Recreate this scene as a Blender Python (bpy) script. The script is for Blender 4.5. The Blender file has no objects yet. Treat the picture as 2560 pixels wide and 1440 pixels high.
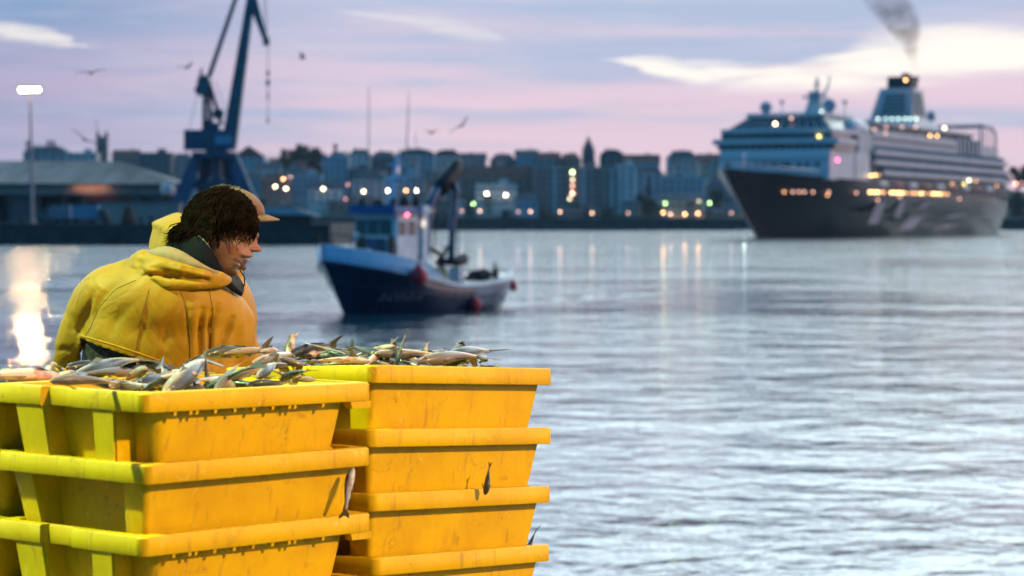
import bpy, bmesh, math, random
import numpy as np
from mathutils import Vector, Matrix, Euler, noise as mnoise

R = math.radians
scene = bpy.context.scene
COL = scene.collection
random.seed(7)

# ------------------------------------------------------------------ camera
F = 6044.0            # focal length in photograph pixels (85 mm on a 36 mm sensor)
HZ = 556.0            # row of the horizon in the photograph
CZ = 4.0              # camera height above the water


def W(x, y, Y):
    """the point seen at photograph pixel (x, y) at the distance Y"""
    return Vector(((x - 1280.0) / F * Y, Y, CZ - (y - HZ) / F * Y))


cam_d = bpy.data.cameras.new('camera')
cam = bpy.data.objects.new('camera', cam_d)
COL.objects.link(cam)
cam.location = (0, 0, CZ)
cam.rotation_euler = (R(90), 0, 0)
cam_d.lens = 85.0
cam_d.sensor_width = 36.0
cam_d.shift_y = -(720 - HZ) / 2560.0
cam_d.clip_start = 0.1
cam_d.clip_end = 20000
cam_d.dof.use_dof = True
cam_d.dof.focus_distance = 7.2
cam_d.dof.aperture_fstop = 4.4
scene.camera = cam
scene.view_settings.view_transform = 'Standard'
scene.view_settings.look = 'None'
scene.view_settings.exposure = 0.0
scene.view_settings.gamma = 1.0
scene.cycles.diffuse_bounces = 1


def lin(r, g, b, k=1.0):
    f = lambda c: (c / 255 / 12.92 if c / 255 <= 0.04045 else ((c / 255 + 0.055) / 1.055) ** 2.4)
    return (f(r) * k, f(g) * k, f(b) * k, 1.0)


# ------------------------------------------------------------------ sky
SUN_EL, SUN_AZ = R(4.0), R(75.0)      # low sun, to the right of the view, behind cloud
world = bpy.data.worlds.new("World")
scene.world = world
world.use_nodes = True
wn = world.node_tree.nodes
wl = world.node_tree.links
wn.clear()


class G:
    """small helper to write node trees as expressions"""
    def __init__(s, nt):
        s.nt, s.n, s.l = nt, nt.nodes, nt.links

    def put(s, sock, v):
        if isinstance(v, bpy.types.NodeSocket):
            s.l.new(v, sock)
        else:
            sock.default_value = v

    def m(s, op, a, b=0.0, c=0.0, clamp=False):
        n = s.n.new('ShaderNodeMath'); n.operation = op; n.use_clamp = clamp
        s.put(n.inputs[0], a); s.put(n.inputs[1], b); s.put(n.inputs[2], c)
        return n.outputs[0]

    def mr(s, v, a, b, c=0.0, d=1.0, t='SMOOTHSTEP'):
        n = s.n.new('ShaderNodeMapRange'); n.interpolation_type = t
        s.put(n.inputs['Value'], v)
        for k, q in (('From Min', a), ('From Max', b), ('To Min', c), ('To Max', d)):
            s.put(n.inputs[k], q)
        return n.outputs['Result']

    def mix(s, f, a, b, t='MIX'):
        n = s.n.new('ShaderNodeMix'); n.data_type = 'RGBA'; n.blend_type = t; n.clamp_factor = True
        s.put(n.inputs[0], f); s.put(n.inputs[6], a); s.put(n.inputs[7], b)
        return n.outputs[2]

    def noise(s, vec, scale, detail=3.0, rough=0.5, dist=0.0):
        n = s.n.new('ShaderNodeTexNoise')
        if vec is not None:
            s.l.new(vec, n.inputs['Vector'])
        n.inputs['Scale'].default_value = scale; n.inputs['Detail'].default_value = detail
        n.inputs['Roughness'].default_value = rough; n.inputs['Distortion'].default_value = dist
        return n.outputs[0]

    def xyz(s, x, y, z):
        n = s.n.new('ShaderNodeCombineXYZ')
        s.put(n.inputs[0], x); s.put(n.inputs[1], y); s.put(n.inputs[2], z)
        return n.outputs[0]

    def curve(s, v, pts):
        n = s.n.new('ShaderNodeFloatCurve')
        s.put(n.inputs['Value'], v)
        c = n.mapping.curves[0]
        while len(c.points) < len(pts):
            c.points.new(0.5, 0.5)
        for p, q in zip(c.points, pts):
            p.location = q; p.handle_type = 'AUTO'
        n.mapping.update()
        return n.outputs[0]


g = G(world.node_tree)
tc = wn.new('ShaderNodeTexCoord')
sep = wn.new('ShaderNodeSeparateXYZ')
wl.new(tc.outputs['Generated'], sep.inputs[0])
dx, dy, dz = sep.outputs
az = g.m('ARCTAN2', dx, dy)
el = g.m('ARCSINE', dz)
# azimuth and elevation as the unit intervals the cloud streaks are drawn on
U = g.m('ADD', g.m('MULTIPLY', az, F / 2560.0), 0.5)
V = g.m('MULTIPLY', el, F / HZ)                           # 0 at the horizon, 1 at 5.3 degrees
n1 = g.noise(g.xyz(g.m('MULTIPLY', U, 2.2), g.m('MULTIPLY', V, 8.0), 0.3), 1.0, 4, 0.55, 0.35)
n2 = g.noise(g.xyz(g.m('MULTIPLY', U, 4.5), g.m('MULTIPLY', V, 5.0), 7.7), 1.0, 5, 0.6, 0.5)
n3 = g.noise(g.xyz(g.m('MULTIPLY', U, 9.0), g.m('MULTIPLY', V, 16.0), 3.1), 1.0, 3, 0.5, 0.3)
n4 = g.noise(g.xyz(g.m('MULTIPLY', U, 7.0), g.m('MULTIPLY', V, 11.0), 5.2), 1.0, 5, 0.6, 0.8)
Vw = g.m('ADD', V, g.m('MULTIPLY', g.m('SUBTRACT', n2, 0.5), 0.12))
# cloud deck: blue-grey to pink bands
deck = g.mix(g.mr(n1, 0.36, 0.64), lin(178, 188, 215), lin(224, 201, 217))
lowpink = g.m('MULTIPLY', g.mr(Vw, 0.46, 0.26), g.mr(U, -0.05, 0.45, 0.35, 1.0))
deck = g.mix(g.m('MULTIPLY', lowpink, 0.70), deck, lin(236, 204, 214))
band = g.curve(g.m('MINIMUM', Vw, 1.0), [(0, .2), (0.36, .25), (0.47, 0.0), (0.56, .75), (0.64, .1), (0.8, 0.0), (1, 0)])
deck = g.mix(g.m('MULTIPLY', band, g.mr(U, 0.15, 0.5)), deck, lin(238, 205, 218))
up = g.mr(Vw, 0.55, 1.05)
deck = g.mix(g.m('MULTIPLY', up, 0.6), deck, lin(174, 188, 216))
deck = g.mix(g.m('MULTIPLY', g.mr(U, 0.40, -0.05), 0.75), deck, lin(156, 154, 190))
deck = g.mix(g.m('MULTIPLY', g.m('MULTIPLY', g.mr(U, 0.34, 0.0), g.mr(Vw, 0.66, 1.0)), 0.8), deck, lin(118, 156, 196))
deck = g.mix(g.m('MULTIPLY', g.mr(n3, 0.42, 0.75), 0.22), deck, lin(226, 214, 224))


def streak(deck, centre, thick, amount, colr, soft=0.9):
    c = g.curve(g.m('MINIMUM', g.m('MAXIMUM', U, 0.0), 1.0), centre)
    t = g.curve(g.m('MINIMUM', g.m('MAXIMUM', U, 0.0), 1.0), thick)
    wob = g.m('ADD', V, g.m('MULTIPLY', g.m('SUBTRACT', n2, 0.5), 0.13))
    wob = g.m('ADD', wob, g.m('MULTIPLY', g.m('SUBTRACT', n3, 0.5), 0.09))
    d = g.m('DIVIDE', g.m('ABSOLUTE', g.m('SUBTRACT', wob, c)), g.m('MAXIMUM', t, 0.0001))
    brk = g.mr(n4, 0.30, 0.55, 0.45, 1.0)
    return g.mix(g.m('MULTIPLY', g.m('MULTIPLY', g.mr(d, 1.0 + soft * 0.75, 1.0 - soft * 0.85), amount), brk), deck, colr)


yv = lambda y: (HZ - y) / HZ
cream = lin(255, 246, 234, 1.08)
deck = streak(deck, [(0, yv(160)), (.6, yv(160)), (.70, yv(195)), (.80, yv(190)), (.87, yv(152)), (1, yv(140))],
              [(0, 0), (.585, 0), (.64, .030), (.72, .045), (.80, .055), (.86, .105), (.93, .105), (1, .085)], 0.97, cream)
deck = streak(deck, [(0, yv(90)), (.08, yv(112)), (.2, yv(125)), (1, yv(125))],
              [(0, .030), (.05, .026), (.085, .006), (.11, 0), (1, 0)], 0.9, lin(238, 232, 228), 0.7)
deck = streak(deck, [(0, yv(30)), (.33, yv(32)), (.40, yv(52)), (.48, yv(86)), (1, yv(90))],
              [(0, 0), (.32, 0), (.37, .02), (.45, .04), (.50, .0), (1, 0)], 0.6, lin(232, 226, 228))
# sky above the frame, to the right and behind the camera (lights the scene, seen in the water)
hi = g.mix(g.mr(az, -0.32, 0.10), (0.92, 1.36, 1.72, 1), (2.30, 2.74, 2.86, 1))
hn = g.noise(g.xyz(g.m('MULTIPLY', az, 5.0), g.m('MULTIPLY', el, 14.0), 1.7), 1.0, 4, 0.55, 0.4)
hi = g.mix(g.m('MULTIPLY', g.mr(hn, 0.45, 0.72), 0.45), hi, (1.00, 1.28, 1.50, 1))
deck = g.mix(g.mr(el, 0.088, 0.15), deck, hi)
deck = g.mix(g.mr(el, 0.42, 0.95), deck, (0.035, 0.19, 0.40, 1))
right = g.m('MULTIPLY', g.mr(dx, 0.30, 0.80), g.mr(dz, 0.75, 0.15))
back = g.mr(dy, 0.40, -0.45)
deck = g.mix(back, deck, (0.016, 0.20, 0.44, 1))
deck = g.mix(g.m('MULTIPLY', right, g.mr(dy, -0.75, 0.0)), deck, (0.78, 0.60, 0.66, 1))
sky = wn.new('ShaderNodeTexSky')
sky.sky_type = 'NISHITA'
sky.sun_disc = False
sky.sun_elevation = SUN_EL
sky.sun_rotation = SUN_AZ
sky.dust_density = 2.0
sky.ozone_density = 4.0
bg1 = wn.new('ShaderNodeBackground')
bg1.inputs['Strength'].default_value = 1.10
wl.new(deck, bg1.inputs['Color'])
bg2 = wn.new('ShaderNodeBackground')
bg2.inputs['Strength'].default_value = 0.012
wl.new(sky.outputs[0], bg2.inputs['Color'])
add = wn.new('ShaderNodeAddShader')
wl.new(bg1.outputs[0], add.inputs[0])
wl.new(bg2.outputs[0], add.inputs[1])
wo = wn.new('ShaderNodeOutputWorld')
wl.new(add.outputs[0], wo.inputs['Surface'])

# ------------------------------------------------------------------ sun: afterglow from the right
sd = bpy.data.lights.new('sun', 'SUN')
sd.energy = 0.35
sd.angle = R(12)
sd.color = (1.0, 0.72, 0.70)
so = bpy.data.objects.new('sun', sd)
COL.objects.link(so)
sv = Vector((math.sin(SUN_AZ) * math.cos(SUN_EL), math.cos(SUN_AZ) * math.cos(SUN_EL), math.sin(SUN_EL)))
so.rotation_euler = sv.to_track_quat('Z', 'Y').to_euler()


# ================================================================== helpers
class MB:
    def __init__(s):
        s.v, s.f, s.mi = [], [], []

    def add(s, vs, fs, mi=0):
        o = len(s.v)
        s.v += [tuple(v) for v in vs]
        s.f += [tuple(i + o for i in f) for f in fs]
        s.mi += [mi] * len(fs)
        return s

    def box(s, c, d, rz=0.0, mi=0, M=None):
        hx, hy, hz = d[0] / 2, d[1] / 2, d[2] / 2
        M = M or Matrix.Rotation(rz, 3, 'Z')
        vs = [Vector(c) + M @ Vector((x * hx, y * hy, z * hz)) for z in (-1, 1) for y in (-1, 1) for x in (-1, 1)]
        return s.add(vs, [(0, 2, 3, 1), (4, 5, 7, 6), (0, 1, 5, 4), (2, 6, 7, 3), (0, 4, 6, 2), (1, 3, 7, 5)], mi)

    def hexa(s, b, t, mi=0):
        """b, t: four bottom and four top corners, both counter-clockwise from above"""
        return s.add(list(b) + list(t), [(3, 2, 1, 0), (4, 5, 6, 7)] + [(i, (i + 1) % 4, 4 + (i + 1) % 4, 4 + i) for i in range(4)], mi)

    def loft(s, rings, mi=0, cap=(True, True), closed=True):
        n = len(rings[0])
        vs = [v for r in rings for v in r]
        fs = []
        for a in range(len(rings) - 1):
            for i in range(n if closed else n - 1):
                j = (i + 1) % n
                fs.append((a * n + i, a * n + j, (a + 1) * n + j, (a + 1) * n + i))
        if cap[0]:
            fs.append(tuple(reversed(range(n))))
        if cap[1]:
            fs.append(tuple((len(rings) - 1) * n + i for i in range(n)))
        return s.add(vs, fs, mi)

    def tube(s, pts, rad, seg=8, mi=0, flat=1.0):
        pts = [Vector(p) for p in pts]
        if not isinstance(rad, (list, tuple)):
            rad = [rad] * len(pts)
        rings = []
        prev = None
        for i, p in enumerate(pts):
            d = (pts[min(i + 1, len(pts) - 1)] - pts[max(i - 1, 0)]).normalized()
            if prev is None:
                a = d.orthogonal().normalized()
            else:
                a = (prev - d * prev.dot(d))
                a = a.normalized() if a.length > 1e-6 else d.orthogonal().normalized()
            prev = a
            b = d.cross(a)
            rings.append([p + (a * math.cos(t) + b * math.sin(t) * flat) * rad[i] for t in [2 * math.pi * k / seg for k in range(seg)]])
        return s.loft(rings, mi)

    def lathe(s, prof, c=(0, 0, 0), seg=16, mi=0, M=None):
        M = M or Matrix.Identity(3)
        rings = [[Vector(c) + M @ Vector((r * math.cos(t), r * math.sin(t), z)) for t in [2 * math.pi * k / seg for k in range(seg)]] for r, z in prof]
        return s.loft(rings, mi)

    def ell(s, c, r, seg=14, rng=9, M=None, mi=0):
        prof = [(math.sin(math.pi * k / rng), -math.cos(math.pi * k / rng)) for k in range(rng + 1)]
        prof[0] = (0.02, -1); prof[-1] = (0.02, 1)
        M3 = (M or Matrix.Identity(3)) @ Matrix.Diagonal((r[0], r[1], r[2]))
        return s.lathe(prof, c, seg, mi, M3)

    def mesh(s, name):
        me = bpy.data.meshes.new(name)
        me.from_pydata(s.v, [], s.f)
        me.polygons.foreach_set('material_index', s.mi)
        return me

    def build(s, name, mats, parent=None, smooth=False, bevel=0.0, loc=None, bseg=2):
        me = s.mesh(name)
        bm = bmesh.new(); bm.from_mesh(me)
        bmesh.ops.recalc_face_normals(bm, faces=bm.faces)
        if bevel > 0:
            es = [e for e in bm.edges if len(e.link_faces) == 2 and e.calc_face_angle(0) > 0.6]
            bmesh.ops.bevel(bm, geom=es, offset=bevel, segments=bseg, affect='EDGES', clamp_overlap=True)
        bm.to_mesh(me); bm.free()
        return link(name, me, mats, parent, smooth, loc)


def link(name, me, mats, parent=None, smooth=False, loc=None):
    o = bpy.data.objects.new(name, me)
    COL.objects.link(o)
    for m in (mats if isinstance(mats, (list, tuple)) else [mats]):
        me.materials.append(m)
    if smooth:
        me.polygons.foreach_set('use_smooth', [True] * len(me.polygons))
        if smooth != 'all':
            try:
                me.set_sharp_from_angle(angle=R(40))
            except Exception:
                pass
    if parent is not None:
        o.parent = parent
    if loc is not None:
        o.location = loc
    return o


def tag(o, label, cat, group=None):
    o['label'] = label
    o['category'] = cat
    if group:
        o['group'] = group
    return o


def kind(o, k):
    o['kind'] = k
    return o


def empty(name, loc=(0, 0, 0), rz=0.0, label=None, cat=None, group=None):
    o = bpy.data.objects.new(name, None)
    COL.objects.link(o)
    o.location = loc
    o.rotation_euler = (0, 0, rz)
    o.empty_display_size = 0.1
    if label:
        tag(o, label, cat, group)
    return o


KIDS = {}


def dup(root, label, loc=None, rz=None, group=None):
    """a copy of a thing, of its parts and of their sub-parts"""
    def cp(o, par):
        c = o.copy()
        COL.objects.link(c)
        if par is not None:
            c.parent = par
        for ch in KIDS.get(o.name) or [q for q in list(bpy.data.objects) if q.parent == o]:
            cp(ch, c)
        return c
    if root.name not in KIDS:
        def scan(o):
            KIDS[o.name] = [q for q in bpy.data.objects if q.parent == o]
            for q in KIDS[o.name]:
                scan(q)
        scan(root)
    c = cp(root, None)
    c['label'] = label
    if group:
        c['group'] = group
    if loc is not None:
        c.location = loc
    if rz is not None:
        c.rotation_euler = (0, 0, rz)
    return c


MATS = {}


def mat(name, col, rough=0.6, metal=0.0, var=0.18, scale=4.0, bump=0.0, bscale=None, coat=0.0, col2=None, spec=0.5, stretch=None):
    if name in MATS:
        return MATS[name]
    m = bpy.data.materials.new(name)
    m.use_nodes = True
    gg = G(m.node_tree)
    p = m.node_tree.nodes['Principled BSDF']
    t = gg.n.new('ShaderNodeTexCoord')
    vec = t.outputs['Object']
    if stretch:
        mp = gg.n.new('ShaderNodeMapping')
        mp.inputs['Scale'].default_value = stretch
        gg.l.new(vec, mp.inputs[0])
        vec = mp.outputs[0]
    nz = gg.noise(vec, scale, 5, 0.6)
    c = tuple(col) + (1.0,)
    c2 = tuple(col2) + (1.0,) if col2 else tuple(max(0, q * (1 - 2 * var)) for q in col) + (1.0,)
    gg.l.new(gg.mix(gg.mr(nz, 0.35, 0.75), c, c2), p.inputs['Base Color'])
    gg.l.new(gg.mr(nz, 0.3, 0.7, rough * 0.85, min(1, rough * 1.15), 'LINEAR'), p.inputs['Roughness'])
    p.inputs['Metallic'].default_value = metal
    p.inputs['Coat Weight'].default_value = coat
    p.inputs['Specular IOR Level'].default_value = spec
    if bump:
        b = gg.n.new('ShaderNodeBump')
        b.inputs['Strength'].default_value = 1.0
        b.inputs['Distance'].default_value = bump
        gg.l.new(gg.noise(vec, bscale or scale * 3, 4, 0.6), b.inputs['Height'])
        gg.l.new(b.outputs[0], p.inputs['Normal'])
    MATS[name] = m
    return m


def glow(name, col, strength):
    if name in MATS:
        return MATS[name]
    m = bpy.data.materials.new(name)
    m.use_nodes = True
    p = m.node_tree.nodes['Principled BSDF']
    p.inputs['Base Color'].default_value = (0.8, 0.8, 0.8, 1)
    p.inputs['Emission Color'].default_value = tuple(col) + (1.0,)
    p.inputs['Emission Strength'].default_value = strength
    MATS[name] = m
    return m


# ================================================================== setting: water, quay
QZ = 2.44             # top of the near quay


def water_material():
    m = bpy.data.materials.new('harbour_water')
    m.use_nodes = True
    gg = G(m.node_tree)
    p = m.node_tree.nodes['Principled BSDF']
    p.inputs['Base Color'].default_value = (0.026, 0.10, 0.13, 1)
    p.inputs['Roughness'].default_value = 0.03
    p.inputs['IOR'].default_value = 1.42
    t = gg.n.new('ShaderNodeTexCoord')
    mp = gg.n.new('ShaderNodeMapping')
    mp.inputs['Rotation'].default_value = (0, 0, R(12))
    gg.l.new(t.outputs['Object'], mp.inputs[0])
    v = mp.outputs[0]
    a = gg.noise(v, 1.35, 3, 0.5, 0.6)       # wavelets of about a metre
    b = gg.noise(v, 0.32, 2, 0.5, 0.4)        # swell
    c = gg.noise(v, 5.0, 2, 0.5, 0.3)         # ripples
    d = gg.noise(v, 0.022, 3, 0.5, 0.8)       # calm and ruffled patches
    ruff = gg.mr(d, 0.38, 0.62, 0.45, 1.25)
    sp = gg.n.new('ShaderNodeSeparateXYZ')
    gg.l.new(t.outputs['Object'], sp.inputs[0])
    wind = gg.mr(sp.outputs[1], 60.0, 420.0, 1.0, 4.4)      # fresher breeze out in the open harbour
    h = gg.m('ADD', gg.m('MULTIPLY', gg.m('MULTIPLY', a, 0.062), wind), gg.m('MULTIPLY', gg.m('MULTIPLY', b, 0.17), gg.mr(sp.outputs[1], 20.0, 200.0, .8, 1.7)))
    h = gg.m('ADD', h, gg.m('MULTIPLY', gg.m('MULTIPLY', c, 0.009), gg.m('MULTIPLY', ruff, wind)))
    # low wake ridges trailing from the fishing boat
    for x0, y0, x1, y1, amp, wd in ((-.6, 118, 14, 152, .34, .45), (-8.5, 104, -22, 96, .16, .4), (-6.2, 104, 2.5, 99.5, .20, .4), (-1.5, 117, 9, 150, .22, .4)):
        L_ = math.hypot(x1 - x0, y1 - y0); ux_, uy_ = (x1 - x0) / L_, (y1 - y0) / L_
        along = gg.m('ADD', gg.m('MULTIPLY', gg.m('SUBTRACT', sp.outputs[0], x0), ux_), gg.m('MULTIPLY', gg.m('SUBTRACT', sp.outputs[1], y0), uy_))
        acr = gg.m('SUBTRACT', gg.m('MULTIPLY', gg.m('SUBTRACT', sp.outputs[0], x0), uy_), gg.m('MULTIPLY', gg.m('SUBTRACT', sp.outputs[1], y0), ux_))
        acr = gg.m('ADD', acr, gg.m('MULTIPLY', gg.m('SUBTRACT', b, .5), 3.0))
        rdg = gg.m('POWER', 2.718, gg.m('MULTIPLY', gg.m('MULTIPLY', acr, acr), -1.0 / wd ** 2))
        env = gg.m('MULTIPLY', gg.mr(along, -1.0, 2.0), gg.mr(along, L_, L_ * .4))
        h = gg.m('ADD', h, gg.m('MULTIPLY', gg.m('MULTIPLY', rdg, env), amp))
    bp = gg.n.new('ShaderNodeBump')
    bp.inputs['Strength'].default_value = 1.0
    bp.inputs['Distance'].default_value = 1.0
    gg.l.new(gg.m('MULTIPLY', h, ruff), bp.inputs['Height'])
    gg.l.new(bp.outputs[0], p.inputs['Normal'])
    return m


wb = MB()
wb.add([(-1500, -40, 0), (1500, -40, 0), (1500, 2650, 0), (-1500, 2650, 0)], [(0, 1, 2, 3)])
kind(wb.build('water', water_material()), 'structure')

m_concrete = mat('concrete', (0.07, 0.07, 0.068), 0.85, var=0.25, scale=2.0, bump=0.006)
m_wetwall = mat('dark_quay_stone', (0.035, 0.045, 0.05), 0.7, var=0.3, scale=0.4, bump=0.05)
q = MB()
q.box((0, -11.2, QZ / 2 - 1), (60, 38, QZ + 2))
kind(q.build('quay', m_concrete, bevel=0.05), 'structure')

# far ground the town stands on: rises from the waterfront to the wooded ridge
def hill_z(x, Y):
    d = max(0.0, Y - 1290.0)
    k = 1.0 if x < 130 else max(0.55, 1 - (x - 130) / 500.0)
    return 5.2 + (min(d, 300.0) * 0.105) * k + 3.0 * mnoise.noise(Vector((x / 90.0, Y / 70.0, 2.2))) * min(1, d / 60)


hb = MB()
xs = [-900 + 20 * i for i in range(91)]
ys = [1275 + 20 * i for i in range(24)] + [1900, 2600]
hb.add([(x, y, hill_z(x, y)) for y in ys for x in xs],
       [(a * len(xs) + i, a * len(xs) + i + 1, (a + 1) * len(xs) + i + 1, (a + 1) * len(xs) + i) for a in range(len(ys) - 1) for i in range(len(xs) - 1)])
m_hill = mat('hillside_scrub', (0.05, 0.07, 0.05), 0.95, var=0.3, scale=0.05)
kind(hb.build('hill', m_hill, smooth='all'), 'structure')
m_pole = mat('galvanised_pole', (.30, .31, .32), .5, .6, var=.1)
# ================================================================== the town across the harbour
m_glass = mat('dark_window_glass', (.03, .045, .06), .15, var=.1, spec=.8)
m_tile = mat('red_roof_tile', (.26, .11, .08), .85, var=.25, scale=.4)
m_slate = mat('slate_roof', (.10, .115, .13), .7, var=.25, scale=.4)
m_leaf = mat('dark_foliage', (.040, .060, .035), .9, var=.35, scale=.3)
m_leaf2 = mat('olive_foliage', (.060, .075, .040), .9, var=.35, scale=.3)
m_bark = mat('bark', (.07, .055, .045), .95, scale=.5)
WALLS = {'white': (.76, .75, .72), 'pale': (.60, .61, .61), 'grey': (.40, .41, .42), 'pink': (.54, .33, .28), 'dark': (.16, .17, .18), 'blue': (.38, .52, .60), 'cream': (.66, .56, .44), 'brown': (.38, .24, .19)}


def wall_mat(k):
    return mat('render_' + k, WALLS[k], .9, var=.12, scale=.12)


# promenade wall along the far waterfront (one long wall; the pier on the left hides its far end)
wf = MB()
wf.hexa([(-340, 1270, -2), (420, 1270, -2), (420, 1296, -2), (-340, 1296, -2)], [(-340, 1271, 5.0), (420, 1271, 5.0), (420, 1296, 5.4), (-340, 1296, 5.4)])
wf.box((40, 1271.6, 5.5), (760, .5, 1.1))
for i in range(36):
    wf.box((-330 + i * 21, 1270.1, 1.6), (1.2, .8, 6.2))
tag(wf.build('harbour_wall', m_wetwall), 'long dark stone harbour wall at the waterline below the town', 'wall')

WIN = {}


def window_mesh(w, h):
    k = (round(w, 1), round(h, 1))
    if k not in WIN:
        b = MB()
        b.box((0, 0, 0), (w, .12, h))
        b.box((0, -.08, -h / 2 - .1), (w + .4, .3, .16))
        b.box((0, -.08, 0), (.12, .06, h))
        me = b.mesh('window')
        me.materials.append(m_glass)
        WIN[k] = me
    return WIN[k]


def building(x0, x1, yt, Y, wall, roof, label, cols=None, rows=None, depth=14, rh=None, cat='building', zbase=None, wind=(1.3, 1.7), yb=None):
    """a building whose front spans the photograph's columns x0..x1 with its eaves at row yt, standing at the distance Y"""
    k = Y / F
    w = (x1 - x0) * k
    xc = ((x0 + x1) / 2 - 1280) * k
    ze = CZ - (yt - HZ) * k
    zg = hill_z(xc, Y) - 1.5 if zbase is None else zbase
    if yb is not None:
        zg = CZ - (yb - HZ) * k
    h = ze - zg
    root = empty('town_building', (xc, Y, zg), label=label, cat=cat, group='buildings of the town across the harbour')
    b = MB()
    b.box((0, depth / 2, h / 2), (w, depth, h))
    nf = max(1, int(h / 3.3))
    for f in range(1, nf):
        b.box((0, -.03, f * h / nf), (w + .06, .12, .18))
    b.build('wall', wall_mat(wall), root)
    rmat = m_tile if roof.endswith('t') else m_slate
    rh = rh or min(5.0, w * .22 + 1)
    b = MB()
    if roof.startswith('gable'):
        b.loft([[(x, -.5, h), (x, depth + .5, h), (x, depth / 2, h + rh)] for x in (-w / 2 - .5, w / 2 + .5)])
    elif roof.startswith('front'):
        b.loft([[(-w / 2 - .5, y, h), (w / 2 + .5, y, h), (0, y, h + rh)] for y in (-.5, depth + .5)])
    elif roof.startswith('hip'):
        b.hexa([(-w / 2 - .5, -.5, h), (w / 2 + .5, -.5, h), (w / 2 + .5, depth + .5, h), (-w / 2 - .5, depth + .5, h)],
               [(-w * .28, depth * .42, h + rh), (w * .28, depth * .42, h + rh), (w * .28, depth * .58, h + rh), (-w * .28, depth * .58, h + rh)])
    elif roof.startswith('arch'):
        n = 12
        b.loft([[(-w / 2 * math.cos(math.pi * i / n), y, h + rh * math.sin(math.pi * i / n)) for i in range(n + 1)] for y in (-.3, depth)])
    else:
        b.box((0, depth / 2, h + .35), (w + .5, depth + .5, .7))
        b.box((w * .18, depth * .4, h + 1.9), (min(5, w * .3), 4, 2.4))
    rf = b.build('roof', rmat if not roof.startswith('flat') else wall_mat(wall), root)
    rnd = random.Random(int(x0 * 7 + yt))
    if not roof.startswith('flat') and w > 6:
        for _ in range(2 if w > 20 else 1):
            c = MB()
            cx = rnd.uniform(-w * .3, w * .3)
            c.box((cx, depth * .45, h + rh * .75 + .6), (1.0, 1.0, 2.4))
            c.box((cx, depth * .45, h + rh * .75 + 1.9), (1.3, 1.3, .2))
            c.build('chimney', wall_mat(wall), rf)
    cols = cols if cols is not None else max(1, min(5, int(w / 4.2)))
    rows = rows if rows is not None else max(1, min(4, int(h / 3.6)))
    me = window_mesh(*wind)
    hv = min(h, (rows + .35) * 3.4)
    for i in range(cols):
        for j in range(rows):
            o = bpy.data.objects.new('window', me)
            COL.objects.link(o)
            o.parent = root
            o.location = ((i + .5) / cols * w * .94 - w * .47, -.05, h - (j + .62) * hv / rows * .96)
    return root


T = building
# upper rows first
T(58, 168, 380, 1560, 'grey', 'hip_s', 'long pale roofed hall on the skyline right of the lamp mast, three chimneys on top', 5, 2, rh=4.0)
T(165, 242, 384, 1540, 'pale', 'flat', 'flat roofed grey block on the skyline between the long hall and the dark church tower')
T(280, 345, 392, 1500, 'pink', 'gable_t', 'pinkish house row on the skyline right of the dark church tower', 4, 2)
T(345, 428, 384, 1480, 'dark', 'flat', 'dark block with a chimney on the skyline left of the blue crane', 4, 2)
T(428, 478, 398, 1500, 'grey', 'hip_s', 'small hip roofed house on the skyline just left of the crane legs', 2, 2)
T(582, 660, 392, 1450, 'blue', 'front_t', 'light blue gabled house with a dark red roof right beside the crane', 4, 3, rh=6.5)
T(636, 700, 424, 1400, 'white', 'gable_s', 'white house with a pale sloping roof below the wooded ridge', 3, 2)
T(700, 770, 436, 1380, 'pale', 'hip_s', 'low pale house in front of the wooded ridge, left of the striped block', 3, 2)
T(806, 872, 392, 1400, 'blue', 'flat', 'pale blue block striped with balconies at the right end of the wooded ridge', 4, 5)
T(872, 926, 388, 1440, 'white', 'hip_s', 'bright white block on the skyline behind the left boat aerial', 3, 3)
T(926, 990, 396, 1450, 'dark', 'hip_s', 'dark hip roofed block on the skyline between the two boat aerials', 3, 3)
T(998, 1086, 386, 1430, 'blue', 'arch_s', 'big blue building with a rounded roof behind the white boat mast', 5, 4, rh=3.4)
T(1085, 1150, 390, 1450, 'pale', 'arch_t', 'pale house with a rounded reddish roof behind the boat crane arm', 4, 4, rh=4.0)
T(1150, 1215, 400, 1470, 'grey', 'gable_s', 'grey house on the skyline just right of the boat crane arm', 3, 2)
T(1225, 1290, 402, 1500, 'dark', 'hip_s', 'dark low roof on the skyline left of the long ridge of houses', 3, 1)
T(1288, 1345, 390, 1500, 'blue', 'gable_s', 'blue grey house standing highest left of the church with the spire', 3, 2)
T(1345, 1400, 396, 1490, 'grey', 'gable_t', 'grey house with a tiled roof two left of the church with the spire', 3, 2)
T(1400, 1452, 398, 1480, 'brown', 'hip_t', 'brown house at the left foot of the church with the spire', 3, 2)
T(1500, 1560, 390, 1500, 'dark', 'arch_s', 'dark round roofed house just right of the church with the spire', 3, 2)
T(1560, 1650, 406, 1460, 'blue', 'gable_t', 'teal block on the skyline between the church and the leafy hill', 4, 4)
T(1668, 1745, 396, 1480, 'pale', 'hip_s', 'pale house on the rise left of the cruise ship', 4, 2)
T(1745, 1800, 400, 1460, 'grey', 'gable_t', 'grey house hard against the left edge of the cruise ship', 3, 3)
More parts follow.
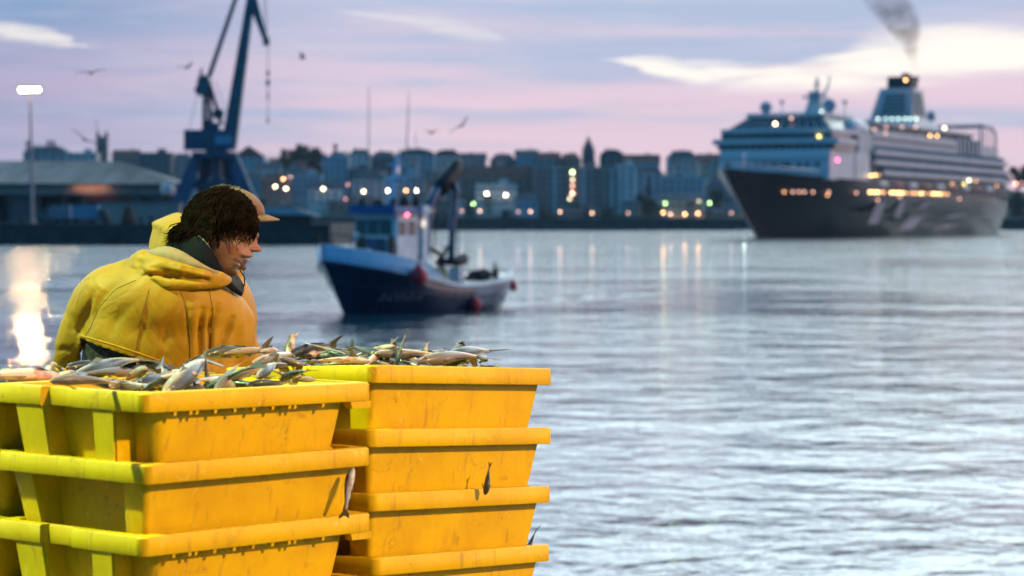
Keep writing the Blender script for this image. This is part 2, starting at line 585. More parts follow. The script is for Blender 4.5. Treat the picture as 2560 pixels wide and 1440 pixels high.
# middle rows
T(478, 560, 440, 1340, 'pale', 'flat', 'pale low block seen through the legs of the crane', 4, 2)
T(575, 650, 450, 1350, 'blue', 'gable_s', 'pale blue house row right of the crane legs, behind the twin orange lamps', 4, 2)
T(650, 720, 452, 1340, 'brown', 'hip_t', 'brown block on whose front two cream lamps hang', 4, 2)
T(720, 805, 440, 1360, 'blue', 'flat', 'wide teal block with a single row of windows left of the floodlit front', 5, 3)
T(770, 850, 474, 1320, 'white', 'gable_s', 'white waterfront house lit by one cream lamp at its gable', 4, 2)
T(870, 925, 424, 1370, 'dark', 'flat', 'dark block under the bright white block on the skyline', 3, 2)
T(880, 962, 448, 1340, 'pale', 'hip_s', 'pale house above the wheelhouse roof of the blue boat', 4, 3)
T(962, 1060, 442, 1340, 'blue', 'flat', 'blue grey block with tall light bays behind the white boat mast', 6, 4)
T(1060, 1150, 430, 1330, 'pink', 'flat', 'pinkish block behind the blue boat gantry', 5, 5)
T(1150, 1335, 446, 1330, 'brown', 'gable_t', 'long brown building with a red roof between the boat gantry and the big pink block', 9, 3, rh=7.0)
T(1188, 1292, 462, 1312, 'white', 'flat', 'white building with two lit lamps on its front below the long red roof', 7, 3)
big = T(1333, 1548, 420, 1322, 'pink', 'flat', 'biggest block of the town, pink with tall columns of windows and a lit stairwell', 13, 7, depth=20)
for i in range(6):
    b = MB()
    w_ = 215 * 1322 / F
    b.box((-w_ / 2 + w_ * (i + .5) / 6, -.35, 13.5), (w_ / 24, .7, 27))
    b.build('pilaster', wall_mat('pale' if i % 2 else 'brown'), big)
T(1546, 1588, 414, 1318, 'white', 'flat', 'narrow white tower block joined to the right end of the big pink block', 2, 8)
T(1590, 1655, 432, 1360, 'blue', 'hip_s', 'blue house in the trees right of the narrow white tower block', 3, 3)
T(1650, 1762, 444, 1370, 'blue', 'flat', 'wide blue green block above the waterfront pavilion', 6, 2)
T(1655, 1762, 500, 1310, 'cream', 'gable_s', 'low waterfront pavilion with an orange lit market hall on its ground floor', 6, 1, rh=3.2)
T(1762, 1850, 470, 1330, 'grey', 'hip_s', 'grey waterfront house half hidden by the bow of the cruise ship', 4, 2)
T(820, 905, 505, 1305, 'brown', 'flat', 'low brown shed on the waterfront left of the blue boat', 4, 1)
T(1290, 1345, 500, 1308, 'blue', 'gable_s', 'small blue kiosk building left of the big pink block', 3, 1)
T(1395, 1500, 524, 1296, 'pink', 'flat', 'low pink arcade at the foot of the big pink block', 8, 1, depth=8)


# small houses packed in between
rh_ = random.Random(29)
for i in range(34):
    x = 585 + i * 36.5 + rh_.uniform(-9, 9)
    up_row = i % 2 == 0
    Yh = rh_.uniform(1395, 1440) if up_row else rh_.uniform(1308, 1330)
    yt_ = rh_.uniform(404, 432) if up_row else rh_.uniform(492, 520)
    wpx = rh_.uniform(17, 34)
    T(x, x + wpx, yt_, Yh, rh_.choice(('white', 'cream', 'pink', 'pale', 'brown', 'cream')), rh_.choice(('gable_t', 'hip_t', 'front_t', 'gable_s', 'front_s')), 'small house squeezed in between the larger blocks of the town', 2, 2, depth=9, rh=rh_.uniform(2.0, 3.6))['group'] = 'small houses of the town'


# churches
def church(x0, x1, yt, yb, Y, spire, wall, label):
    k = Y / F
    w = (x1 - x0) * k
    xc = ((x0 + x1) / 2 - 1280) * k
    zb = CZ - (yb - HZ) * k
    h = CZ - (yt - HZ) * k - zb
    root = empty('church_tower', (xc, Y, zb - 25), label=label, cat='church')
    b = MB()
    b.hexa([(-w / 2 * 1.15, -w / 2, 0), (w / 2 * 1.15, -w / 2, 0), (w / 2 * 1.15, w / 2, 0), (-w / 2 * 1.15, w / 2, 0)],
           [(-w / 2, -w / 2, h + 25), (w / 2, -w / 2, h + 25), (w / 2, w / 2, h + 25), (-w / 2, w / 2, h + 25)])
    b.box((0, 0, 25 + h * .35), (w * 1.2, w * 1.2, .8))
    b.box((0, 0, 25 + h * .72), (w * 1.12, w * 1.12, .7))
    b.build('wall', wall_mat(wall), root)
    for s in (-1, 1):
        b = MB()
        b.box((s * w * .2, -w / 2 - .1, 25 + h * .52), (w * .18, .3, h * .22))
        b.build('window', m_glass, root)
    b = MB()
    if spire:
        b.lathe([(w * .56, 25 + h), (w * .52, 25 + h + 1), (w * .40, 25 + h + 1.2), (w * .36, 25 + h + spire * .4), (w * .2, 25 + h + spire * .55), (w * .17, 25 + h + spire * .72), (.05, 25 + h + spire)], seg=8)
    else:
        for sx in (-1, 1):
            for sy in (-1, 1):
                b.lathe([(w * .12, 25 + h), (w * .12, 25 + h + 2.0), (.05, 25 + h + 5)], (sx * w * .42, sy * w * .42, 0), 6)
        b.box((0, 0, 25 + h + .5), (w * .95, w * .95, 1.2))
        b.tube([(-w * .55, 0, 25 + h - 4), (-w * .58, 0, 25 + h + 12)], .25, 5)
    b.build('spire', m_slate, root)
    return root


church(1456, 1486, 374, 420, 1600, 9.0, 'dark', 'dark church tower with a stepped spire above the big pink block')
church(243, 268, 346, 400, 1560, 0, 'dark', 'dark square church tower with corner pinnacles above the warehouse roof')
for x, y0 in ((66, 355), (118, 358), (130, 354)):
    b = MB()
    p = W(x, 384, 1562)
    b.box((0, 0, 5), (1.7, 1.7, 10))
    b.box((0, 0, 10.2), (2.3, 2.3, .6))
    o = b.build('chimney_stack', wall_mat('dark'), loc=(p.x, p.y + 4, p.z - 2))
    tag(o, {66: 'tall chimney stack at the left end of the long hall, left of the lamp mast', 118: 'chimney stack right of the lamp mast, left one of a close pair',
            130: 'chimney stack right of the lamp mast, right one of a close pair'}[x], 'chimney', 'chimney stacks on the skyline')

# ------------------------------------------------------------------ trees
def make_tree(name, h, w, conic, m, seed, label):
    rnd = random.Random(seed)
    root = empty(name, label=label, cat='tree', group='trees of the town')
    b = MB()
    b.tube([(0, 0, 0), (.1, 0, h * .3), (-.1, .1, h * .62)], [.35, .26, .1], 7)
    for i in range(6):
        a = i * 1.05 + rnd.random()
        z = h * (.28 + .06 * i)
        b.tube([(0, 0, z), (math.cos(a) * w * .2, math.sin(a) * w * .2, z + h * .09), (math.cos(a) * w * .36, math.sin(a) * w * .36, z + h * .15)], [.14, .09, .03], 5)
    b.build('trunk', m_bark, root, smooth='all')
    c = MB()
    clumps = []
    for i in range(16):
        a = rnd.uniform(0, 6.28)
        z = h * rnd.uniform(.30, .95)
        rr_ = w * .5 * ((1 - (z / h)) * 1.25 if conic else math.sqrt(max(.05, 1 - ((z / h - .6) / .45) ** 2))) * rnd.uniform(.3, .95)
        clumps.append((math.cos(a) * rr_, math.sin(a) * rr_, z, w * rnd.uniform(.09, .19) * (0.7 if conic else 1)))
    if conic:
        clumps += [(0, 0, h * q, w * .28 * (1.05 - q)) for q in (.4, .55, .7, .85, .97)]
    for cx, cy, cz, cr in clumps:
        for _ in range(34):
            v = Vector((rnd.gauss(0, 1), rnd.gauss(0, 1), rnd.gauss(0, 1))).normalized() * cr * rnd.uniform(.55, 1.15)
            p = Vector((cx, cy, cz)) + v * Vector((1, 1, .8)).length / 1.6
            s = rnd.uniform(.35, .75) * w / 9
            u1 = Vector((rnd.gauss(0, 1), rnd.gauss(0, 1), rnd.gauss(0, 1))).normalized()
            u2 = u1.orthogonal().normalized()
            c.add([p - u1 * s, p + u2 * s * .6, p + u1 * s, p - u2 * s * .6], [(0, 1, 2, 3)])
    c.build('crown', m, root)
    return root


trA = make_tree('broadleaf_tree', 11, 10, False, m_leaf, 1, '')
trB = make_tree('broadleaf_tree', 9, 11, False, m_leaf2, 2, '')
trC = make_tree('conifer_tree', 13, 6.5, True, m_leaf, 3, '')
FIRSTT = set()


def tree(proto, x, ytop, Y, label, s=None, H=11):
    p = W(x, ytop, Y)
    k = s or 1.0
    loc = (p.x, Y, p.z - H * k)
    if proto.name not in FIRSTT:
        FIRSTT.add(proto.name)
        o = proto
        o['label'] = label
        o.location = loc
    else:
        o = dup(proto, label, loc)
    o.rotation_euler = (0, 0, x * .37)
    o.scale = (k, k, k)
    return o


# the wooded ridge right of the crane
ridge = [(672, 408), (690, 396), (708, 386), (726, 377), (744, 370), (762, 366), (780, 372), (798, 374), (815, 378), (852, 384), (868, 394),
         (700, 404), (735, 394), (770, 388), (800, 394), (690, 418), (722, 414), (755, 408), (788, 410)]
for i, (x, y) in enumerate(ridge):
    tree((trA, trB)[i % 2], x, y, 1520 - (i // 11) * 40, 'leafy tree of the dark wooded ridge between the crane and the striped block', 1.25, (11, 9)[i % 2])['group'] = 'trees of the wooded ridge'
tree(trC, 838, 360, 1520, 'pointed conifer standing out at the right end of the wooded ridge', 1.3, 13)
tree(trA, 1006, 372, 1500, 'round tree on the skyline left of the white boat mast', 1.0, 11)
tree(trC, 1465, 512, 1292, 'dark pointed tree in front of the pink arcade', .8, 13)
tree(trA, 1360, 520, 1290, 'dark round tree on the promenade left of the pink arcade', .75, 11)
tree(trB, 1515, 522, 1290, 'dark bushy tree on the promenade right of the pink arcade', .8, 9)
tree(trA, 1612, 480, 1320, 'big dark tree right of the narrow white tower block', 1.3, 11)
tree(trB, 1630, 500, 1305, 'bushy tree at the water left of the market pavilion', 1.1, 9)
tree(trC, 1622, 446, 1345, 'tall pointed tree in front of the wide blue green block', 1.1, 13)
tree(trA, 1718, 384, 1500, 'round tree on top of the leafy hill left of the ship', 1.1, 11)
tree(trB, 1690, 388, 1505, 'left bushy tree on top of the leafy hill', 1.1, 9)
tree(trA, 1775, 392, 1490, 'tree at the right slope of the leafy hill behind the ship', 1.1, 11)
tree(trB, 1800, 478, 1320, 'bushy tree beside the waterfront house near the ship bow', 1.1, 9)
tree(trA, 2545, 412, 1380, 'dark tree on the shore at the right edge behind the ship stern', 1.4, 11)
tree(trB, 2580, 420, 1370, 'tree at the very right edge of the shore', 1.4, 9)
tree(trA, 2535, 470, 1340, 'lower dark tree under the salmon lamp behind the ship stern', 1.4, 11)
tree(trB, 2562, 500, 1320, 'bushy tree low on the shore at the right edge', 1.5, 9)
tree(trB, 640, 500, 1300, 'bushy tree on the promenade behind the cap', 1.0, 9)
tree(trA, 745, 520, 1295, 'round tree on the promenade below the cream lamps', .9, 11)
tree(trB, 1270, 528, 1290, 'low bushy tree on the promenade under the white building', .7, 9)

# ------------------------------------------------------------------ street lamps of the town
GL = {'cream': ((1.0, .74, .44), 34), 'white': ((1.0, .88, .66), 34), 'orange': ((1.0, .46, .18), 26), 'green': ((.60, .95, .36), 17), 'peach': ((1.0, .58, .36), 11),
      'dim': ((1.0, .50, .38), 5), 'dimyellow': ((.9, .8, .45), 5.5), 'salmon': ((1.0, .32, .20), 22), 'mint': ((.75, 1.0, .85), 22), 'pinkdim': ((1.0, .40, .45), 5)}


def make_lamp(kind_, r):
    root = empty('street_lamp', label='', cat='street lamp', group='lit lamps of the town')
    b = MB()
    b.tube([(0, .8, -9), (0, .8, -.2), (0, .5, .35), (0, 0, .5)], .12, 6)
    b.build('pole', m_pole, root)
    b = MB()
    b.lathe([(.15, .55), (r * .9, .25), (r * .9, .12), (.15, .12)], (0, 0, r), 10)
    b.build('lamp_head', m_pole, root)
    b = MB()
    b.ell((0, 0, .1), (r, r, r), 12, 8)
    b.build('bulb', glow('lit_' + kind_, *GL[kind_]), root, smooth='all')
    return root


LAMPP = {}


def street_lamp(kind_, x, y, Y, label, r=.46):
    p = W(x, y, Y)
    if kind_ not in LAMPP:
        LAMPP[kind_] = make_lamp(kind_, r)
        o = LAMPP[kind_]
        o['label'] = label
        o.location = p
    else:
        o = dup(LAMPP[kind_], label, p)
    return o


for a in [
    ('orange', 708, 448, 1330, 'orange lamp, upper of the cluster right of the crane'), ('dim', 726, 443, 1332, 'dim orange lamp just right of the upper orange lamp of the cluster'),
    ('cream', 688, 467, 1328, 'cream lamp at the left of the cluster right of the crane'), ('cream', 715, 472, 1328, 'cream lamp at the lower right of the cluster right of the crane'),
    ('cream', 808, 472, 1316, 'single cream lamp lighting the white gable'), ('dim', 870, 462, 1330, 'dim pink lamp between the white gable and the boat'),
    ('pinkdim', 864, 498, 1300, 'dim pink light low on the brown shed'),
    ('cream', 909, 479, 1330, 'cream lamp above the left end of the wheelhouse roof'), ('white', 970, 477, 1330, 'white lamp left of the white boat mast'),
    ('orange', 1015, 477, 1330, 'orange lamp just right of the white boat mast'), ('white', 1041, 477, 1328, 'white lamp paired with the orange lamp right of the white boat mast'),
    ('peach', 1091, 527, 1300, 'peach lamp seen between the legs of the boat gantry'), ('green', 1183, 510, 1305, 'green lamp left of the white building with two lamps'),
    ('white', 1217, 485, 1308, 'left lamp on the front of the white building'), ('white', 1264, 488, 1308, 'right lamp on the front of the white building'),
    ('dim', 1154, 528, 1292, 'dim promenade lamp just right of the boat gantry'), ('peach', 1200, 528, 1292, 'peach promenade lamp below the green lamp'),
    ('dim', 1296, 530, 1292, 'dim promenade lamp left of its brighter neighbour under the blue kiosk'), ('peach', 1326, 529, 1292, 'peach promenade lamp under the blue kiosk building'),
    ('peach', 1400, 530, 1288, 'peach promenade lamp left of the dark pointed tree'), ('peach', 1480, 533, 1288, 'peach promenade lamp right of the dark pointed tree'),
    ('dim', 1571, 533, 1288, 'dim promenade lamp below the narrow white tower block'), ('green', 1663, 509, 1306, 'green lamp at the left corner of the pavilion'),
    ('green', 1774, 508, 1306, 'green lamp right of the pavilion'), ('dimyellow', 1747, 503, 1306, 'faint lamp between the pavilion and its right green lamp'),
    ('orange', 1658, 532, 1300, 'orange market lamp at the left end of the pavilion'), ('peach', 1676, 536, 1300, 'second market lamp from the left end of the pavilion'),
    ('orange', 1712, 536, 1300, 'market lamp in the middle of the pavilion'), ('orange', 1745, 534, 1300, 'market lamp at the right end of the pavilion'),
    ('dim', 1828, 533, 1290, 'dim promenade lamp left of the ship bow'), ('mint', 1861, 538, 1288, 'mint white lamp just left of the ship bow'),
    ('salmon', 2539, 460, 1330, 'salmon lamp on the shore right of the ship stern'), ('dim', 2553, 457, 1332, 'dim lamp beside the salmon lamp at the right edge'),
    ('peach', 455, 475, 1330, 'peach lamp just left of the crane leg'),
]:
    street_lamp(*a)
# lit stairwell of the big pink block and the market hall: windows that belong to their buildings
for y, kd in ((431, 'dimyellow'), (431, 'green'), (449, 'dimyellow'), (465, 'dim'), (483, 'peach'), (497, 'dimyellow')):
    p = W(1431 if y != 497 else 1424, y, 1321.2)
    b = MB()
    b.box((0, 0, 0), (1.2, .2, 1.2))
    o = b.build('lit_window', glow('lit_' + kd, *GL[kd]), big)
    o.location = (p.x - big.location.x, -.75 - .02 * (kd == 'green'), p.z - big.location.z)
pav = [o for o in bpy.data.objects if str(o.get('label', '')).startswith('low waterfront pavilion')][0]
for i in range(8):
    p = W(1672 + i * 11.5, 545, 1309)
    b = MB()
    b.box((0, 0, 0), (2.0, .2, 1.8))
    o = b.build('lit_window', glow('market_light', (1.0, .50, .16), 1.6), pav)
    o.location = (p.x - pav.location.x, -.2, p.z - pav.location.z)
# ================================================================== the pier on the left, its warehouse, mast and crane
PY = 432.0
PZ = 3.75
pb = MB()
xr = (826 - 1280) / F * PY
pb.hexa([(-480, PY, -3), (xr, PY, -3), (xr + 4, PY + 150, -3), (-480, PY + 150, -3)], [(-480, PY + .3, PZ), (xr, PY + .3, PZ), (xr + 4, PY + 150, PZ), (-480, PY + 150, PZ)])
pb.box((-290 + xr / 2 + 60, PY + .2, PZ - .3), (-2 * (-290 + xr / 2 + 60 - xr), .5, .55))
for i in range(60):
    pb.box((xr - 2 - i * 7, PY - .05, 1.2), (.5, .4, 3.6))
pier = pb.build('pier', m_wetwall)
kind(pier, 'structure')


def on_pier(x, Y):
    return Vector(((x - 1280) / F * Y, Y, PZ))


# warehouse
m_roofg = mat('ribbed_metal_roof', (.085, .115, .12), .6, var=.15, scale=.3, stretch=(1, .05, 1))
m_fascia = mat('pale_fascia', (.42, .36, .33), .8, var=.12, scale=.2)
m_brick = mat('dull_red_boards', (.26, .08, .06), .85, var=.25, scale=.5)
Yw = 505.0
wh = empty('warehouse', (0, Yw, PZ), label='long warehouse with a broad low grey roof and lamp lit eave, left pier', cat='warehouse')
P = lambda x, y, Y=Yw, d=0: W(x, y, Y) - Vector((0, Yw, PZ)) + Vector((0, d, 0))
xl, xrr = -160, 452
b = MB()
e0, e1 = P(xl, 458), P(xrr, 460)
r0, r1 = P(xl, 402, 540), P(300, 404, 540)
b.add([e0 + Vector((0, -1.5, 0)), e1 + Vector((0, -1.5, 0)), P(470, 458, 560), P(xl, 458, 580), r0, r1], [(0, 1, 5, 4), (1, 2, 5), (2, 3, 4, 5)])
b.add([e0 + Vector((0, -1.5, -.35)), e1 + Vector((0, -1.5, -.35)), e1 + Vector((0, -1.5, 0)), e0 + Vector((0, -1.5, 0))], [(0, 1, 2, 3)])
for i in range(40):
    f = i / 39
    a = e0.lerp(e1, f) + Vector((0, -1.5, .08)); c = r0.lerp(r1, f) + Vector((0, 0, .08))
    b.tube([a, c], .10, 4)
b.build('roof', m_roofg, wh)
b = MB()
b.add([P(xl, 461), P(446, 463), P(446, 486), P(xl, 486)], [(0, 1, 2, 3)])
b.add([P(xl, 486), P(446, 486), P(446, 486) + Vector((0, 10, 0)), P(xl, 486) + Vector((0, 10, 0))], [(0, 1, 2, 3)])
b.build('fascia', m_fascia, wh)
b = MB()
for x0, x1 in ((-160, -60), (20, 92), (220, 300), (300, 352), (380, 446)):
    a, c = P(x0, 486, Yw, .6), P(x1, 486, Yw, .6)
    b.box(((a.x + c.x) / 2, 3, a.z / 2), (c.x - a.x, 4.5, a.z))
for x in (-20, 94, 160, 210, 306, 372, 440):
    b.box((P(x, 486).x, .3, P(x, 486).z / 2), (.5, .5, P(x, 486).z))
b.box((P(140, 486).x, 8.5, P(140, 486).z / 2), (P(446, 486).x - P(-160, 486).x, .4, P(140, 486).z))
b.build('wall', mat('warehouse_wall', (.14, .14, .15), .9, var=.2, scale=.3), wh)
b = MB()
a, c = P(222, 490, Yw, -.2), P(330, 500, Yw, -.2)
b.box(((a.x + c.x) / 2, .2, (a.z + c.z) / 2), (c.x - a.x, .3, a.z - c.z))
b.build('sign_board', m_brick, wh)
for x in (230,):
    b = MB()
    p = P(x, 460, Yw, -1.0)
    b.ell((p.x, p.y, p.z - .16), (4.2, .22, .09), 14, 7)
    lm = b.build('eave_lamp', glow('eave_light', (1.0, .42, .18), 12), wh, smooth='all')
    b = MB()
    b.box((p.x, p.y, p.z + .02), (9.0, .6, .12))
    b.build('bracket', m_pole, lm)
# sheds, boxes and things standing on the pier
m_box = mat('grey_blue_box_panel', (.22, .27, .34), .5, var=.08, scale=.4)
m_box2 = mat('sky_blue_box_panel', (.12, .30, .46), .5, var=.08, scale=.4)
m_tyre = mat('black_rubber', (.02, .02, .022), .8)


def truck(x0, x1, y0, y1, Y, m, label, cabside):
    k = Y / F
    L, Hh = (x1 - x0) * k, (y1 - y0) * k
    root = empty('box_truck', (((x0 + x1) / 2 - 1280) * k, Y, PZ), label=label, cat='truck')
    b = MB()
    b.box((0, 0, PZ * 0 + 1.0 + Hh / 2), (L, 2.5, Hh))
    b.box((0, -1.27, 1.0 + Hh * .97), (L, .06, .15)); b.box((0, -1.27, 1.0), (L, .06, .2))
    for i in range(6):
        b.box((-L / 2 + L * (i + .5) / 6, -1.26, 1 + Hh / 2), (.06, .04, Hh * .92))
    b.build('cargo_box', m, root, bevel=.03)
    b = MB()
    cx = cabside * (L / 2 + 1.1)
    b.hexa([(cx - 1, -1.15, .6), (cx + 1, -1.15, .6), (cx + 1, 1.15, .6), (cx - 1, 1.15, .6)], [(cx - .9, -1.1, 2.7), (cx + .8 - .4 * (cabside > 0), -1.1, 2.7), (cx + .8 - .4 * (cabside > 0), 1.1, 2.7), (cx - .9, 1.1, 2.7)])
    b.build('cab', mat('dark_cab_paint', (.03, .03, .045), .3, coat=.5), root, bevel=.08)
    for x in (-L * .32, L * .3, cx):
        b = MB()
        b.lathe([(.2, -.14), (.48, -.14), (.5, -.08), (.5, .08), (.48, .14), (.2, .14)], (x, -1.05, .5), 14, 0, Matrix.Rotation(R(90), 3, 'X'))
        b.build('wheel', m_tyre, root)
    return root


truck(126, 178, 508, 541, 452, m_box, 'truck with a dull grey box on the pier right of the lamp mast', -1)
truck(181, 247, 508, 541, 447, m_box2, 'truck with a sky blue box on the pier in the middle of the warehouse front', 1)
b = MB()
a = on_pier(345, 470); k = 470 / F
b.box((a.x, 473, PZ + 1.9), ((455 - 252) * k, 3, 3.8))
b.box((a.x, 473, PZ + 3.95), ((455 - 252) * k + .6, 3.6, .25))
for i in range(9):
    b.box((a.x - 7.2 + i * 1.8, 471.4, PZ + 1.9), (.12, .2, 3.6))
tag(b.build('shed_wall', m_fascia), 'pale pinkish low shed standing before the right half of the warehouse', 'shed')
b = MB()
rn = random.Random(5)
pc = on_pier(320, 460)
b.lathe([(1.5, 0), (1.45, .7), (1.2, 1.6), (.95, 2.6), (.5, 3.4), (.1, 3.7)], (0, 0, 0), 12)
o = b.build('net_pile', mat('brown_net', (.07, .05, .045), .95, var=.3, scale=3, bump=.1), loc=pc, smooth='all')
tag(o, 'brown heaped cone of nets before the pinkish shed', 'nets')
for x, hgt, lb in ((270, 1.3, 'left bollard'), (352, 1.2, 'bollard right of the net cone'), (378, 1.6, 'tallest bollard'), (404, 1.2, 'bollard nearest the yellow hood'), (55, 1.4, 'bollard left of the lamp mast')):
    b = MB()
    b.lathe([(.5, 0), (.42, .15), (.30, .35), (.28, hgt - .5), (.50, hgt - .35), (.52, hgt - .12), (.3, hgt)], seg=12)
    tag(b.build('bollard', m_tyre, loc=on_pier(x, 440), smooth=True), 'black iron mooring post on the pier edge, ' + lb, 'bollard', 'mooring bollards on the left pier')
b = MB()
b.hexa([(-2.1, -.85, .3), (2.1, -.85, .3), (2.1, .85, .3), (-2.1, .85, .3)], [(-2.1, -.85, 1.0), (2.05, -.85, .95), (2.05, .85, .95), (-2.1, .85, 1.0)])
car = empty('parked_van', on_pier(105, 446), label='dark van parked beside the foot of the lamp mast', cat='van')
b.build('body', mat('black_car_paint', (.012, .012, .016), .25, coat=.6), car, bevel=.1)
b = MB()
b.hexa([(-2.0, -.8, 1.0), (1.3, -.8, .97), (1.3, .8, .97), (-2.0, .8, 1.0)], [(-1.9, -.72, 2.1), (.6, -.72, 2.1), (.6, .72, 2.1), (-1.9, .72, 2.1)])
b.build('cabin', m_glass, car, bevel=.08)
for x in (-1.3, 1.3):
    b = MB()
    b.lathe([(.1, -.1), (.33, -.1), (.34, 0), (.33, .1), (.1, .1)], (x, -.82, .33), 12, 0, Matrix.Rotation(R(90), 3, 'X'))
    b.build('wheel', m_tyre, car)
# blue roofed shelter at the pier end (seen right of the cap)
sh = empty('pier_shelter', on_pier(725, 440), label='low dark shelter with a pale blue sloping roof at the end of the left pier', cat='shelter')
k = 440 / F
b = MB()
b.hexa([(-6.6, -2.5, 1.9), (5.4, -2.5, 1.4), (5.4, 3, 1.4), (-6.6, 3, 1.9)], [(-3.6, -1.2, 3.1), (1.2, -1.2, 2.8), (1.2, 2, 2.8), (-3.6, 2, 3.1)])
b.build('roof', mat('pale_blue_sheet', (.12, .24, .31), .5, scale=.5), sh)
b = MB()
b.box((-.8, .3, .8), (9.5, 3.2, 1.6))
for i in range(6):
    b.box((-5.2 + i * 1.9, -2.0, .8), (.16, .16, 1.6))
b.build('wall', mat('shelter_dark_wall', (.05, .06, .07), .9), sh)
# small radar dome tower
rd = empty('dome_tower', on_pier(420, 482), label='white dome on a thin dark stalk at the right end of the warehouse', cat='tower')
b = MB()
b.lathe([(.35, 0), (.3, 3), (.5, 4.6), (1.2, 5.4), (1.25, 5.6)], seg=12)
b.build('stalk', m_wetwall, rd, smooth=True)
b = MB()
b.lathe([(1.2, 5.6), (1.5, 6.3), (1.5, 7.0), (1.2, 7.8), (.6, 8.2), (.02, 8.3)], seg=16)
b.build('dome', mat('white_dome', (.6, .6, .6), .5), rd, smooth='all')
# ------------------------------------------------------------------ floodlight mast
fm = empty('floodlight_mast', on_pier(82, 436), label='tall thin mast with a blazing row of floodlights at the left of the picture', cat='lamp post')
top = W(75, 226, 436) - on_pier(82, 436)
b = MB()
b.tube([(0, 0, 0), top * .5, top], [.34, .26, .16], 10)
b.tube([(0, 0, 0), (0, 0, .9)], [.55, .5], 10)
b.build('pole', m_pole, fm, smooth=True)
b = MB()
b.box(top + Vector((0, 0, -.15)), (4.0, .25, .2))
b.build('crossbar', m_pole, fm)
for i in range(7):
    if i == 4:
        continue
    c = top + Vector((-1.50 + i * .50, -.25, .10))
    b = MB()
    b.hexa([c + Vector((-.20, -.1, -.20)), c + Vector((.20, -.1, -.20)), c + Vector((.18, .4, -.12)), c + Vector((-.18, .4, -.12))],
           [c + Vector((-.20, -.18, .20)), c + Vector((.20, -.18, .20)), c + Vector((.18, .4, .12)), c + Vector((-.18, .4, .12))])
    fl = b.build('floodlight', m_pole, fm)
    b = MB()
    b.hexa([c + Vector((-.15, -.13, -.15)), c + Vector((.15, -.13, -.15)), c + Vector((.15, -.11, -.15)), c + Vector((-.15, -.11, -.15))],
           [c + Vector((-.15, -.21, .15)), c + Vector((.15, -.21, .15)), c + Vector((.15, -.19, .15)), c + Vector((-.15, -.19, .15))])
    b.build('lit_lens', glow('flood_light', (1.0, .56, .28), 2600), fl)

# ------------------------------------------------------------------ portal crane
m_crane = mat('blue_crane_paint', (.014, .095, .19), .55, var=.25, scale=.5)
m_cranel = mat('teal_crane_paint', (.030, .13, .19), .55, var=.25, scale=.5)
m_craned = mat('dark_crane_steel', (.03, .07, .10), .6, var=.2, scale=.5)
Yc = 500.0
kc = Yc / F
cr0 = W(532, HZ, Yc); cr0.z = PZ
crane = empty('harbour_crane', cr0, label='tall blue double jib harbour crane standing on four splayed legs', cat='crane')
C = lambda x, y, d=0: W(x, y, Yc) - cr0 + Vector((0, d, 0))
legs = [(500, 380, 436, 560, -2.2), (578, 380, 648, 560, -2.2), (512, 380, 500, 560, 5.5), (566, 380, 572, 560, 5.5)]
for x0, y0, x1, y1, d in legs:
    b = MB()
    a, c = C(x0, y0, d * .4), C(x1, y1, d * 1.6)
    c.z = 0
    wt, wb_ = 1.1, 1.9
    b.hexa([c + Vector((-wb_, -wb_ * .7, 0)), c + Vector((wb_, -wb_ * .7, 0)), c + Vector((wb_, wb_ * .7, 0)), c + Vector((-wb_, wb_ * .7, 0))],
           [a + Vector((-wt, -wt, 0)), a + Vector((wt, -wt, 0)), a + Vector((wt, wt, 0)), a + Vector((-wt, wt, 0))])
    b.build('leg', m_crane, crane, bevel=.06)
b = MB()
b.box((C(535, 380) + C(535, 395)) / 2, (8.2, 8, 1.2))
b.box(C(538, 462), (9.6, 1.0, 1.5)); b.box(C(540, 462, 7), (6, 1.0, 1.5))
b.lathe([(2.2, C(540, 455).z), (1.3, C(540, 440).z), (1.2, C(540, 400).z), (2.4, C(540, 376).z)], (C(540, 400).x, 1.5, 0), 14)
b.build('portal_frame', m_crane, crane)
b = MB()
b.box((C(523, 350).x, 1.5, C(0, 349).z), (10.2, 5.2, 4.0))
b.box((C(523, 350).x, 1.5, C(0, 373).z), (10.5, 5.6, .3))
house = b.build('machine_house', m_crane, crane, bevel=.05)
b = MB()
b.box((C(560, 350).x, -1.15, C(0, 350).z), (3.4, .12, 1.8))
b.build('name_panel', mat('pale_blue_panel', (.12, .38, .55), .5), house)
b = MB()
b.box((C(528, 350).x, -1.15, C(0, 352).z), (1.3, .14, 1.6))
b.build('cab_window', m_glass, house)
b = MB()
b.box((C(530, 318).x, 1.5, C(0, 318).z), (2.6, 3, 1.9))
b.box((C(520, 310).x, 1.8, C(0, 312).z), (1.6, 2, 2.4))
b.build('winch_house', m_crane, crane)
# A-frame tower
b = MB()
for d in (0, 3):
    b.tube([C(508, 330, d), C(510, 200, d)], .28, 6)
    b.tube([C(526, 330, d), C(518, 200, d)], .28, 6)
    b.tube([C(552, 310, d), C(520, 205, d)], .28, 6)
for y in (232, 256, 275, 290, 305):
    b.tube([C(508, y, 0), C(525, y, 0)], .16, 5)
    b.tube([C(508, y, 3), C(525, y, 3)], .16, 5)
b.build('tower_frame', m_craned, crane)
b = MB()
b.lathe([(.2, -.3), (1.1, -.3), (1.2, 0), (1.1, .3), (.2, .3)], C(546, 285, -.4), 16, 0, Matrix.Rotation(R(90), 3, 'X'))
b.build('sheave', m_craned, crane)
b = MB()
a = [C(486, 226), C(494, 238), C(520, 232), C(524, 200), C(512, 186), C(500, 196)]
b.loft([[p + Vector((0, d, 0)) for p in a] for d in (-.6, 3.6)])
b.hexa([C(492, 205, -.3), C(500, 205, -.3), C(500, 205, 3), C(492, 205, 3)], [C(502, 168, .8), C(504, 168, .8), C(504, 168, 2), C(502, 168, 2)])
b.build('counterweight', m_cranel, crane)


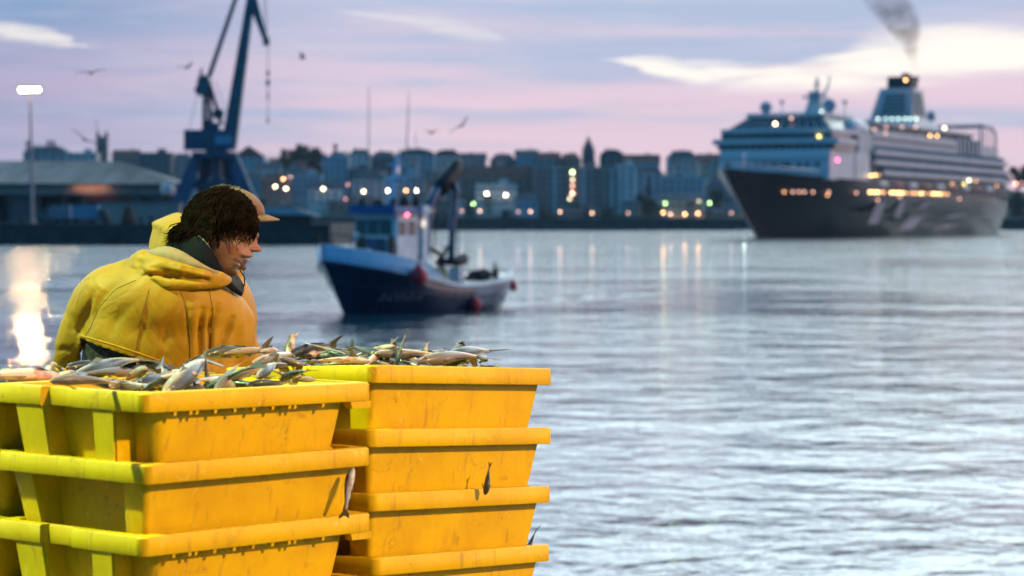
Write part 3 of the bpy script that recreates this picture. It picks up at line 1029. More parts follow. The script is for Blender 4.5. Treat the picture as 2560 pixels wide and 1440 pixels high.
def girder(mb, p, q, w0, w1, dp0, dp1, y0=1.5):
    d = (q - p).normalized()
    s = Vector((d.z, 0, -d.x))
    r = []
    for pt, w, dp in ((p, w0, dp0), (q, w1, dp1)):
        pt = pt + Vector((0, y0, 0))
        r.append([pt - s * w / 2 + Vector((0, -dp / 2, 0)), pt + s * w / 2 + Vector((0, -dp / 2, 0)), pt + s * w / 2 + Vector((0, dp / 2, 0)), pt - s * w / 2 + Vector((0, dp / 2, 0))])
    mb.loft(r)


b = MB()
girder(b, C(570, 366), C(626, -12), 2.9, 1.5, 3.4, 1.6)
for i in range(8):
    f = i / 7
    p = C(571, 360).lerp(C(626, -8), f) + Vector((0, 1.5, 0))
    w = 2.98 - 1.4 * f
    b.box(p, (w, 3.5 - 1.7 * f, .14))
b.build('main_jib', m_cranel, crane)
b = MB()
girder(b, C(520, 192), C(608, -66), .95, .8, .9, .8)
b.build('tie_rod', m_cranel, crane)
b = MB()
girder(b, C(608, -69), C(661, 96), 2.6, 1.0, 1.6, .9)
b.box(C(664, 103, 1.5), (1.3, 1.2, 1.6))
b.build('fly_jib', m_cranel, crane)
b = MB()
b.tube([C(655, -40, 1.5), C(664, 100, 1.5)], .07, 5)
b.tube([C(662, -30, 1.5), C(667, 100, 1.5)], .07, 5)
b.tube([C(668, 105, 1.5), C(668, 304, 1.5)], .08, 5)
b.tube([C(490, 238, 1.5), C(470, 326, 1.5)], .06, 5)
b.tube([C(535, 200, 1.5), C(572, 300, 1.5)], .06, 5)
b.build('hoist_rope', m_craned, crane)
b = MB()
for y, r_, h_ in ((182, .32, 1.2), (206, .38, 1.6), (238, .2, 1.6), (302, .3, .8)):
    p = C(668, y, 1.5)
    b.lathe([(.05, -h_ / 2), (r_, -h_ * .35), (r_, h_ * .35), (.05, h_ / 2)], p, 8)
b.build('hook_block', m_craned, crane)
# ================================================================== cruise ship
TS = Vector((45.7, 586.4, 0))                     # below the tip of the bow
ua = math.atan2(.908, .418)                       # direction bow -> stern
US, NS = Vector((math.cos(ua), math.sin(ua), 0)), Vector((math.sin(ua), -math.cos(ua), 0))    # NS: towards the port side
ship = empty('cruise_ship', TS, ua, label='huge white and navy cruise ship with a dark topped funnel leaving the harbour', cat='cruise ship')


def on_port(x, y, off=16.1):
    """local position on the port side of the ship (y = -off) seen at the photograph pixel"""
    k = (x - 1280) / F
    o = TS + NS * off
    s = (k * o.y - o.x) / (US.x - k * US.y)
    p = o + US * s
    return Vector((s, -off, CZ - (y - HZ) / F * p.y))


def on_front(x, y, s):
    """local position on the cross plane s of the ship seen at the photograph pixel"""
    k = (x - 1280) / F
    o = TS + US * s
    t = (k * o.y - o.x) / (NS.x - k * NS.y)
    p = o + NS * t
    return Vector((s, -t, CZ - (y - HZ) / F * p.y))


def hull(mb, levels, stem, Bf, Lent, stern, zf, pw=2.0, n=40, tb=0.75):
    """levels: 0..1 from keel to deck; half breadth grows from the stem over Lent(k) and narrows a little at the stern"""
    rings = []
    for k in levels:
        pr, sb = [], []
        for i in range(n + 1):
            f = (i / n) ** 1.25
            s = stem(k) + (stern(k) - stem(k)) * f
            w = Bf(k) * (1 - (1 - min(1, (s - stem(k)) / Lent(k))) ** pw)
            e = (stern(k) - s) / max(1e-3, (stern(k) - stem(k)))
            w *= 1 - (1 - tb) * max(0, 1 - e / .22) ** 2
            w = max(w, 0.02)
            pr.append((s, -w, zf(k, s)))
            sb.append((s, w, zf(k, s)))
        rings.append(pr[::-1] + sb)
    mb.loft(rings)


m_navy = mat('glossy_navy_hull', (.002, .010, .024), .18, var=.15, scale=.05, coat=.0, spec=.20)
m_white = mat('white_ship_paint', (.66, .68, .70), .35, var=.06, scale=.2, coat=.2)
m_offw = mat('warm_white_ship_paint', (.62, .60, .60), .4, var=.08, scale=.2)
m_dglass = mat('tinted_ship_glass', (.012, .03, .045), .12, var=.15, scale=.3, coat=.5)
m_gap = mat('balcony_wall_painted_shade', (.10, .15, .18), .6, var=.2, scale=.4)  # shade of the balcony and deck recesses put into the wall colour
m_black = mat('black_funnel_paint', (.012, .014, .02), .5)
m_teal = mat('teal_funnel_panel', (.04, .13, .15), .5, var=.2, scale=.4)
m_orange = mat('red_lifeboat', (.30, .06, .04), .5)

b = MB()
h_stem = lambda k: 15 + 30 * (1 - k) ** 1.1
h_B = lambda k: 10.5 + 5.5 * min(1, k * 1.4) ** .8
h_L = lambda k: 92 - 34 * k ** 1.2
hull(b, [0, .1, .25, .45, .65, .82, 1.0], h_stem, h_B, h_L, lambda k: 267 + 6 * k, lambda k, s: -2 + 17.5 * k + (2.0 * k * max(0, 1 - (s - 15) / 60) ** 1.5), pw=1.75)
hl = b.build('hull', m_navy, ship, smooth=True)
# white wave ornaments painted along the flank
b = MB()
rnd = random.Random(11)
for x0, x1, y0, y1 in ((2170, 2215, 505, 560), (2235, 2265, 500, 545), (2245, 2310, 540, 575), (2290, 2330, 505, 520), (2350, 2420, 535, 545), (2330, 2400, 560, 572), (2425, 2500, 512, 520), (2430, 2500, 535, 540)):
    a, c = on_port(x0, y1, 16.06), on_port(x1, y0, 16.06)
    d = (c.x - a.x)
    z0, z1 = a.z, max(c.z, a.z + 1)
    if z1 > 13.5:
        z1 = 13.5
    b.add([(a.x, -16.06, z0), (a.x + d * .55, -16.06, z0 + .2), (c.x, -16.06, z1), (a.x + d * .5, -16.06, z1 - .3)], [(0, 1, 2, 3)])
b.build('wave_ornament', mat('pale_hull_ornament', (.14, .18, .26), .4, coat=.3), hl)
b = MB()
b.tube([(h_stem(k) + .1, 0, -2 + 17.5 * k + 2 * k) for k in (1, .8, .6, .4, .25, .12)], .28, 6)
b.build('stem_highlight', m_offw, hl)  # off-white strip added as the bright lit line along the stem


def sbox(name, s0, s1, hw, z0, z1, m, parent=ship, bev=0.0, hw1=None, slope=0.0):
    b_ = MB()
    h1 = hw1 if hw1 is not None else hw
    b_.hexa([(s0, -hw, z0), (s1, -hw, z0), (s1, hw, z0), (s0, hw, z0)], [(s0 + slope, -h1, z1), (s1, -h1, z1), (s1, h1, z1), (s0 + slope, h1, z1)])
    return b_.build(name, m, parent, bevel=bev)


# white forward block and bridge
front = sbox('forward_block', 55, 78, 15.3, 15.2, 23.2, m_white, slope=1.0, bev=.25)
for i, x in enumerate((1822, 1868, 1893, 1912, 1935, 1962, 1972, 1998, 2018, 2044)):
    p = on_front(x, 413, 55.6)
    b = MB()
    b.box((55.42, p.y, 19.2), (.4, 1.3 if i not in (4, 5) else 2.2, 1.0))
    b.build('window', m_dglass, front)
b = MB()
b.box((55.3, 0, 17.4), (.5, 30.4, .25)); b.box((55.6, 0, 20.9), (.6, 30.4, .3))
b.build('sill_band', m_offw, front)
sbox('forward_side_block', 78, 92, 15.5, 15.2, 23.0, m_white, slope=.4, bev=.2)


def glass_band(name, s0, s1, hw, z0, z1, n, hw1=None, slope=0.0):
    h1 = hw1 or hw
    b_ = MB()
    b_.hexa([(s0, -hw, z0), (s1, -hw, z0), (s1, hw, z0), (s0, hw, z0)], [(s0 + slope, -h1, z1), (s1, -h1, z1), (s1, h1, z1), (s0 + slope, h1, z1)])
    for i in range(n):
        f = (i + .5) / n * 2 - 1
        b_.tube([(s0 - .02, f * hw, z0), (s0 + slope - .02, f * h1, z1)], .11, 4, 1)
    return b_.build(name, [m_dglass, m_white], ship)


glass_band('lower_window_band', 57.0, 76, 16.2, 23.2, 24.6, 16)
br = sbox('bridge', 56.2, 74, 17.4, 24.6, 26.1, m_white, bev=.2)
glass_band('bridge_window_band', 57.6, 74, 15.4, 26.1, 27.6, 18)
sbox('lounge_roof', 57.2, 84, 15.4, 27.6, 28.8, m_white, bev=.2)
lg = glass_band('observation_lounge', 60.0, 84, 14.2, 28.8, 32.1, 11, hw1=10.4, slope=5.0)
sbox('upper_deckhouse', 64.5, 92, 10.8, 32.1, 33.2, m_white, bev=.2)
# long white side houses
sbox('side_house', 84, 118, 14.6, 23.0, 28.4, m_offw, bev=.2)
b = MB()
b.lathe([(.5, 0), (2.2, 1.5), (2.7, 8), (2.2, 16), (.5, 19)], (80, -12.4, 29.6), 14, 0, Matrix.Rotation(R(90), 3, 'Y'))
b.build('tender_cover', m_white, ship, smooth='all')
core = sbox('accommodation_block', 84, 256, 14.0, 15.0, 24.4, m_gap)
for j, z in enumerate((17.2, 20.05, 22.8)):
    s0 = 96 + (8 if j == 0 else 0)
    b = MB()
    b.box(((s0 + 254) / 2, 0, z + .65), (254 - s0, 31.8, 1.25))
    b.box(((s0 + 254) / 2, 0, z - .05), (254 - s0, 31.0, .18))
    for i in range(46):
        for sg in (-1, 1):
            b.box((s0 + 3 + i * 3.3, sg * 15.0, z + 1.95), (.14, 1.9, 1.35))
    b.build('balcony_row', m_offw, core)
# lifeboat deck
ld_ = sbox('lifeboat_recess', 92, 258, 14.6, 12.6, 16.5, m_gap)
for i in range(9):
    b = MB()
    s = 104 + i * 15.5
    b.loft([[(s + q, -15.3 + math.cos(t) * w, 14.6 + math.sin(t) * w * .95) for t in [2 * math.pi * kk / 10 for kk in range(10)]] for q, w in ((-5, .2), (-4.3, .8), (-2, 1.15), (2, 1.15), (4.3, .8), (5, .2))])
    lb_ = b.build('lifeboat', m_orange if i % 2 else m_offw, ld_, smooth='all')
    b = MB()
    for q in (-3.4, 3.4):
        b.tube([(s + q, -14.2, 16.3), (s + q, -15.6, 16.2), (s + q, -15.6, 15.0)], .12, 5)
    b.build('davit', m_white, lb_)
sbox('upper_house', 97, 190, 14.8, 24.9, 29.6, m_offw, bev=.25)
b = MB()
for i in range(28):
    b.box((100 + i * 3.2, -14.9, 27.3), (2.1, .25, 1.1))
b.build('window_band', mat('pale_grey_glass', (.22, .25, .29), .3), ship)
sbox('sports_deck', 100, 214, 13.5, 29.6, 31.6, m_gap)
sbox('deck_edge', 98, 216, 14.6, 31.6, 32.2, m_white, bev=.1)
for i in range(6):
    sbox('deck_column', 192 + i * 5.2, 194 + i * 5.2, 14.7, 24.9, 30.4, m_offw)
sbox('aft_glass_house', 191, 222, 14.3, 24.9, 30.2, m_dglass)
sbox('aft_deckhouse', 226, 250, 13.5, 24.4, 29.0, m_offw, bev=.3)
b = MB()
for sg in (-1, 1):
    b.tube([(232, sg * 12, 29), (231, sg * 12, 34), (233, sg * 11.5, 36), (250, sg * 11.5, 35.5), (252, sg * 12, 33.5), (252, sg * 12, 28)], .45, 6)
for s in (233, 242, 250):
    b.tube([(s, -11.6, 35.8), (s, 11.6, 35.8)], .35, 6)
for s in (237, 244):
    b.tube([(s, -12, 28.5), (s, -12, 35.6)], .25, 6)
b.build('aft_frame', mat('pinkish_frame_paint', (.45, .34, .38), .5), ship)
b = MB()
for sg in (-1, 1):
    b.tube([(99, sg * 14.4, 33.2), (216, sg * 14.4, 33.2)], .09, 4)
    for i in range(40):
        b.tube([(99 + i * 3, sg * 14.4, 32.2), (99 + i * 3, sg * 14.4, 33.2)], .06, 4)
b.build('railing', m_white, ship)
# funnel
b = MB()
b.hexa([(163, -8.6, 33.7), (196, -8.6, 33.7), (196, 8.6, 33.7), (163, 8.6, 33.7)], [(166, -7.6, 37.2), (192, -7.6, 37.2), (192, 7.6, 37.2), (166, 7.6, 37.2)])
b.build('funnel_base', m_white, ship, bevel=.3).location = (0, 0, -1.7)
b = MB()
b.hexa([(167, -6.6, 37.0), (186, -6.6, 37.0), (186, 6.6, 37.0), (167, 6.6, 37.0)], [(173.5, -5.2, 47.0), (184, -5.2, 47.0), (184, 5.2, 47.0), (173.5, 5.2, 47.0)])
fu = b.build('funnel', m_white, ship, bevel=.5)
fu.location = (0, 0, -1.7)
b = MB()
b.hexa([(167.6, -4.2, 38.6), (168.4, -4.2, 38.6), (168.4, 3.6, 38.6), (167.6, 3.6, 38.6)], [(172.3, -3.2, 45.6), (173.1, -3.2, 45.6), (173.1, 2.9, 45.6), (172.3, 2.9, 45.6)])
b.build('funnel_panel', m_teal, fu)
b = MB()
b.hexa([(170.5, -6.62, 38.5), (183, -6.62, 38.5), (183, -6.2, 38.5), (170.5, -6.2, 38.5)], [(174.6, -5.62, 45.8), (182.5, -5.62, 45.8), (182.5, -5.2, 45.8), (174.6, -5.2, 45.8)])
b.build('funnel_panel', m_teal, fu)
b = MB()
for i in range(9):
    f = i / 8
    z = 37.4 + 9.2 * f
    hw = 6.75 - 1.4 * f
    s0 = 166.6 + 6.4 * f
    b.box(((s0 + 186) / 2, 0, z), (186 - s0 + .3, 2 * hw, .22))
b.build('funnel_louvre', m_offw, fu)
b = MB()
b.hexa([(176.0, -3.6, 47.0), (184, -3.6, 47.0), (184, 3.6, 47.0), (176, 3.6, 47.0)], [(177.5, -3.9, 50.8), (186, -3.9, 51.2), (186, 3.9, 51.2), (177.5, 3.9, 50.8)])
for i in range(3):
    b.lathe([(.7, 50), (.7, 52.0), (.55, 52.0)], (179.5 + i * 2.4, -.8, 0), 10)
b.build('funnel_cap', m_black, fu)
b = MB()
for i in range(3):
    b.tube([(188, -3 + 3 * i, 33), (188.5, -3 + 3 * i, 45)], .3, 6)
for z in (36, 39, 42, 44.5):
    b.box((188.3, 0, z), (.4, 7.5, .3))
b.build('funnel_ladder', m_offw, fu)
b = MB()
b.hexa([(196, -5, 33.7), (212, -5, 33.7), (212, 5, 33.7), (196, 5, 33.7)], [(196, -4, 38.5), (203, -4, 36.5), (203, 4, 36.5), (196, 4, 38.5)])
b.build('pool_house', m_white, ship, bevel=.3).location = (0, 0, -1.7)
b = MB()
b.ell((203, -3, 39.4), (1.5, 1.5, 1.8), 12, 8)
b.tube([(203, -3, 36.5), (203, -3, 38)], .35, 6)
b.build('radome', mat('bluish_dome', (.22, .34, .44), .5), ship, smooth='all').location = (0, 0, -1.7)
# mast and domes over the bridge
m_dome = mat('blue_white_dome', (.30, .42, .52), .45)
for x, y, r in ((1915, 268, 1.7), (2073, 263, 1.9)):
    p = on_front(x, y, 80)
    b = MB()
    b.ell((80, p.y, p.z), (r, r, r * .95), 16, 10)
    b.tube([(80, p.y, 33), (80, p.y, p.z - r * .7)], r * .6, 8)
    b.build('radome', m_dome, ship, smooth=True)
pm = on_front(2037, 285, 82)
b = MB()
b.hexa([(80, pm.y - 2.6, 33.0), (86, pm.y - 2.6, 33.0), (86, pm.y + 2.6, 33.0), (80, pm.y + 2.6, 33.0)], [(81.5, pm.y - 1.5, 37.8), (85, pm.y - 1.5, 37.8), (85, pm.y + 1.5, 37.8), (81.5, pm.y + 1.5, 37.8)])
mst = b.build('radar_mast', m_offw, ship)
b = MB()
b.box((82, pm.y, 38.2), (2.6, 6.4, .6)); b.box((82, pm.y, 39.1), (1.6, 3.0, 1.3))
b.build('yard', m_dome, mst)
b = MB()
b.tube([(82, pm.y - .4, 39), (82, pm.y - .7, 43.4)], .38, 6)
b.tube([(82, pm.y - 2.4, 38.6), (83, pm.y - 3.6, 41.6)], .30, 6); b.tube([(83, pm.y - 3.6, 41.6), (83, pm.y - 3.9, 44.0)], .22, 6)
b.box((82, pm.y - .6, 41.6), (.5, 2.0, .35))
b.build('antenna', m_dome, mst)
for x in (1955, 2112):
    p = on_front(x, 255, 84)
    b = MB()
    b.tube([(84, p.y, 33.0), (84, p.y, p.z)], .12, 5)
    b.ell((84, p.y, p.z), (.7, .7, .6), 10, 6)
    b.build('antenna', m_dome, ship)
# railing on the bow
b = MB()
dkz = lambda s_: 15.5 + 2.0 * max(0, 1 - (s_ - 15) / 60) ** 1.5
dkw = lambda s_: h_B(1) * (1 - (1 - max(0, min(1, (s_ - 15) / h_L(1)))) ** 1.75) - .4
for sg in (-1, 1):
    for i in range(12):
        s = 18 + i * 3.2
        b.tube([(s, sg * dkw(s), dkz(s) - .1), (s, sg * dkw(s), dkz(s) + 1.5)], .1, 4)
    b.tube([(18 + i * 3.2, sg * dkw(18 + i * 3.2), dkz(18 + i * 3.2) + 1.5) for i in range(12)], .12, 4)
b.build('bow_railing', m_white, ship)
b = MB()
b.tube([(32, 0, 15.5), (32, 0, 22)], .22, 6)
b.box((32, 0, 20), (.4, 2, .3))
b.build('foremast', m_white, ship)
# lit lamps of the ship
EM = {'gold': ((1.0, .58, .18), 10), 'dgold': ((1.0, .46, .14), 4), 'wht': ((1.0, .84, .58), 14), 'org': ((1.0, .40, .15), 13), 'dorg': ((1.0, .50, .34), 3.2), 'red': ((1.0, .07, .22), 13),
      'grn': ((.75, 1.0, .80), 4.5), 'yel': ((.95, .75, .18), 8), 'brt': ((1.0, .64, .36), 20)}


def ship_lamp(kd, p, r=.34, par=ship, nm='deck_lamp', box=None):
    b_ = MB()
    if box:
        b_.box((0, 0, 0), box)
    else:
        b_.ell((0, 0, 0), (r, r, r), 10, 7)
    o_ = b_.build(nm, glow('ship_' + kd, *EM[kd]), par, smooth=False)
    o_.location = p
    return o_


for kd, x, y, s in (('brt', 1940, 310, 61.0), ('dorg', 1980, 296, 63), ('grn', 2055, 280, 80), ('yel', 2049, 341, 57.2), ('dorg', 1945, 444, 54.6), ('dorg', 1806, 444, 54.6)):
    ship_lamp(kd, on_front(x, y, s) + Vector((-.6, 0, 0)))
ship_lamp('red', Vector((57, -17.0, 0)) + Vector((0, 0, on_front(2080, 400, 57).z)), .38)
for kd, x, y in (('dorg', 2141, 482), ('gold', 2178, 439), ('gold', 2187, 438), ('dgold', 2196, 438), ('wht', 2423, 451), ('yel', 2410, 460), ('dgold', 2440, 453), ('dgold', 2380, 460), ('dorg', 2399, 497),
                 ('dorg', 2195, 500), ('dorg', 2250, 493), ('dorg', 2215, 318), ('dorg', 2255, 318), ('dorg', 2289, 318), ('wht', 2361, 320), ('gold', 2325, 339), ('gold', 2343, 340), ('dorg', 2214, 333), ('dorg', 2186, 323), ('dgold', 2492, 465)):
    ship_lamp(kd, on_port(x, y, 16.2 if y > 350 else 14.9), .30)
for x in (2195, 2214, 2230, 2246, 2262, 2275, 2290):
    ship_lamp('grn', on_port(x, 297, 8.9), .34)
ship_lamp('org', on_port(2264, 200, 4.2), .38)
# lit lounge windows low on the flank, and lit openings in the bow
rowm = MB()
for x, kd in ((2175, 'gold'), (2184, 'gold'), (2193, 'gold'), (2201, 'dgold'), (2209, 'dgold'), (2228, 'gold'), (2237, 'gold'), (2246, 'gold'), (2255, 'gold'), (2264, 'dgold'), (2278, 'dgold'), (2286, 'dgold'), (2294, 'dgold'),
              (2303, 'gold'), (2311, 'dgold'), (2326, 'dgold'), (2334, 'gold'), (2342, 'gold'), (2351, 'gold'), (2360, 'dgold'), (2369, 'dgold')):
    p = on_port(x, 480 + (x - 2175) * .028, 16.05)
    p.y = -16.05
    ship_lamp(kd, p, par=hl, nm='lit_window', box=(1.6, .14, .6))
for x, kd in ((1958, 'dgold'), (1979, 'dorg'), (1995, 'dorg'), (2010, 'dorg'), (2030, 'dorg'), (2066, 'dgold'), (2071, 'dorg')):
    for s in np.arange(16, 80, .4):
        k = (12.3 + 2) / 17.9
        w = h_B(k) * (1 - (1 - max(0, min(1, (s - h_stem(k)) / h_L(k)))) ** 1.75)
        p = TS + US * s + NS * w
        if 1280 + F * p.x / p.y > x:
            break
    zz = CZ - ((480 if x != 2066 else 488) - HZ) / F * p.y
    ship_lamp(kd, Vector((s, -w - .05, zz)), .30, par=hl, nm='lit_port')
# ================================================================== blue fishing boat
TB = Vector((-8.15, 104.0, 0))
ub = math.atan2(.854, .52)
UB, NB = Vector((math.cos(ub), math.sin(ub), 0)), Vector((math.sin(ub), -math.cos(ub), 0))
boat = empty('fishing_boat', TB, ub, label='blue and white wooden fishing boat heading in with a bent blue deck crane', cat='fishing boat')


def bport(x, y, off):
    k = (x - 1280) / F
    o = TB + NB * off
    s = (k * o.y - o.x) / (UB.x - k * UB.y)
    p = o + UB * s
    return Vector((s, -off, CZ - (y - HZ) / F * p.y))


m_bhull = mat('blue_boat_paint', (.006, .026, .075), .30, var=.2, scale=1.2, coat=.2, bump=.004)
m_bwhite = mat('white_boat_paint', (.76, .82, .86), .4, var=.12, scale=1.5, bump=.003)
m_bsky = mat('sky_blue_boat_paint', (.22, .52, .76), .4, var=.1, scale=1.5)
m_roofb = mat('bright_blue_boat_roof', (.015, .14, .38), .4, var=.1, scale=1.5)
m_bblue = mat('blue_gantry_paint', (.015, .085, .19), .4, var=.2, scale=2, coat=.3)
m_bdark = mat('dark_boat_gear', (.008, .012, .018), .6, var=.3, scale=3)
m_wood = mat('varnished_wood', (.10, .045, .02), .4, var=.25, scale=3)
BL = 13.4
shz = lambda s: 1.08 + 1.25 * max(0, 1 - s / 7.6) ** 1.25 + .5 * max(0, (s - 9.0) / 4.4) ** 1.6
bstem = lambda k: 1.95 * (1 - k) ** .85
bB = lambda k: 1.55 + .80 * min(1, k * 1.3) ** .7
bLe = lambda k: 6.2 - 1.6 * k
bstern = lambda k: 12.7 + .7 * k
bz = lambda k, s: -.6 + (shz(s) + .6) * k
bw = lambda k, s: max(.02, bB(k) * (1 - (1 - max(0, min(1, (s - bstem(k)) / bLe(k)))) ** 2.1) * (1 - .42 * max(0, 1 - (bstern(k) - s) / max(.01, (bstern(k) - bstem(k))) / .22) ** 2))
b = MB()
hull(b, [0, .2, .35, .5, .65, .8, .9, 1.0], bstem, bB, bLe, bstern, bz, pw=2.1, n=36, tb=.58)
bh = b.build('hull', m_bhull, boat, smooth=True)
# rubbing strakes
b = MB()
for sg in (-1, 1):
    b.tube([(s, sg * (bw(1, s) + .02), bz(1, s) - .02) for s in np.linspace(.05, 13.3, 34)], .06, 6)
    b.tube([(s, sg * (bw(.72, s) + .02), bz(.72, s)) for s in np.linspace(.8, 13.1, 34)], .045, 6)
b.build('rubbing_strake', m_bhull, bh)
# white bulwark on the forward half, low white rail aft
b = MB()
rg = []
ss = list(np.linspace(.02, 6.2, 22))
bulh = lambda s: .72 if s < 4.6 else .72 - .52 * (s - 4.6) / 1.6
for sg in (-1, 1):
    lo = [(s, sg * (bw(1, s) + .01), bz(1, s) + .02) for s in ss]
    hi_ = [(s - .05, sg * (bw(1, s) + .05), bz(1, s) + bulh(s)) for s in ss]
    hin = [(s + .02, sg * (bw(1, s) - .05), bz(1, s) + bulh(s)) for s in ss]
    lin_ = [(s + .06, sg * (bw(1, s) - .08), bz(1, s) + .02) for s in ss]
    b.loft([lo, hi_, hin, lin_], cap=(False, False), closed=False)
b.build('bulwark', m_bsky, boat, smooth='all')
b = MB()
for sg in (-1, 1):
    b.tube([(s, sg * (bw(1, s) + .03), bz(1, s) + bulh(s)) for s in ss], .045, 6)
    # pale stripe with a darker blue swoosh below it
    b.loft([[(s, sg * (bw(1, s) + .045), bz(1, s) + .03) for s in ss[8:]], [(s, sg * (bw(1, s) + .055), bz(1, s) + .05 + .22 * min(1, (s - ss[8]) / 2.5)) for s in ss[8:]]], cap=(False, False), closed=False)
b.build('bulwark_cap', m_bwhite, boat, smooth='all')
b = MB()
sa = list(np.linspace(5.9, 13.35, 26))
for sg in (-1, 1):
    b.loft([[(s, sg * (bw(1, s) + .03), bz(1, s) - .10) for s in sa], [(s, sg * (bw(1, s) + .05), bz(1, s) + .16 + .1 * max(0, (s - 10) / 3)) for s in sa],
            [(s, sg * (bw(1, s) - .10), bz(1, s) + .16 + .1 * max(0, (s - 10) / 3)) for s in sa], [(s, sg * (bw(1, s) - .12), bz(1, s) - .10) for s in sa]], cap=(False, False), closed=False)
b.build('rail', m_bwhite, boat, smooth='all')
b = MB()
b.loft([[(s, -bw(.62, s) + .1, bz(.62, s)) for s in np.linspace(.9, 13.2, 24)], [(s, bw(.62, s) - .1, bz(.62, s)) for s in np.linspace(.9, 13.2, 24)]], cap=(False, False), closed=False)
b.build('deck', m_wood, boat)
# registration on the bow
fc = bpy.data.curves.new('lettering', 'FONT')
fc.body = '3-CO-2-10'
fc.size = .46
fc.extrude = .004
fo = bpy.data.objects.new('lettering_tmp', fc)
COL.objects.link(fo)
dg = bpy.context.evaluated_depsgraph_get()
tm = bpy.data.meshes.new_from_object(fo.evaluated_get(dg))
bpy.data.objects.remove(fo)
p0 = bport(948, 752, 1.6)
kk = .46
for v in tm.vertices:
    s = 2.55 + v.co.x * .98 + v.co.y * .25
    z = .58 + v.co.y
    k = (z + .6) / (shz(s) + .6)
    v.co = (s, -bw(k, s) - .03 - (.004 if v.co.z > 0 else 0), z)
tx = link('registration', tm, mat('worn_white_lettering', (.36, .42, .46), .6, var=.3, scale=8), bh)
b = MB()
# painted patch at the stern quarter
for s0, s1, k0, k1 in ((11.2, 12.4, .58, .80),):
    n_ = 10
    b.loft([[(s, -bw(k, s) - .02, bz(k, s)) for s in np.linspace(s0, s1, n_)] for k in np.linspace(k0, k1, 4)], cap=(False, False), closed=False)
b.build('stern_patch', m_bblue, bh)
b = MB()
sq = list(np.linspace(8.6, 13.1, 16))
b.loft([[(s, -bw(k, s) - .012, bz(k, s)) for s in sq] for k in (.47, .6, .74, .88, .93)], cap=(False, False), closed=False)
b.build('stern_stripe', mat('greyish_white_boat_paint', (.28, .34, .42), .45, var=.25, scale=1.4), bh, smooth='all')
# wheelhouse
WZ = 2.45
wx0, wx1, wy = 3.9, 5.75, 1.18
wheel = MB()
wheel.hexa([(wx0, -wy, 1.2), (wx1, -wy, 1.2), (wx1, wy, 1.2), (wx0, wy, 1.2)], [(wx0 + .12, -wy + .04, 4.35), (wx1, -wy + .04, 4.35), (wx1, wy - .04, 4.35), (wx0 + .12, wy - .04, 4.35)])
wh_ = wheel.build('wheelhouse', m_bwhite, boat, bevel=.05)
b = MB()
b.box(((wx0 + wx1) / 2 - .1, 0, 4.42), (2.35, 2.75, .10))
b.box((wx0 - .02, 0, 4.62), (.30, 2.45, .34))
for i in range(12):
    b.box((wx0 - .18, -1.1 + i * .2, 4.62), (.06, .07, .26))
b.box(((wx0 + wx1) / 2, 0, 4.58), (1.8, 2.3, .24))
b.build('roof', m_roofb, wh_, bevel=.03)
for y0, y1 in ((.52, 1.04), (-.16, .42), (-.88, -.26)):
    b = MB()
    b.hexa([(wx0 + .03, y0, 3.45), (wx0 + .12, y0, 3.45), (wx0 + .12, y1, 3.45), (wx0 + .03, y1, 3.45)], [(wx0 + .06, y0, 4.14), (wx0 + .16, y0, 4.14), (wx0 + .16, y1, 4.14), (wx0 + .06, y1, 4.14)])
    b.build('window', m_glass, wh_)
for x in (4.45, 5.22):
    b = MB()
    b.box((x, -wy + .01, 3.75), (.5, .06, .6))
    b.build('window', m_glass, wh_)
b = MB()
b.box((wx0 - .04, .72, 2.75), (.06, .42, 1.25))
b.build('door', m_wood, wh_)
b = MB()
b.box((wx0 - .05, -.95, 2.85), (.08, .30, 1.1))
b.build('locker', m_wood, wh_)
b = MB()
b.box((wx0 - .03, -.1, 3.0), (.05, 1.0, .6))
b.build('front_panel', m_bblue, wh_)
# white casing behind the wheelhouse
b = MB()
b.box((6.15, -1.0, 3.0), (.55, .5, 3.2))
b.box((6.15, -1.0, 4.55), (.75, .7, .35))
cs = b.build('engine_casing', m_bwhite, boat, bevel=.06)
b = MB()
b.ell((5.95, -1.28, 3.95), (.10, .08, .18), 10, 6)
b.build('lamp', glow('boat_lamp', (1.0, .8, .55), 1.2), cs)
b = MB()
for i, (x, y, h, r_) in enumerate(((4.3, .95, .42, .17), (4.6, .3, .35, .25), (5.2, -.1, .42, .2), (5.2, -.75, .5, .22), (5.9, -.9, .55, .16))):
    b.lathe([(r_, 0), (r_ * 1.15, h * .4), (r_ * .7, h)], (x, y, 4.68), 9)
b.build('roof_gear', m_bdark, wh_)
b = MB()
b.tube([(5.1, -.05, 4.6), (5.25, -.1, 5.6), (5.45, -.2, 7.1)], [.17, .13, .07], 8)
b.tube([(5.3, -.75, 5.9), (5.35, .55, 5.9)], .06, 6)
b.tube([(5.4, -.55, 6.6), (5.42, .35, 6.6)], .05, 6)
b.build('mast', m_bsky, boat)
b = MB()
b.tube([bport(921, 520, .0) + Vector((0, 0, 0)), bport(922, 330, .0), bport(922, 218, .0)], [.035, .025, .014], 5)
b.build('aerial', mat('grey_aerial', (.22, .22, .25), .5), boat)
b = MB()
b.tube([bport(1014, 410, 0.2), bport(1020, 300, .2), bport(1022, 228, .2)], [.035, .025, .014], 5)
b.build('aerial', MATS['grey_aerial'], boat)
b = MB()
b.tube([bport(1039, 480, .3), bport(1040, 330, .3)], [.02, .012], 5)
b.build('aerial', MATS['grey_aerial'], boat)
b = MB()
p = bport(1020, 535, .95)
b.ell(p + Vector((-.35, -.2, 0)), (.055, .055, .055), 10, 7)
b.build('port_light', glow('red_nav_light', (1.0, .06, .10), 60), boat)
b = MB()
p = bport(891, 590, -.35)
b.ell(p, (.17, .17, .2), 10, 7)
b.build('foredeck_lamp', mat('white_lamp_ball', (.8, .8, .8), .4), boat)  # unlit white ball standing in for the foredeck lamp
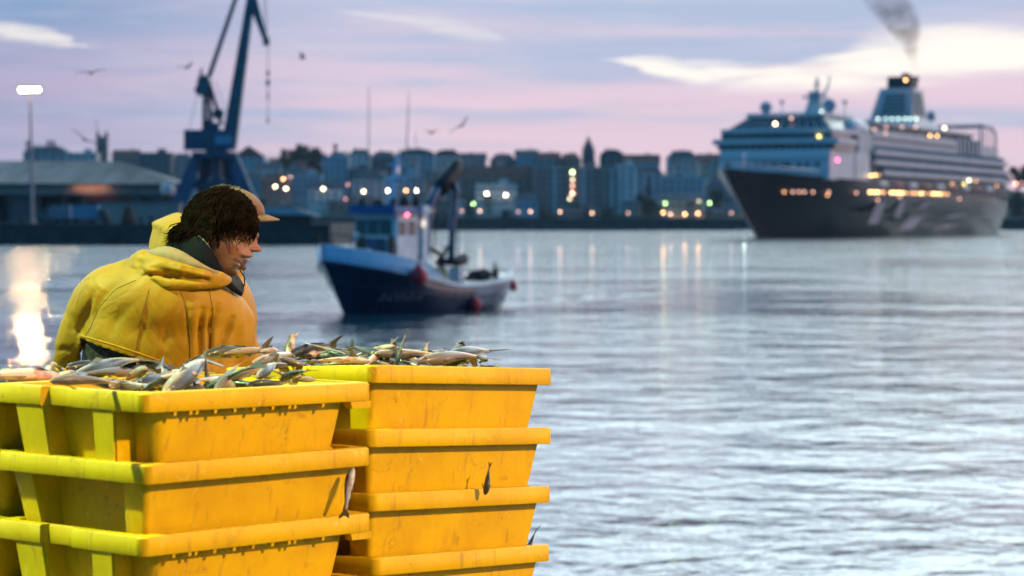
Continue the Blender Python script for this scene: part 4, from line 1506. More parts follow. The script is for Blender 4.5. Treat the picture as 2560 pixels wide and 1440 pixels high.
# foredeck winch and rails
b = MB()
b.lathe([(.32, -.6), (.32, -.5), (.16, -.45), (.16, .45), (.32, .5), (.32, .6)], (2.6, 0, 2.55), 12, 0, Matrix.Rotation(R(90), 3, 'X'))
b.box((2.6, 0, 2.2), (.5, 1.0, .5))
b.build('winch', m_bsky, boat)
b = MB()
for s in (.3, .9, 1.5, 2.1, 2.7):
    for sg in (-1, 1):
        b.tube([(s, sg * bw(1, s), bz(1, s) + .7), (s, sg * bw(1, s), bz(1, s) + 1.25)], .025, 5)
for sg in (-1, 1):
    b.tube([(s, sg * bw(1, s), bz(1, s) + 1.25) for s in (.3, .9, 1.5, 2.1, 2.7)], .025, 5)
b.build('bow_rail', m_bdark, boat)
# hydraulic deck crane, blue gantry posts
ga = empty('deck_crane', (0, 0, 0))
ga.parent = boat
q = lambda x, y, off: bport(x, y, off)
b = MB()
b.tube([q(1062, 640, .9), q(1066, 560, .9), q(1078, 500, .9), q(1098, 462, .9)], [.24, .22, .20, .22], 10)
b.build('crane_post', m_bblue, ga, smooth='all')
b = MB()
b.tube([q(1128, 650, 1.2), q(1131, 560, 1.2), q(1141, 478, 1.2), q(1135, 455, 1.1)], [.15, .15, .14, .12], 8)
b.tube([q(1060, 505, .9), q(1138, 490, 1.2)], .08, 6)
b.build('gantry_post', m_bblue, ga, smooth='all')
b = MB()
b.tube([q(1092, 468, .9), q(1112, 452, .9), q(1130, 435, .9), q(1143, 412, .9), q(1147, 400, .9)], [.24, .36, .38, .30, .14], 10)
b.tube([q(1100, 478, .8), q(1124, 462, .8)], [.26, .30], 8)
b.build('crane_arm', m_bdark, ga, smooth='all')
b = MB()
b.tube([q(1100, 440, .7), q(1090, 540, .7), q(1085, 640, .7)], .04, 5)
b.tube([q(1142, 480, 1.3), q(1144, 640, 1.3)], .035, 5)
b.tube([q(1069, 640, .9), q(1072, 600, .9), q(1066, 520, .7)], .06, 5)
b.build('hose', m_bdark, ga)
b = MB()
b.tube([q(1070, 618, .6), q(1092, 630, .6), q(1105, 645, .6), q(1118, 618, .6), q(1128, 612, .6)], [.07, .1, .12, .1, .07], 7)
b.tube([q(1100, 690, .6), q(1103, 640, .6)], .14, 7)
b.tube([q(1118, 652, .8), q(1140, 655, .8), q(1158, 648, .8), q(1163, 640, .8)], [.14, .24, .28, .16], 9)
b.box(q(1112, 655, .6), (.8, .5, .3))
b.build('net_winch', m_bdark, boat, smooth='all')
# deck load
def heap(name, pts, m, label, cat, seed):
    b_ = MB()
    rnd_ = random.Random(seed)
    for (x, y, r_, off) in pts:
        p_ = q(x, y, off)
        b_.ell(p_, (r_ * 1.2, r_, r_ * .8), 10, 7, Matrix.Rotation(rnd_.random() * 3, 3, 'Z'))
    me = b_.mesh(name)
    o_ = link(name, me, m, None, 'all')
    o_.location = TB
    o_.rotation_euler = (0, 0, ub)
    md = o_.modifiers.new('r', 'REMESH'); md.mode = 'VOXEL'; md.voxel_size = .07
    md = o_.modifiers.new('s', 'SMOOTH'); md.iterations = 3
    tag(o_, label, cat)
    return o_


heap('fishing_net', [(1172, 702, .33, .5), (1190, 692, .42, .5), (1206, 688, .40, .4), (1222, 694, .38, .4), (1180, 712, .3, .9), (1205, 706, .4, .8), (1232, 700, .3, .4), (1165, 716, .3, .5)],
     mat('black_net', (.012, .013, .016), .9, var=.3, scale=6, bump=.03), 'black heaped fishing net on the aft deck of the blue boat', 'net', 2)
b = MB()
p = q(1142, 690, .8)
b.box((0, 0, 0), (.55, .55, .75)); b.box((0, 0, .38), (.6, .6, .06))
o = b.build('fish_bin', m_bwhite, bevel=.03)
o.location = TB + UB * p.x - NB * p.y * -1 if False else TB + UB * p.x + NB * .8 + Vector((0, 0, p.z))
o.rotation_euler = (0, 0, ub)
tag(o, 'white fish bin on the deck right of the olive clad crewman', 'bin')
b = MB()
b.box((0, 0, 0), (.9, .5, .35)); b.box((0, 0, .19), (.95, .55, .06))
p = q(1093, 680, .9)
o = b.build('deck_box', mat('green_grey_box', (.16, .28, .28), .5), bevel=.03)
o.location = TB + UB * p.x + NB * .9 + Vector((0, 0, p.z))
o.rotation_euler = (0, 0, ub)
tag(o, 'grey green box on the deck behind the wheelhouse of the blue boat', 'box')
# red buoys hung outboard as fenders
m_buoy = mat('red_buoy', (.70, .035, .06), .45, var=.15, scale=4)
m_rope = mat('grey_rope', (.16, .15, .14), .9)
for x, y, r_, off, lb in ((1047, 690, .40, 2.62, 'dark red round buoy hanging at the break of the white bulwark'), (1186, 760, .33, 2.25, 'red round buoy hanging lowest, near the water amidships'),
                          (1281, 716, .24, 1.35, 'small red round buoy hanging at the stern of the blue boat')):
    p = q(x, y, off)
    root = empty('buoy_fender', TB + UB * p.x + NB * off + Vector((0, 0, p.z)), label=lb, cat='buoy', group='red buoys hung on the blue boat')
    b = MB()
    b.lathe([(.02, -r_), (r_ * .45, -r_ * .9), (r_ * .85, -r_ * .5), (r_, 0), (r_ * .88, r_ * .5), (r_ * .5, r_ * .92), (r_ * .22, r_ * 1.15), (r_ * .2, r_ * 1.35), (.02, r_ * 1.4)], seg=18)
    b.build('float', m_buoy, root, smooth='all')
    b = MB()
    b.tube([(0, 0, r_ * 1.3), Vector((0, 0, r_ * 1.3 + .45)) - NB * .05], .025, 5)
    b.build('rope', m_rope, root)
# ================================================================== fish crates
def yellow_plastic():
    m = bpy.data.materials.new('yellow_crate_plastic')
    m.use_nodes = True
    gg = G(m.node_tree)
    p = m.node_tree.nodes['Principled BSDF']
    t = gg.n.new('ShaderNodeTexCoord')
    oi = gg.n.new('ShaderNodeObjectInfo')
    va = gg.n.new('ShaderNodeVectorMath'); va.operation = 'ADD'
    gg.l.new(t.outputs['Object'], va.inputs[0]); gg.l.new(gg.xyz(gg.m('MULTIPLY', oi.outputs['Random'], 40.0), 0.0, 0.0), va.inputs[1])
    v = va.outputs[0]
    big = gg.noise(v, 5.0, 4, 0.6)
    fine = gg.noise(v, 55.0, 4, 0.7)
    c = gg.mix(gg.mr(big, 0.35, 0.7), (0.82, 0.45, 0.003, 1), (0.70, 0.355, 0.003, 1))
    spots = gg.m('MULTIPLY', gg.mr(fine, 0.66, 0.74), gg.mr(big, 0.45, 0.6))
    c = gg.mix(gg.m('MULTIPLY', spots, 0.8), c, (0.16, 0.07, 0.02, 1))
    mp = gg.n.new('ShaderNodeMapping'); mp.inputs['Scale'].default_value = (1, 1, 0.12)
    gg.l.new(v, mp.inputs[0])
    runs = gg.noise(mp.outputs[0], 42.0, 3, 0.6)
    grime = gg.m('MULTIPLY', gg.mr(gg.noise(v, 8.5, 5, 0.7, 1.0), 0.55, 0.72), gg.mr(gg.noise(v, 70.0, 3, 0.6), 0.38, 0.62))
    c = gg.mix(gg.m('MULTIPLY', grime, 0.55), c, (0.30, 0.13, 0.02, 1))
    c = gg.mix(gg.m('MULTIPLY', gg.mr(runs, 0.57, 0.74), 0.5), c, (0.42, 0.20, 0.03, 1))
    scr = gg.noise(v, 18.0, 3, 0.6, 1.2)
    c = gg.mix(gg.m('MULTIPLY', gg.mr(scr, 0.62, 0.74), 0.55), c, (0.86, 0.55, 0.10, 1))
    gg.l.new(c, p.inputs['Base Color'])
    gg.l.new(gg.mr(big, 0.3, 0.7, 0.34, 0.55, 'LINEAR'), p.inputs['Roughness'])
    p.inputs['Specular IOR Level'].default_value = 0.22
    b = gg.n.new('ShaderNodeBump'); b.inputs['Distance'].default_value = 0.0012
    gg.l.new(gg.noise(v, 30.0, 4, 0.6), b.inputs['Height'])
    gg.l.new(b.outputs[0], p.inputs['Normal'])
    return m


m_yel = yellow_plastic()
CL, CW, CH, CP = 0.76, 0.54, 0.178, 0.164     # crate length, width, height, stacking pitch


def rrect(L, Wd, r, z, n=4, notch=0.0):
    """rounded rectangle ring; notch pulls in the middle of the -x end (hand grip)"""
    pts = []
    for cx, cy, a0 in ((L / 2 - r, Wd / 2 - r, 0), (-L / 2 + r, Wd / 2 - r, 90), (-L / 2 + r, -Wd / 2 + r, 180), (L / 2 - r, -Wd / 2 + r, 270)):
        for k in range(n + 1):
            a = R(a0 + 90 * k / n)
            pts.append((cx + r * math.cos(a), cy + r * math.sin(a), z))
        if a0 == 90:
            for yy, on in ((0.335, 0), (0.18, 0), (0.165, 1), (-0.02, 1), (-0.035, 0), (-0.2, 0)):
                pts.append((-L / 2 + notch * on, yy * Wd, z))
    return pts


def ring_b(L, Wd, r, z, ins, n=4):
    """rounded rectangle whose two ends are dished in between the corner posts"""
    pts = []
    for cx, cy, a0 in ((L / 2 - r, Wd / 2 - r, 0), (-L / 2 + r, Wd / 2 - r, 90), (-L / 2 + r, -Wd / 2 + r, 180), (L / 2 - r, -Wd / 2 + r, 270)):
        for k in range(n + 1):
            a = R(a0 + 90 * k / n)
            pts.append((cx + r * math.cos(a), cy + r * math.sin(a), z))
        if a0 in (90, 270):
            sg = -1 if a0 == 90 else 1
            for yy, on in ((.345, 0), (.325, 1), (0, 1), (-.325, 1), (-.345, 0)):
                pts.append((sg * (L / 2 - ins * on), -sg * yy * Wd, z))
    return pts


def make_crate(label, tall_ribs):
    root = empty('fish_crate', label=label, cat='crate', group='yellow fish crates in two stacks')
    b = MB()
    if tall_ribs:                            # the end walls stand back behind the ribs
        ei = .065
        b.loft([rrect(CL - .105 - ei, CW - .105, .03, 0), rrect(CL - .062 - ei, CW - .062, .035, CH - .05), rrect(CL - .062 - ei, CW - .060, .035, CH - .040), rrect(CL - .060, CW - .060, .035, CH - .036),
                rrect(CL - .060, CW - .060, .035, CH - .006), rrect(CL - .070, CW - .070, .033, CH - .004), rrect(CL - .070 - ei, CW - .070, .033, CH - .03), rrect(CL - .113 - ei, CW - .113, .027, .012)])
    else:                                    # deep dished ends between corner posts
        b.loft([ring_b(CL - .100, CW - .105, .016, 0, .055), ring_b(CL - .050, CW - .062, .018, CH - .050, .075), ring_b(CL - .050, CW - .060, .018, CH - .038, .02), ring_b(CL - .050, CW - .060, .018, CH - .006, .0),
                ring_b(CL - .070, CW - .070, .018, CH - .004, .0), ring_b(CL - .070, CW - .070, .018, CH - .034, .075), ring_b(CL - .113, CW - .113, .014, .012, .06)])
    b.build('tub', m_yel, root, smooth=True)
    b = MB()
    nt = .020 if tall_ribs else .0
    h0 = .046
    ring = [rrect(CL - .058, CW - .058, .034, CH - h0, notch=nt), rrect(CL - .004, CW - .004, .022, CH - h0, notch=nt),
            rrect(CL, CW, .024, CH - h0 + .003, notch=nt), rrect(CL, CW, .024, CH - .005, notch=nt), rrect(CL - .008, CW - .008, .022, CH, notch=nt),
            rrect(CL - .064, CW - .064, .034, CH), rrect(CL - .066, CW - .066, .034, CH - h0)]
    b.loft(ring + [ring[0]], cap=(False, False))
    if tall_ribs:                       # small gussets under the flange
        for sgn in (-1, 1):
            for k in (0, 1, 2, 3, 5, 6, 8, 9, 10, 12):
                x = -CL / 2 + .10 + k * .040 + .012 * math.sin(k * 2.3)
                y = sgn * (CW / 2 - .018)
                b.hexa([(x - .004, y - .012, CH - .056), (x + .004, y - .012, CH - .056), (x + .004, y - .004, CH - .053), (x - .004, y - .004, CH - .053)],
                       [(x - .005, y - .014, CH - h0), (x + .005, y - .014, CH - h0), (x + .005, y + .010, CH - h0), (x - .005, y + .010, CH - h0)])
        for sgn in (-1, 1):             # deeper lip at the far corner
            b.hexa([(CL / 2 - .070, sgn * (CW / 2 - .016) - .012, CH - .064), (CL / 2 - .004, sgn * (CW / 2 - .016) - .012, CH - .064), (CL / 2 - .004, sgn * (CW / 2 - .016) + .012, CH - .064), (CL / 2 - .070, sgn * (CW / 2 - .016) + .012, CH - .064)],
                   [(CL / 2 - .078, sgn * (CW / 2 - .016) - .013, CH - h0), (CL / 2 - .003, sgn * (CW / 2 - .016) - .013, CH - h0), (CL / 2 - .003, sgn * (CW / 2 - .016) + .013, CH - h0), (CL / 2 - .078, sgn * (CW / 2 - .016) + .013, CH - h0)])
    b.build('rim', m_yel, root, smooth=True)
    spots = ((-.30, -.15), (.17, .37)) if tall_ribs else ()
    for e in (-1, 1):
        for t0, t1 in spots:
            rb = MB()
            y0, y1 = t0 * CW, t1 * CW
            xo, xi = -(CL / 2 - .004), -(CL / 2 - .10)
            zt, zb = CH - h0 + .004, .004
            rb.hexa([(e * -(xo + .020), y0 * .92, zb), (e * -(xi), y0 * .92, zb), (e * -(xi), y1 * .92, zb), (e * -(xo + .020), y1 * .92, zb)],
                    [(e * -xo, y0, zt), (e * -xi, y0, zt), (e * -xi, y1, zt), (e * -xo, y1, zt)])
            rb.build('end_rib', m_yel, root, bevel=.005)
    return root


def crate_pose(o, A, ang, ztop, tilt, roll=0.0):
    """A: near top corner in plan, ang: direction of the long side, ztop: rim height at A, tilt: how far the far end hangs"""
    ux, uy = math.cos(ang), math.sin(ang)
    cx = A[0] + ux * CL / 2 - uy * CW / 2
    cy = A[1] + uy * CL / 2 + ux * CW / 2
    zc = ztop - CH - tilt * CL / 2 + roll * CW / 2
    o.location = (cx, cy, zc)
    o.rotation_euler = (roll, tilt, ang)


LA, LANG, LT = W(358, 983, 5.5), R(50.1), .018
RA, RANG, RT = W(932, 912, 6.14), R(51.6), .060
RROLL = -.050
BANG, BT = R(49.6), .010
BA = LA + Vector((-math.sin(BANG), math.cos(BANG), 0)) * .568 + Vector((0, 0, -.004))
L_LABELS = ['top crate of the front left stack, heaped with fish',
            'yellow crate second from the top of the front left stack, dished end',
            'yellow crate third from the top of the front left stack, teeth under its rim']
R_LABELS = ['yellow crate heaped with fish on top of the right stack beside the open water',
            'yellow crate second from the top of the right stack',
            'yellow crate third from the top of the right stack, fish fins over its rim',
            'yellow crate fourth from the top of the right stack, at the picture bottom']
protoA = make_crate(L_LABELS[0], True)
protoB = make_crate(R_LABELS[0], False)
used = {}


def put_crate(kindA, label):
    p = protoA if kindA else protoB
    if p.name not in used:
        used[p.name] = 1
        p['label'] = label
        return p
    return dup(p, label)


rr = random.Random(3)
for k in range(7):
    o = put_crate(k % 2 == 0, L_LABELS[k] if k < 3 else 'yellow crate low in the front left stack, below the picture')
    j = (0, .004, -.003, .002, .003, -.002, 0)[k]
    crate_pose(o, (LA.x + j, LA.y + j), LANG + R((0, .5, -.4, .3, 0, .4, 0)[k]), LA.z - k * CP, LT if k < 4 else LT * (7 - k) / 4)
for k in range(7):
    o = put_crate(k in (4, 6), R_LABELS[k] if k < 4 else 'yellow crate low in the right stack, below the picture')
    j = (0, -.004, -.001, .008, .0, .0, 0)[k]
    f = 1 if k < 4 else (7 - k) / 4
    crate_pose(o, (RA.x + j, RA.y), RANG + R((0, -.3, .2, 1.2, 0, 0, 0)[k]), RA.z - k * CP, RT * f, RROLL * f)
for k in range(7):
    o = put_crate(k % 2 == 1, 'yellow crate heaped with fish behind the front left stack, just before the man' if k == 0 else 'yellow crate hidden in the back stack behind the front left one')
    crate_pose(o, (BA.x, BA.y), BANG + R((0, .3, -.2, .3, 0, .2, 0)[k]), BA.z - k * CP, BT, -.012)

# ------------------------------------------------------------------ fish
def fish_material(name, back, belly, flush):
    m = bpy.data.materials.new(name)
    m.use_nodes = True
    gg = G(m.node_tree)
    p = m.node_tree.nodes['Principled BSDF']
    t = gg.n.new('ShaderNodeTexCoord')
    sp = gg.n.new('ShaderNodeSeparateXYZ')
    gg.l.new(t.outputs['Object'], sp.inputs[0])
    nz = gg.noise(t.outputs['Object'], 38.0, 4, 0.65)
    nb = gg.noise(t.outputs['Object'], 11.0, 3, 0.6)
    zz = gg.m('ADD', sp.outputs[2], gg.m('MULTIPLY', gg.m('SUBTRACT', nz, 0.5), 0.022))
    c = gg.mix(gg.mr(zz, -0.012, 0.016), belly + (1,), back + (1,))
    c = gg.mix(gg.m('MULTIPLY', gg.mr(nb, 0.48, 0.66), gg.mr(zz, 0.03, -0.01)), c, flush + (1,))
    c = gg.mix(gg.m('MULTIPLY', gg.mr(nz, 0.60, 0.72), 0.6), c, tuple(q * .35 for q in back) + (1,))
    gg.l.new(c, p.inputs['Base Color'])
    p.inputs['Roughness'].default_value = 0.36
    p.inputs['Coat Weight'].default_value = 0.25
    p.inputs['Coat Roughness'].default_value = 0.12
    b = gg.n.new('ShaderNodeBump'); b.inputs['Distance'].default_value = 0.0010
    gg.l.new(gg.noise(t.outputs['Object'], 120.0, 2, 0.5), b.inputs['Height'])
    gg.l.new(b.outputs[0], p.inputs['Normal'])
    return m


FM = {'grey': fish_material('grey_fish_skin', (.035, .035, .042), (.52, .46, .43), (.42, .22, .17)),
      'dark': fish_material('dark_fish_skin', (.022, .020, .028), (.14, .12, .13), (.20, .12, .10)),
      'pink': fish_material('pink_fish_skin', (.16, .10, .09), (.62, .44, .38), (.48, .18, .12)),
      'olive': fish_material('olive_fish_skin', (.055, .045, .025), (.34, .25, .17), (.42, .18, .07))}
m_fin = mat('fish_fin', (.14, .10, .075), 0.4, var=.3, scale=40, coat=.3)
m_find = mat('dark_fish_fin', (.05, .035, .04), 0.4, var=.3, scale=40, coat=.3)
m_eye = mat('fish_eye', (.01, .01, .012), 0.1, var=0, coat=1.0)
m_eyer = mat('fish_eye_ring', (.45, .40, .30), 0.25, var=.1)
m_mouth = mat('fish_mouth', (.20, .06, .045), 0.35, var=.25, scale=60)


def make_fish(style, bend, gape, fat=1.0):
    """a hake-like fish 0.42 m long, snout at -x, back at +z, lying along x"""
    Lf = 0.42
    root = empty('fish')
    prof = [(.0, .010, .012), (.03, .019, .022), (.08, .027, .031), (.16, .034, .040), (.26, .036, .044), (.38, .034, .041), (.52, .027, .032),
            (.66, .019, .022), (.78, .012, .014), (.86, .008, .011), (.90, .006, .013)]
    cx = lambda u: Vector((-Lf / 2 + u * Lf, bend * .030 * math.sin(math.pi * min(1, u) * .9) + bend * .018 * u * u, .012 * math.sin(u * 6)))

    def ring(u, a, b, seg=14, op=0.0):
        c = cx(u)
        d = (cx(u + .01) - cx(u - .01)).normalized()
        s = Vector((-d.y, d.x, 0)).normalized()
        return [c + s * (math.cos(t) * a * fat) + Vector((0, 0, 1)) * (math.sin(t) * b * (1.0 + (op if math.sin(t) > 0 else op) * 1.0)) for t in [2 * math.pi * k / seg for k in range(seg)]]
    b = MB()
    if gape:
        rings = [ring(-.045, .017, .020, op=.25), ring(0.02, .022, .025, op=.1)] + [ring(*q) for q in prof[2:]]
        b.loft(rings, cap=(False, True))
        b.build('body', FM[style], root, smooth='all')
        mth = MB()
        mth.loft([ring(-.045, .0165, .0195, op=.25), ring(-.01, .014, .015), ring(.05, .008, .008)], cap=(False, True))
        mth.build('mouth', m_mouth, root, smooth='all')
        for sg in (1, -1):              # pointed upper and lower jaws
            jw = MB()
            c0 = cx(-.03)
            rg = []
            for k, (uu, wd, th) in enumerate(((0.02, .021, .008), (-.03, .019, .007), (-.075, .013, .005), (-.105, .004, .003))):
                c = cx(uu) + Vector((0, 0, sg * (.021 + .016 * max(0, -uu) / .1)))
                rg.append([c + Vector((0, math.cos(t) * wd, math.sin(t) * th)) for t in [2 * math.pi * i / 10 for i in range(10)]])
            jw.loft(rg)
            jw.build('jaw', FM[style], root, smooth='all')
    else:
        b.loft([ring(-.015, .004, .004)] + [ring(*q) for q in prof])
        b.build('body', FM[style], root, smooth='all')
        ml = MB()
        c = cx(.012)
        ml.tube([c + Vector((-.006, 0, -.005)), c + Vector((.012, .019, -.009)), c + Vector((.03, .024, -.012))], .0022, 5)
        ml.tube([c + Vector((-.006, 0, -.005)), c + Vector((.012, -.019, -.009)), c + Vector((.03, -.024, -.012))], .0022, 5)
        ml.build('mouth', m_mouth, root, smooth='all')
    mf = m_find if style == 'dark' else m_fin

    def fin(name, pts, w=.0022):
        fb = MB()
        n = len(pts)
        c = sum((Vector(p) for p in pts), Vector()) / n
        vs = []
        for s in (-1, 1):
            for i, p in enumerate(pts):
                vs.append(Vector(p) + Vector((0, s * w * (1.0 if i in (0, n - 1) else .35), 0)))
        fs = [tuple(range(n)), tuple(reversed(range(n, 2 * n)))] + [(i, (i + 1) % n, n + (i + 1) % n, n + i) for i in range(n)]
        fb.add(vs, fs)
        return fb.build(name, mf, root)
    e = cx(.89)
    dy = cx(.95) - cx(.85)
    sl = dy.y / dy.x
    P = lambda x, z: (e.x + x, e.y + x * sl, e.z + z)
    fin('tail_fin', [P(0, .012), P(.026, .034), P(.060, .056), P(.086, .064), P(.070, .026), P(.056, .002), P(.064, -.022), P(.082, -.058), P(.056, -.052), P(.024, -.032), P(0, -.012)], .003)
    t1 = cx(.22); t2 = cx(.42); t3 = cx(.5); t4 = cx(.8)
    fin('dorsal_fin', [(t1.x, t1.y, t1.z + .036), (t1.x + .016, t1.y, t1.z + .052), (t1.x + .028, t1.y, t1.z + .051), (t1.x + .052, t1.y, t1.z + .038)])
    fin('dorsal_fin', [(t2.x - .01, t2.y, t2.z + .032), (t2.x + .008, t2.y, t2.z + .043), (t3.x + .03, t3.y, t3.z + .034), (t4.x - .02, t4.y, t4.z + .026), (t4.x, t4.y, t4.z + .010)])
    fin('anal_fin', [(t3.x - .02, t3.y, t3.z - .026), (t3.x + .0, t3.y, t3.z - .046), (t3.x + .05, t3.y, t3.z - .034), (t4.x - .01, t4.y, t4.z - .022), (t4.x, t4.y, t4.z - .010)])
    for s in (-1, 1):
        c = cx(.2)
        fb = MB()
        q0 = c + Vector((0, s * .032 * fat, -.008))
        fb.hexa([q0 + Vector((0, 0, -.008)), q0 + Vector((.002, s * .003, -.008)), q0 + Vector((.055, s * .024, -.020)), q0 + Vector((.054, s * .021, -.021))],
                [q0 + Vector((0, 0, .008)), q0 + Vector((.002, s * .003, .008)), q0 + Vector((.062, s * .022, .010)), q0 + Vector((.061, s * .019, .010))])
        fb.build('pectoral_fin', mf, root)
        eb = MB()
        c = cx(.065)
        eb.ell(c + Vector((0, s * .0215 * fat, .011)), (.0075, .0045, .0075), 10, 7)
        ey = eb.build('eye', m_eyer, root, smooth='all')
        eb = MB()
        eb.ell(c + Vector((0, s * .0245 * fat, .011)), (.0045, .0028, .0045), 10, 7)
        eb.build('pupil', m_eye, ey, smooth='all')
    return root


FP = {}


def place_fish(style, bend, gape, snout, tail, label, roll=0.0, thick=.71):
    """snout and tail: points in space; roll: turn about the long axis in degrees (90 = on its side)"""
    key = (style, bend, gape)
    first = key not in FP
    if first:
        FP[key] = make_fish(style, bend, gape)
    s, t = Vector(snout), Vector(tail)
    d = (t - s)
    length = d.length
    X = d.normalized()
    Z = (Vector((0, 0, 1)) - X * X.z)
    Z = Z.normalized() if Z.length > .05 else Vector((0, 1, 0))
    Y = Z.cross(X)
    M = Matrix((X, Y, Z)).transposed() @ Matrix.Rotation(R(roll), 3, 'X')
    if first:
        o = FP[key]
        tag(o, label, 'fish', 'fish heaped in the crates')
    else:
        o = dup(FP[key], label)
        o['category'] = 'fish'; o['group'] = 'fish heaped in the crates'
    o.location = (s + t) / 2
    o.rotation_euler = M.to_euler()
    k = length / 0.46
    o.scale = (k, k * thick, k * thick)
    return o


# (style, bend, gape, snout px, snout distance, tail px, tail distance, roll, label)
FISH = [
    ('pink', 1, 0, (175, 931), 5.95, (-95, 940), 5.75, 80, 'pale pink fish lying flat at the far left edge in the back crate'),
    ('dark', -1, 0, (160, 899), 6.02, (345, 893), 6.2, 30, 'dark grey fish with an orange glint, head under the black waistband'),
    ('grey', 1, 0, (172, 928), 5.92, (372, 893), 6.15, 100, 'silver white bellied fish stretched in front of the black waistband'),
    ('dark', 1, 0, (355, 917), 6.05, (190, 922), 5.92, 75, 'dark fish with a yellow sheen tucked under the silver bellied fish'),
    ('grey', -1, 0, (338, 886), 6.12, (490, 912), 6.3, 40, 'blue grey fish whose dark head sticks up in the back crate'),
    ('pink', -1, 0, (458, 905), 6.1, (330, 922), 5.98, 95, 'small pink fish lying below the blue grey fish head'),
    ('dark', 1, 0, (520, 880), 6.35, (420, 906), 6.2, 20, 'slim black fish resting against the base of the upright tail'),
    ('pink', 1, 0, (118, 952), 5.62, (322, 972), 5.62, 85, 'pink fish with a whitish head at the near rim of the left crate'),
    ('dark', -1, 0, (225, 953), 5.7, (420, 964), 5.75, 60, 'dark fish with orange gills lying along the near rim of the left crate'),
    ('dark', 1, 0, (330, 966), 5.68, (480, 960), 5.85, 85, 'purple black fish beside the curled white bellied fish'),
    ('grey', 2, 0, (405, 985), 5.72, (522, 930), 5.85, 115, 'curled fish with a bright white belly arching over the left crate rim'),
    ('grey', 1, 0, (590, 968), 5.95, (470, 955), 5.9, 60, 'small grey white fish with a black back fin near the rim middle'),
    ('dark', 0, 0, (520, 985), 6.02, (513, 866), 6.02, 90, 'fish standing on its head with a dark tail upright before the yellow jacket'),
    ('olive', -1, 0, (498, 893), 6.3, (668, 858), 6.5, 15, 'olive backed fish below the right sleeve with its brown tail raised'),
    ('olive', 1, 0, (655, 874), 6.45, (545, 898), 6.3, 130, 'fish with an orange lit belly lying under the olive backed fish'),
    ('pink', 0, 1, (732, 838), 6.55, (716, 945), 6.45, 90, 'pink fish pointing its gaping snout straight up beside the jacket'),
    ('pink', 1, 0, (628, 908), 6.25, (760, 898), 6.5, 130, 'pink bellied fish curving over the end of the right crate'),
    ('dark', -1, 0, (660, 918), 6.2, (730, 905), 6.35, 10, 'short black fish in the shadow under the pink belly'),
    ('dark', 1, 0, (715, 896), 6.4, (852, 858), 6.6, 35, 'thin black fish whose pale tail points up over the water'),
    ('pink', -1, 0, (695, 893), 6.3, (838, 922), 6.35, 95, 'long pale pink fish sloping down towards the right crate corner'),
    ('grey', -1, 0, (612, 962), 5.98, (745, 942), 6.08, 50, 'blue grey fish lying on the rim between the two crates'),
    ('grey', 1, 0, (640, 945), 6.0, (700, 915), 6.2, 100, 'mottled grey fish leaning on the end wall of the right crate'),
    ('grey', -1, 0, (915, 893), 6.4, (790, 906), 6.4, 70, 'whitish fish with a clear round eye near the right crate corner'),
    ('pink', 1, 0, (930, 903), 6.32, (770, 912), 6.3, 110, 'cream bellied fish lying just inside the right crate corner'),
    ('dark', 1, 0, (978, 905), 6.45, (880, 862), 6.6, 30, 'dark brown fish with an orange gill at the near corner of the right crate'),
    ('olive', -1, 0, (930, 925), 6.6, (985, 842), 6.7, 75, 'fish with a forked brown tail spread like a V over the right crate'),
    ('dark', 0, 0, (985, 925), 6.42, (1020, 822), 6.45, 80, 'fish with the tallest upright purple tail over the right crate'),
    ('dark', -1, 0, (1090, 905), 6.6, (985, 897), 6.5, 60, 'dark fish lying low behind the tallest upright tail'),
    ('pink', 0, 1, (1066, 860), 6.62, (1062, 935), 6.58, 90, 'small pink fish poking its open mouth up in mid crate'),
    ('pink', 1, 0, (1040, 905), 6.45, (1225, 908), 6.7, 95, 'long salmon pink fish lying along the rim of the right crate'),
    ('olive', 0, 1, (1152, 858), 6.72, (1205, 935), 6.8, 60, 'fish head with an open jaw rearing up at the right of the crate'),
    ('grey', 1, 0, (1100, 908), 6.6, (1245, 892), 6.85, 80, 'slim grey fish whose thin dark tail sticks out past the open jaw'),
    ('olive', 1, 0, (760, 888), 6.5, (890, 878), 6.6, 60, 'olive fish lying across the heap left of the round eyed whitish fish'),
    ('pink', -1, 0, (850, 905), 6.42, (960, 897), 6.52, 100, 'pinkish fish behind the rim corner under the dark brown fish'),
    ('dark', 1, 0, (1010, 890), 6.6, (1110, 882), 6.7, 40, 'dark fish lying behind the salmon pink one in mid crate'),
    ('grey', 1, 0, (1150, 900), 6.62, (1010, 893), 6.56, 80, 'grey fish half buried behind the salmon pink fish'),
    ('olive', -1, 0, (1185, 890), 6.75, (1120, 905), 6.66, 110, 'short olive fish jammed under the open jaw'),
    ('pink', 1, 0, (835, 890), 6.55, (700, 905), 6.45, 70, 'rosy fish lying over the back of the right crate near the gaping snout'),
    ('dark', -1, 0, (905, 880), 6.7, (1000, 872), 6.75, 20, 'black fish on top of the heap before the V shaped tail'),
    ('grey', 1, 0, (700, 880), 6.55, (610, 892), 6.42, 75, 'silver fish behind the pink bellied fish, nose at the gaping snout'),
    ('grey', 0, 0, (884, 1165), 6.03, (858, 1292), 5.98, 100, 'fish hanging down between the two stacks with a pale lit belly'),
    ('olive', 0, 0, (1212, 1240), 6.470, (1226, 1158), 6.475, 90, 'small orange brown fish squeezed out between two crates of the right stack'),
    ('dark', 0, 0, (1305, 1400), 6.7, (1345, 1318), 6.78, 60, 'dark fish tail sticking out at the lower right of the right stack'),
]
def at_b(x, y, b):
    """point seen at pixel (x, y) lying b metres behind the front long side of the left stacks"""
    k = (x - 1280) / F
    nx, ny = -math.sin(LANG), math.cos(LANG)
    # (p - LA) . n = b with p = (k Y, Y)
    Y = (b + LA.x * nx + LA.y * ny) / (k * nx + ny)
    return W(x, y, Y)


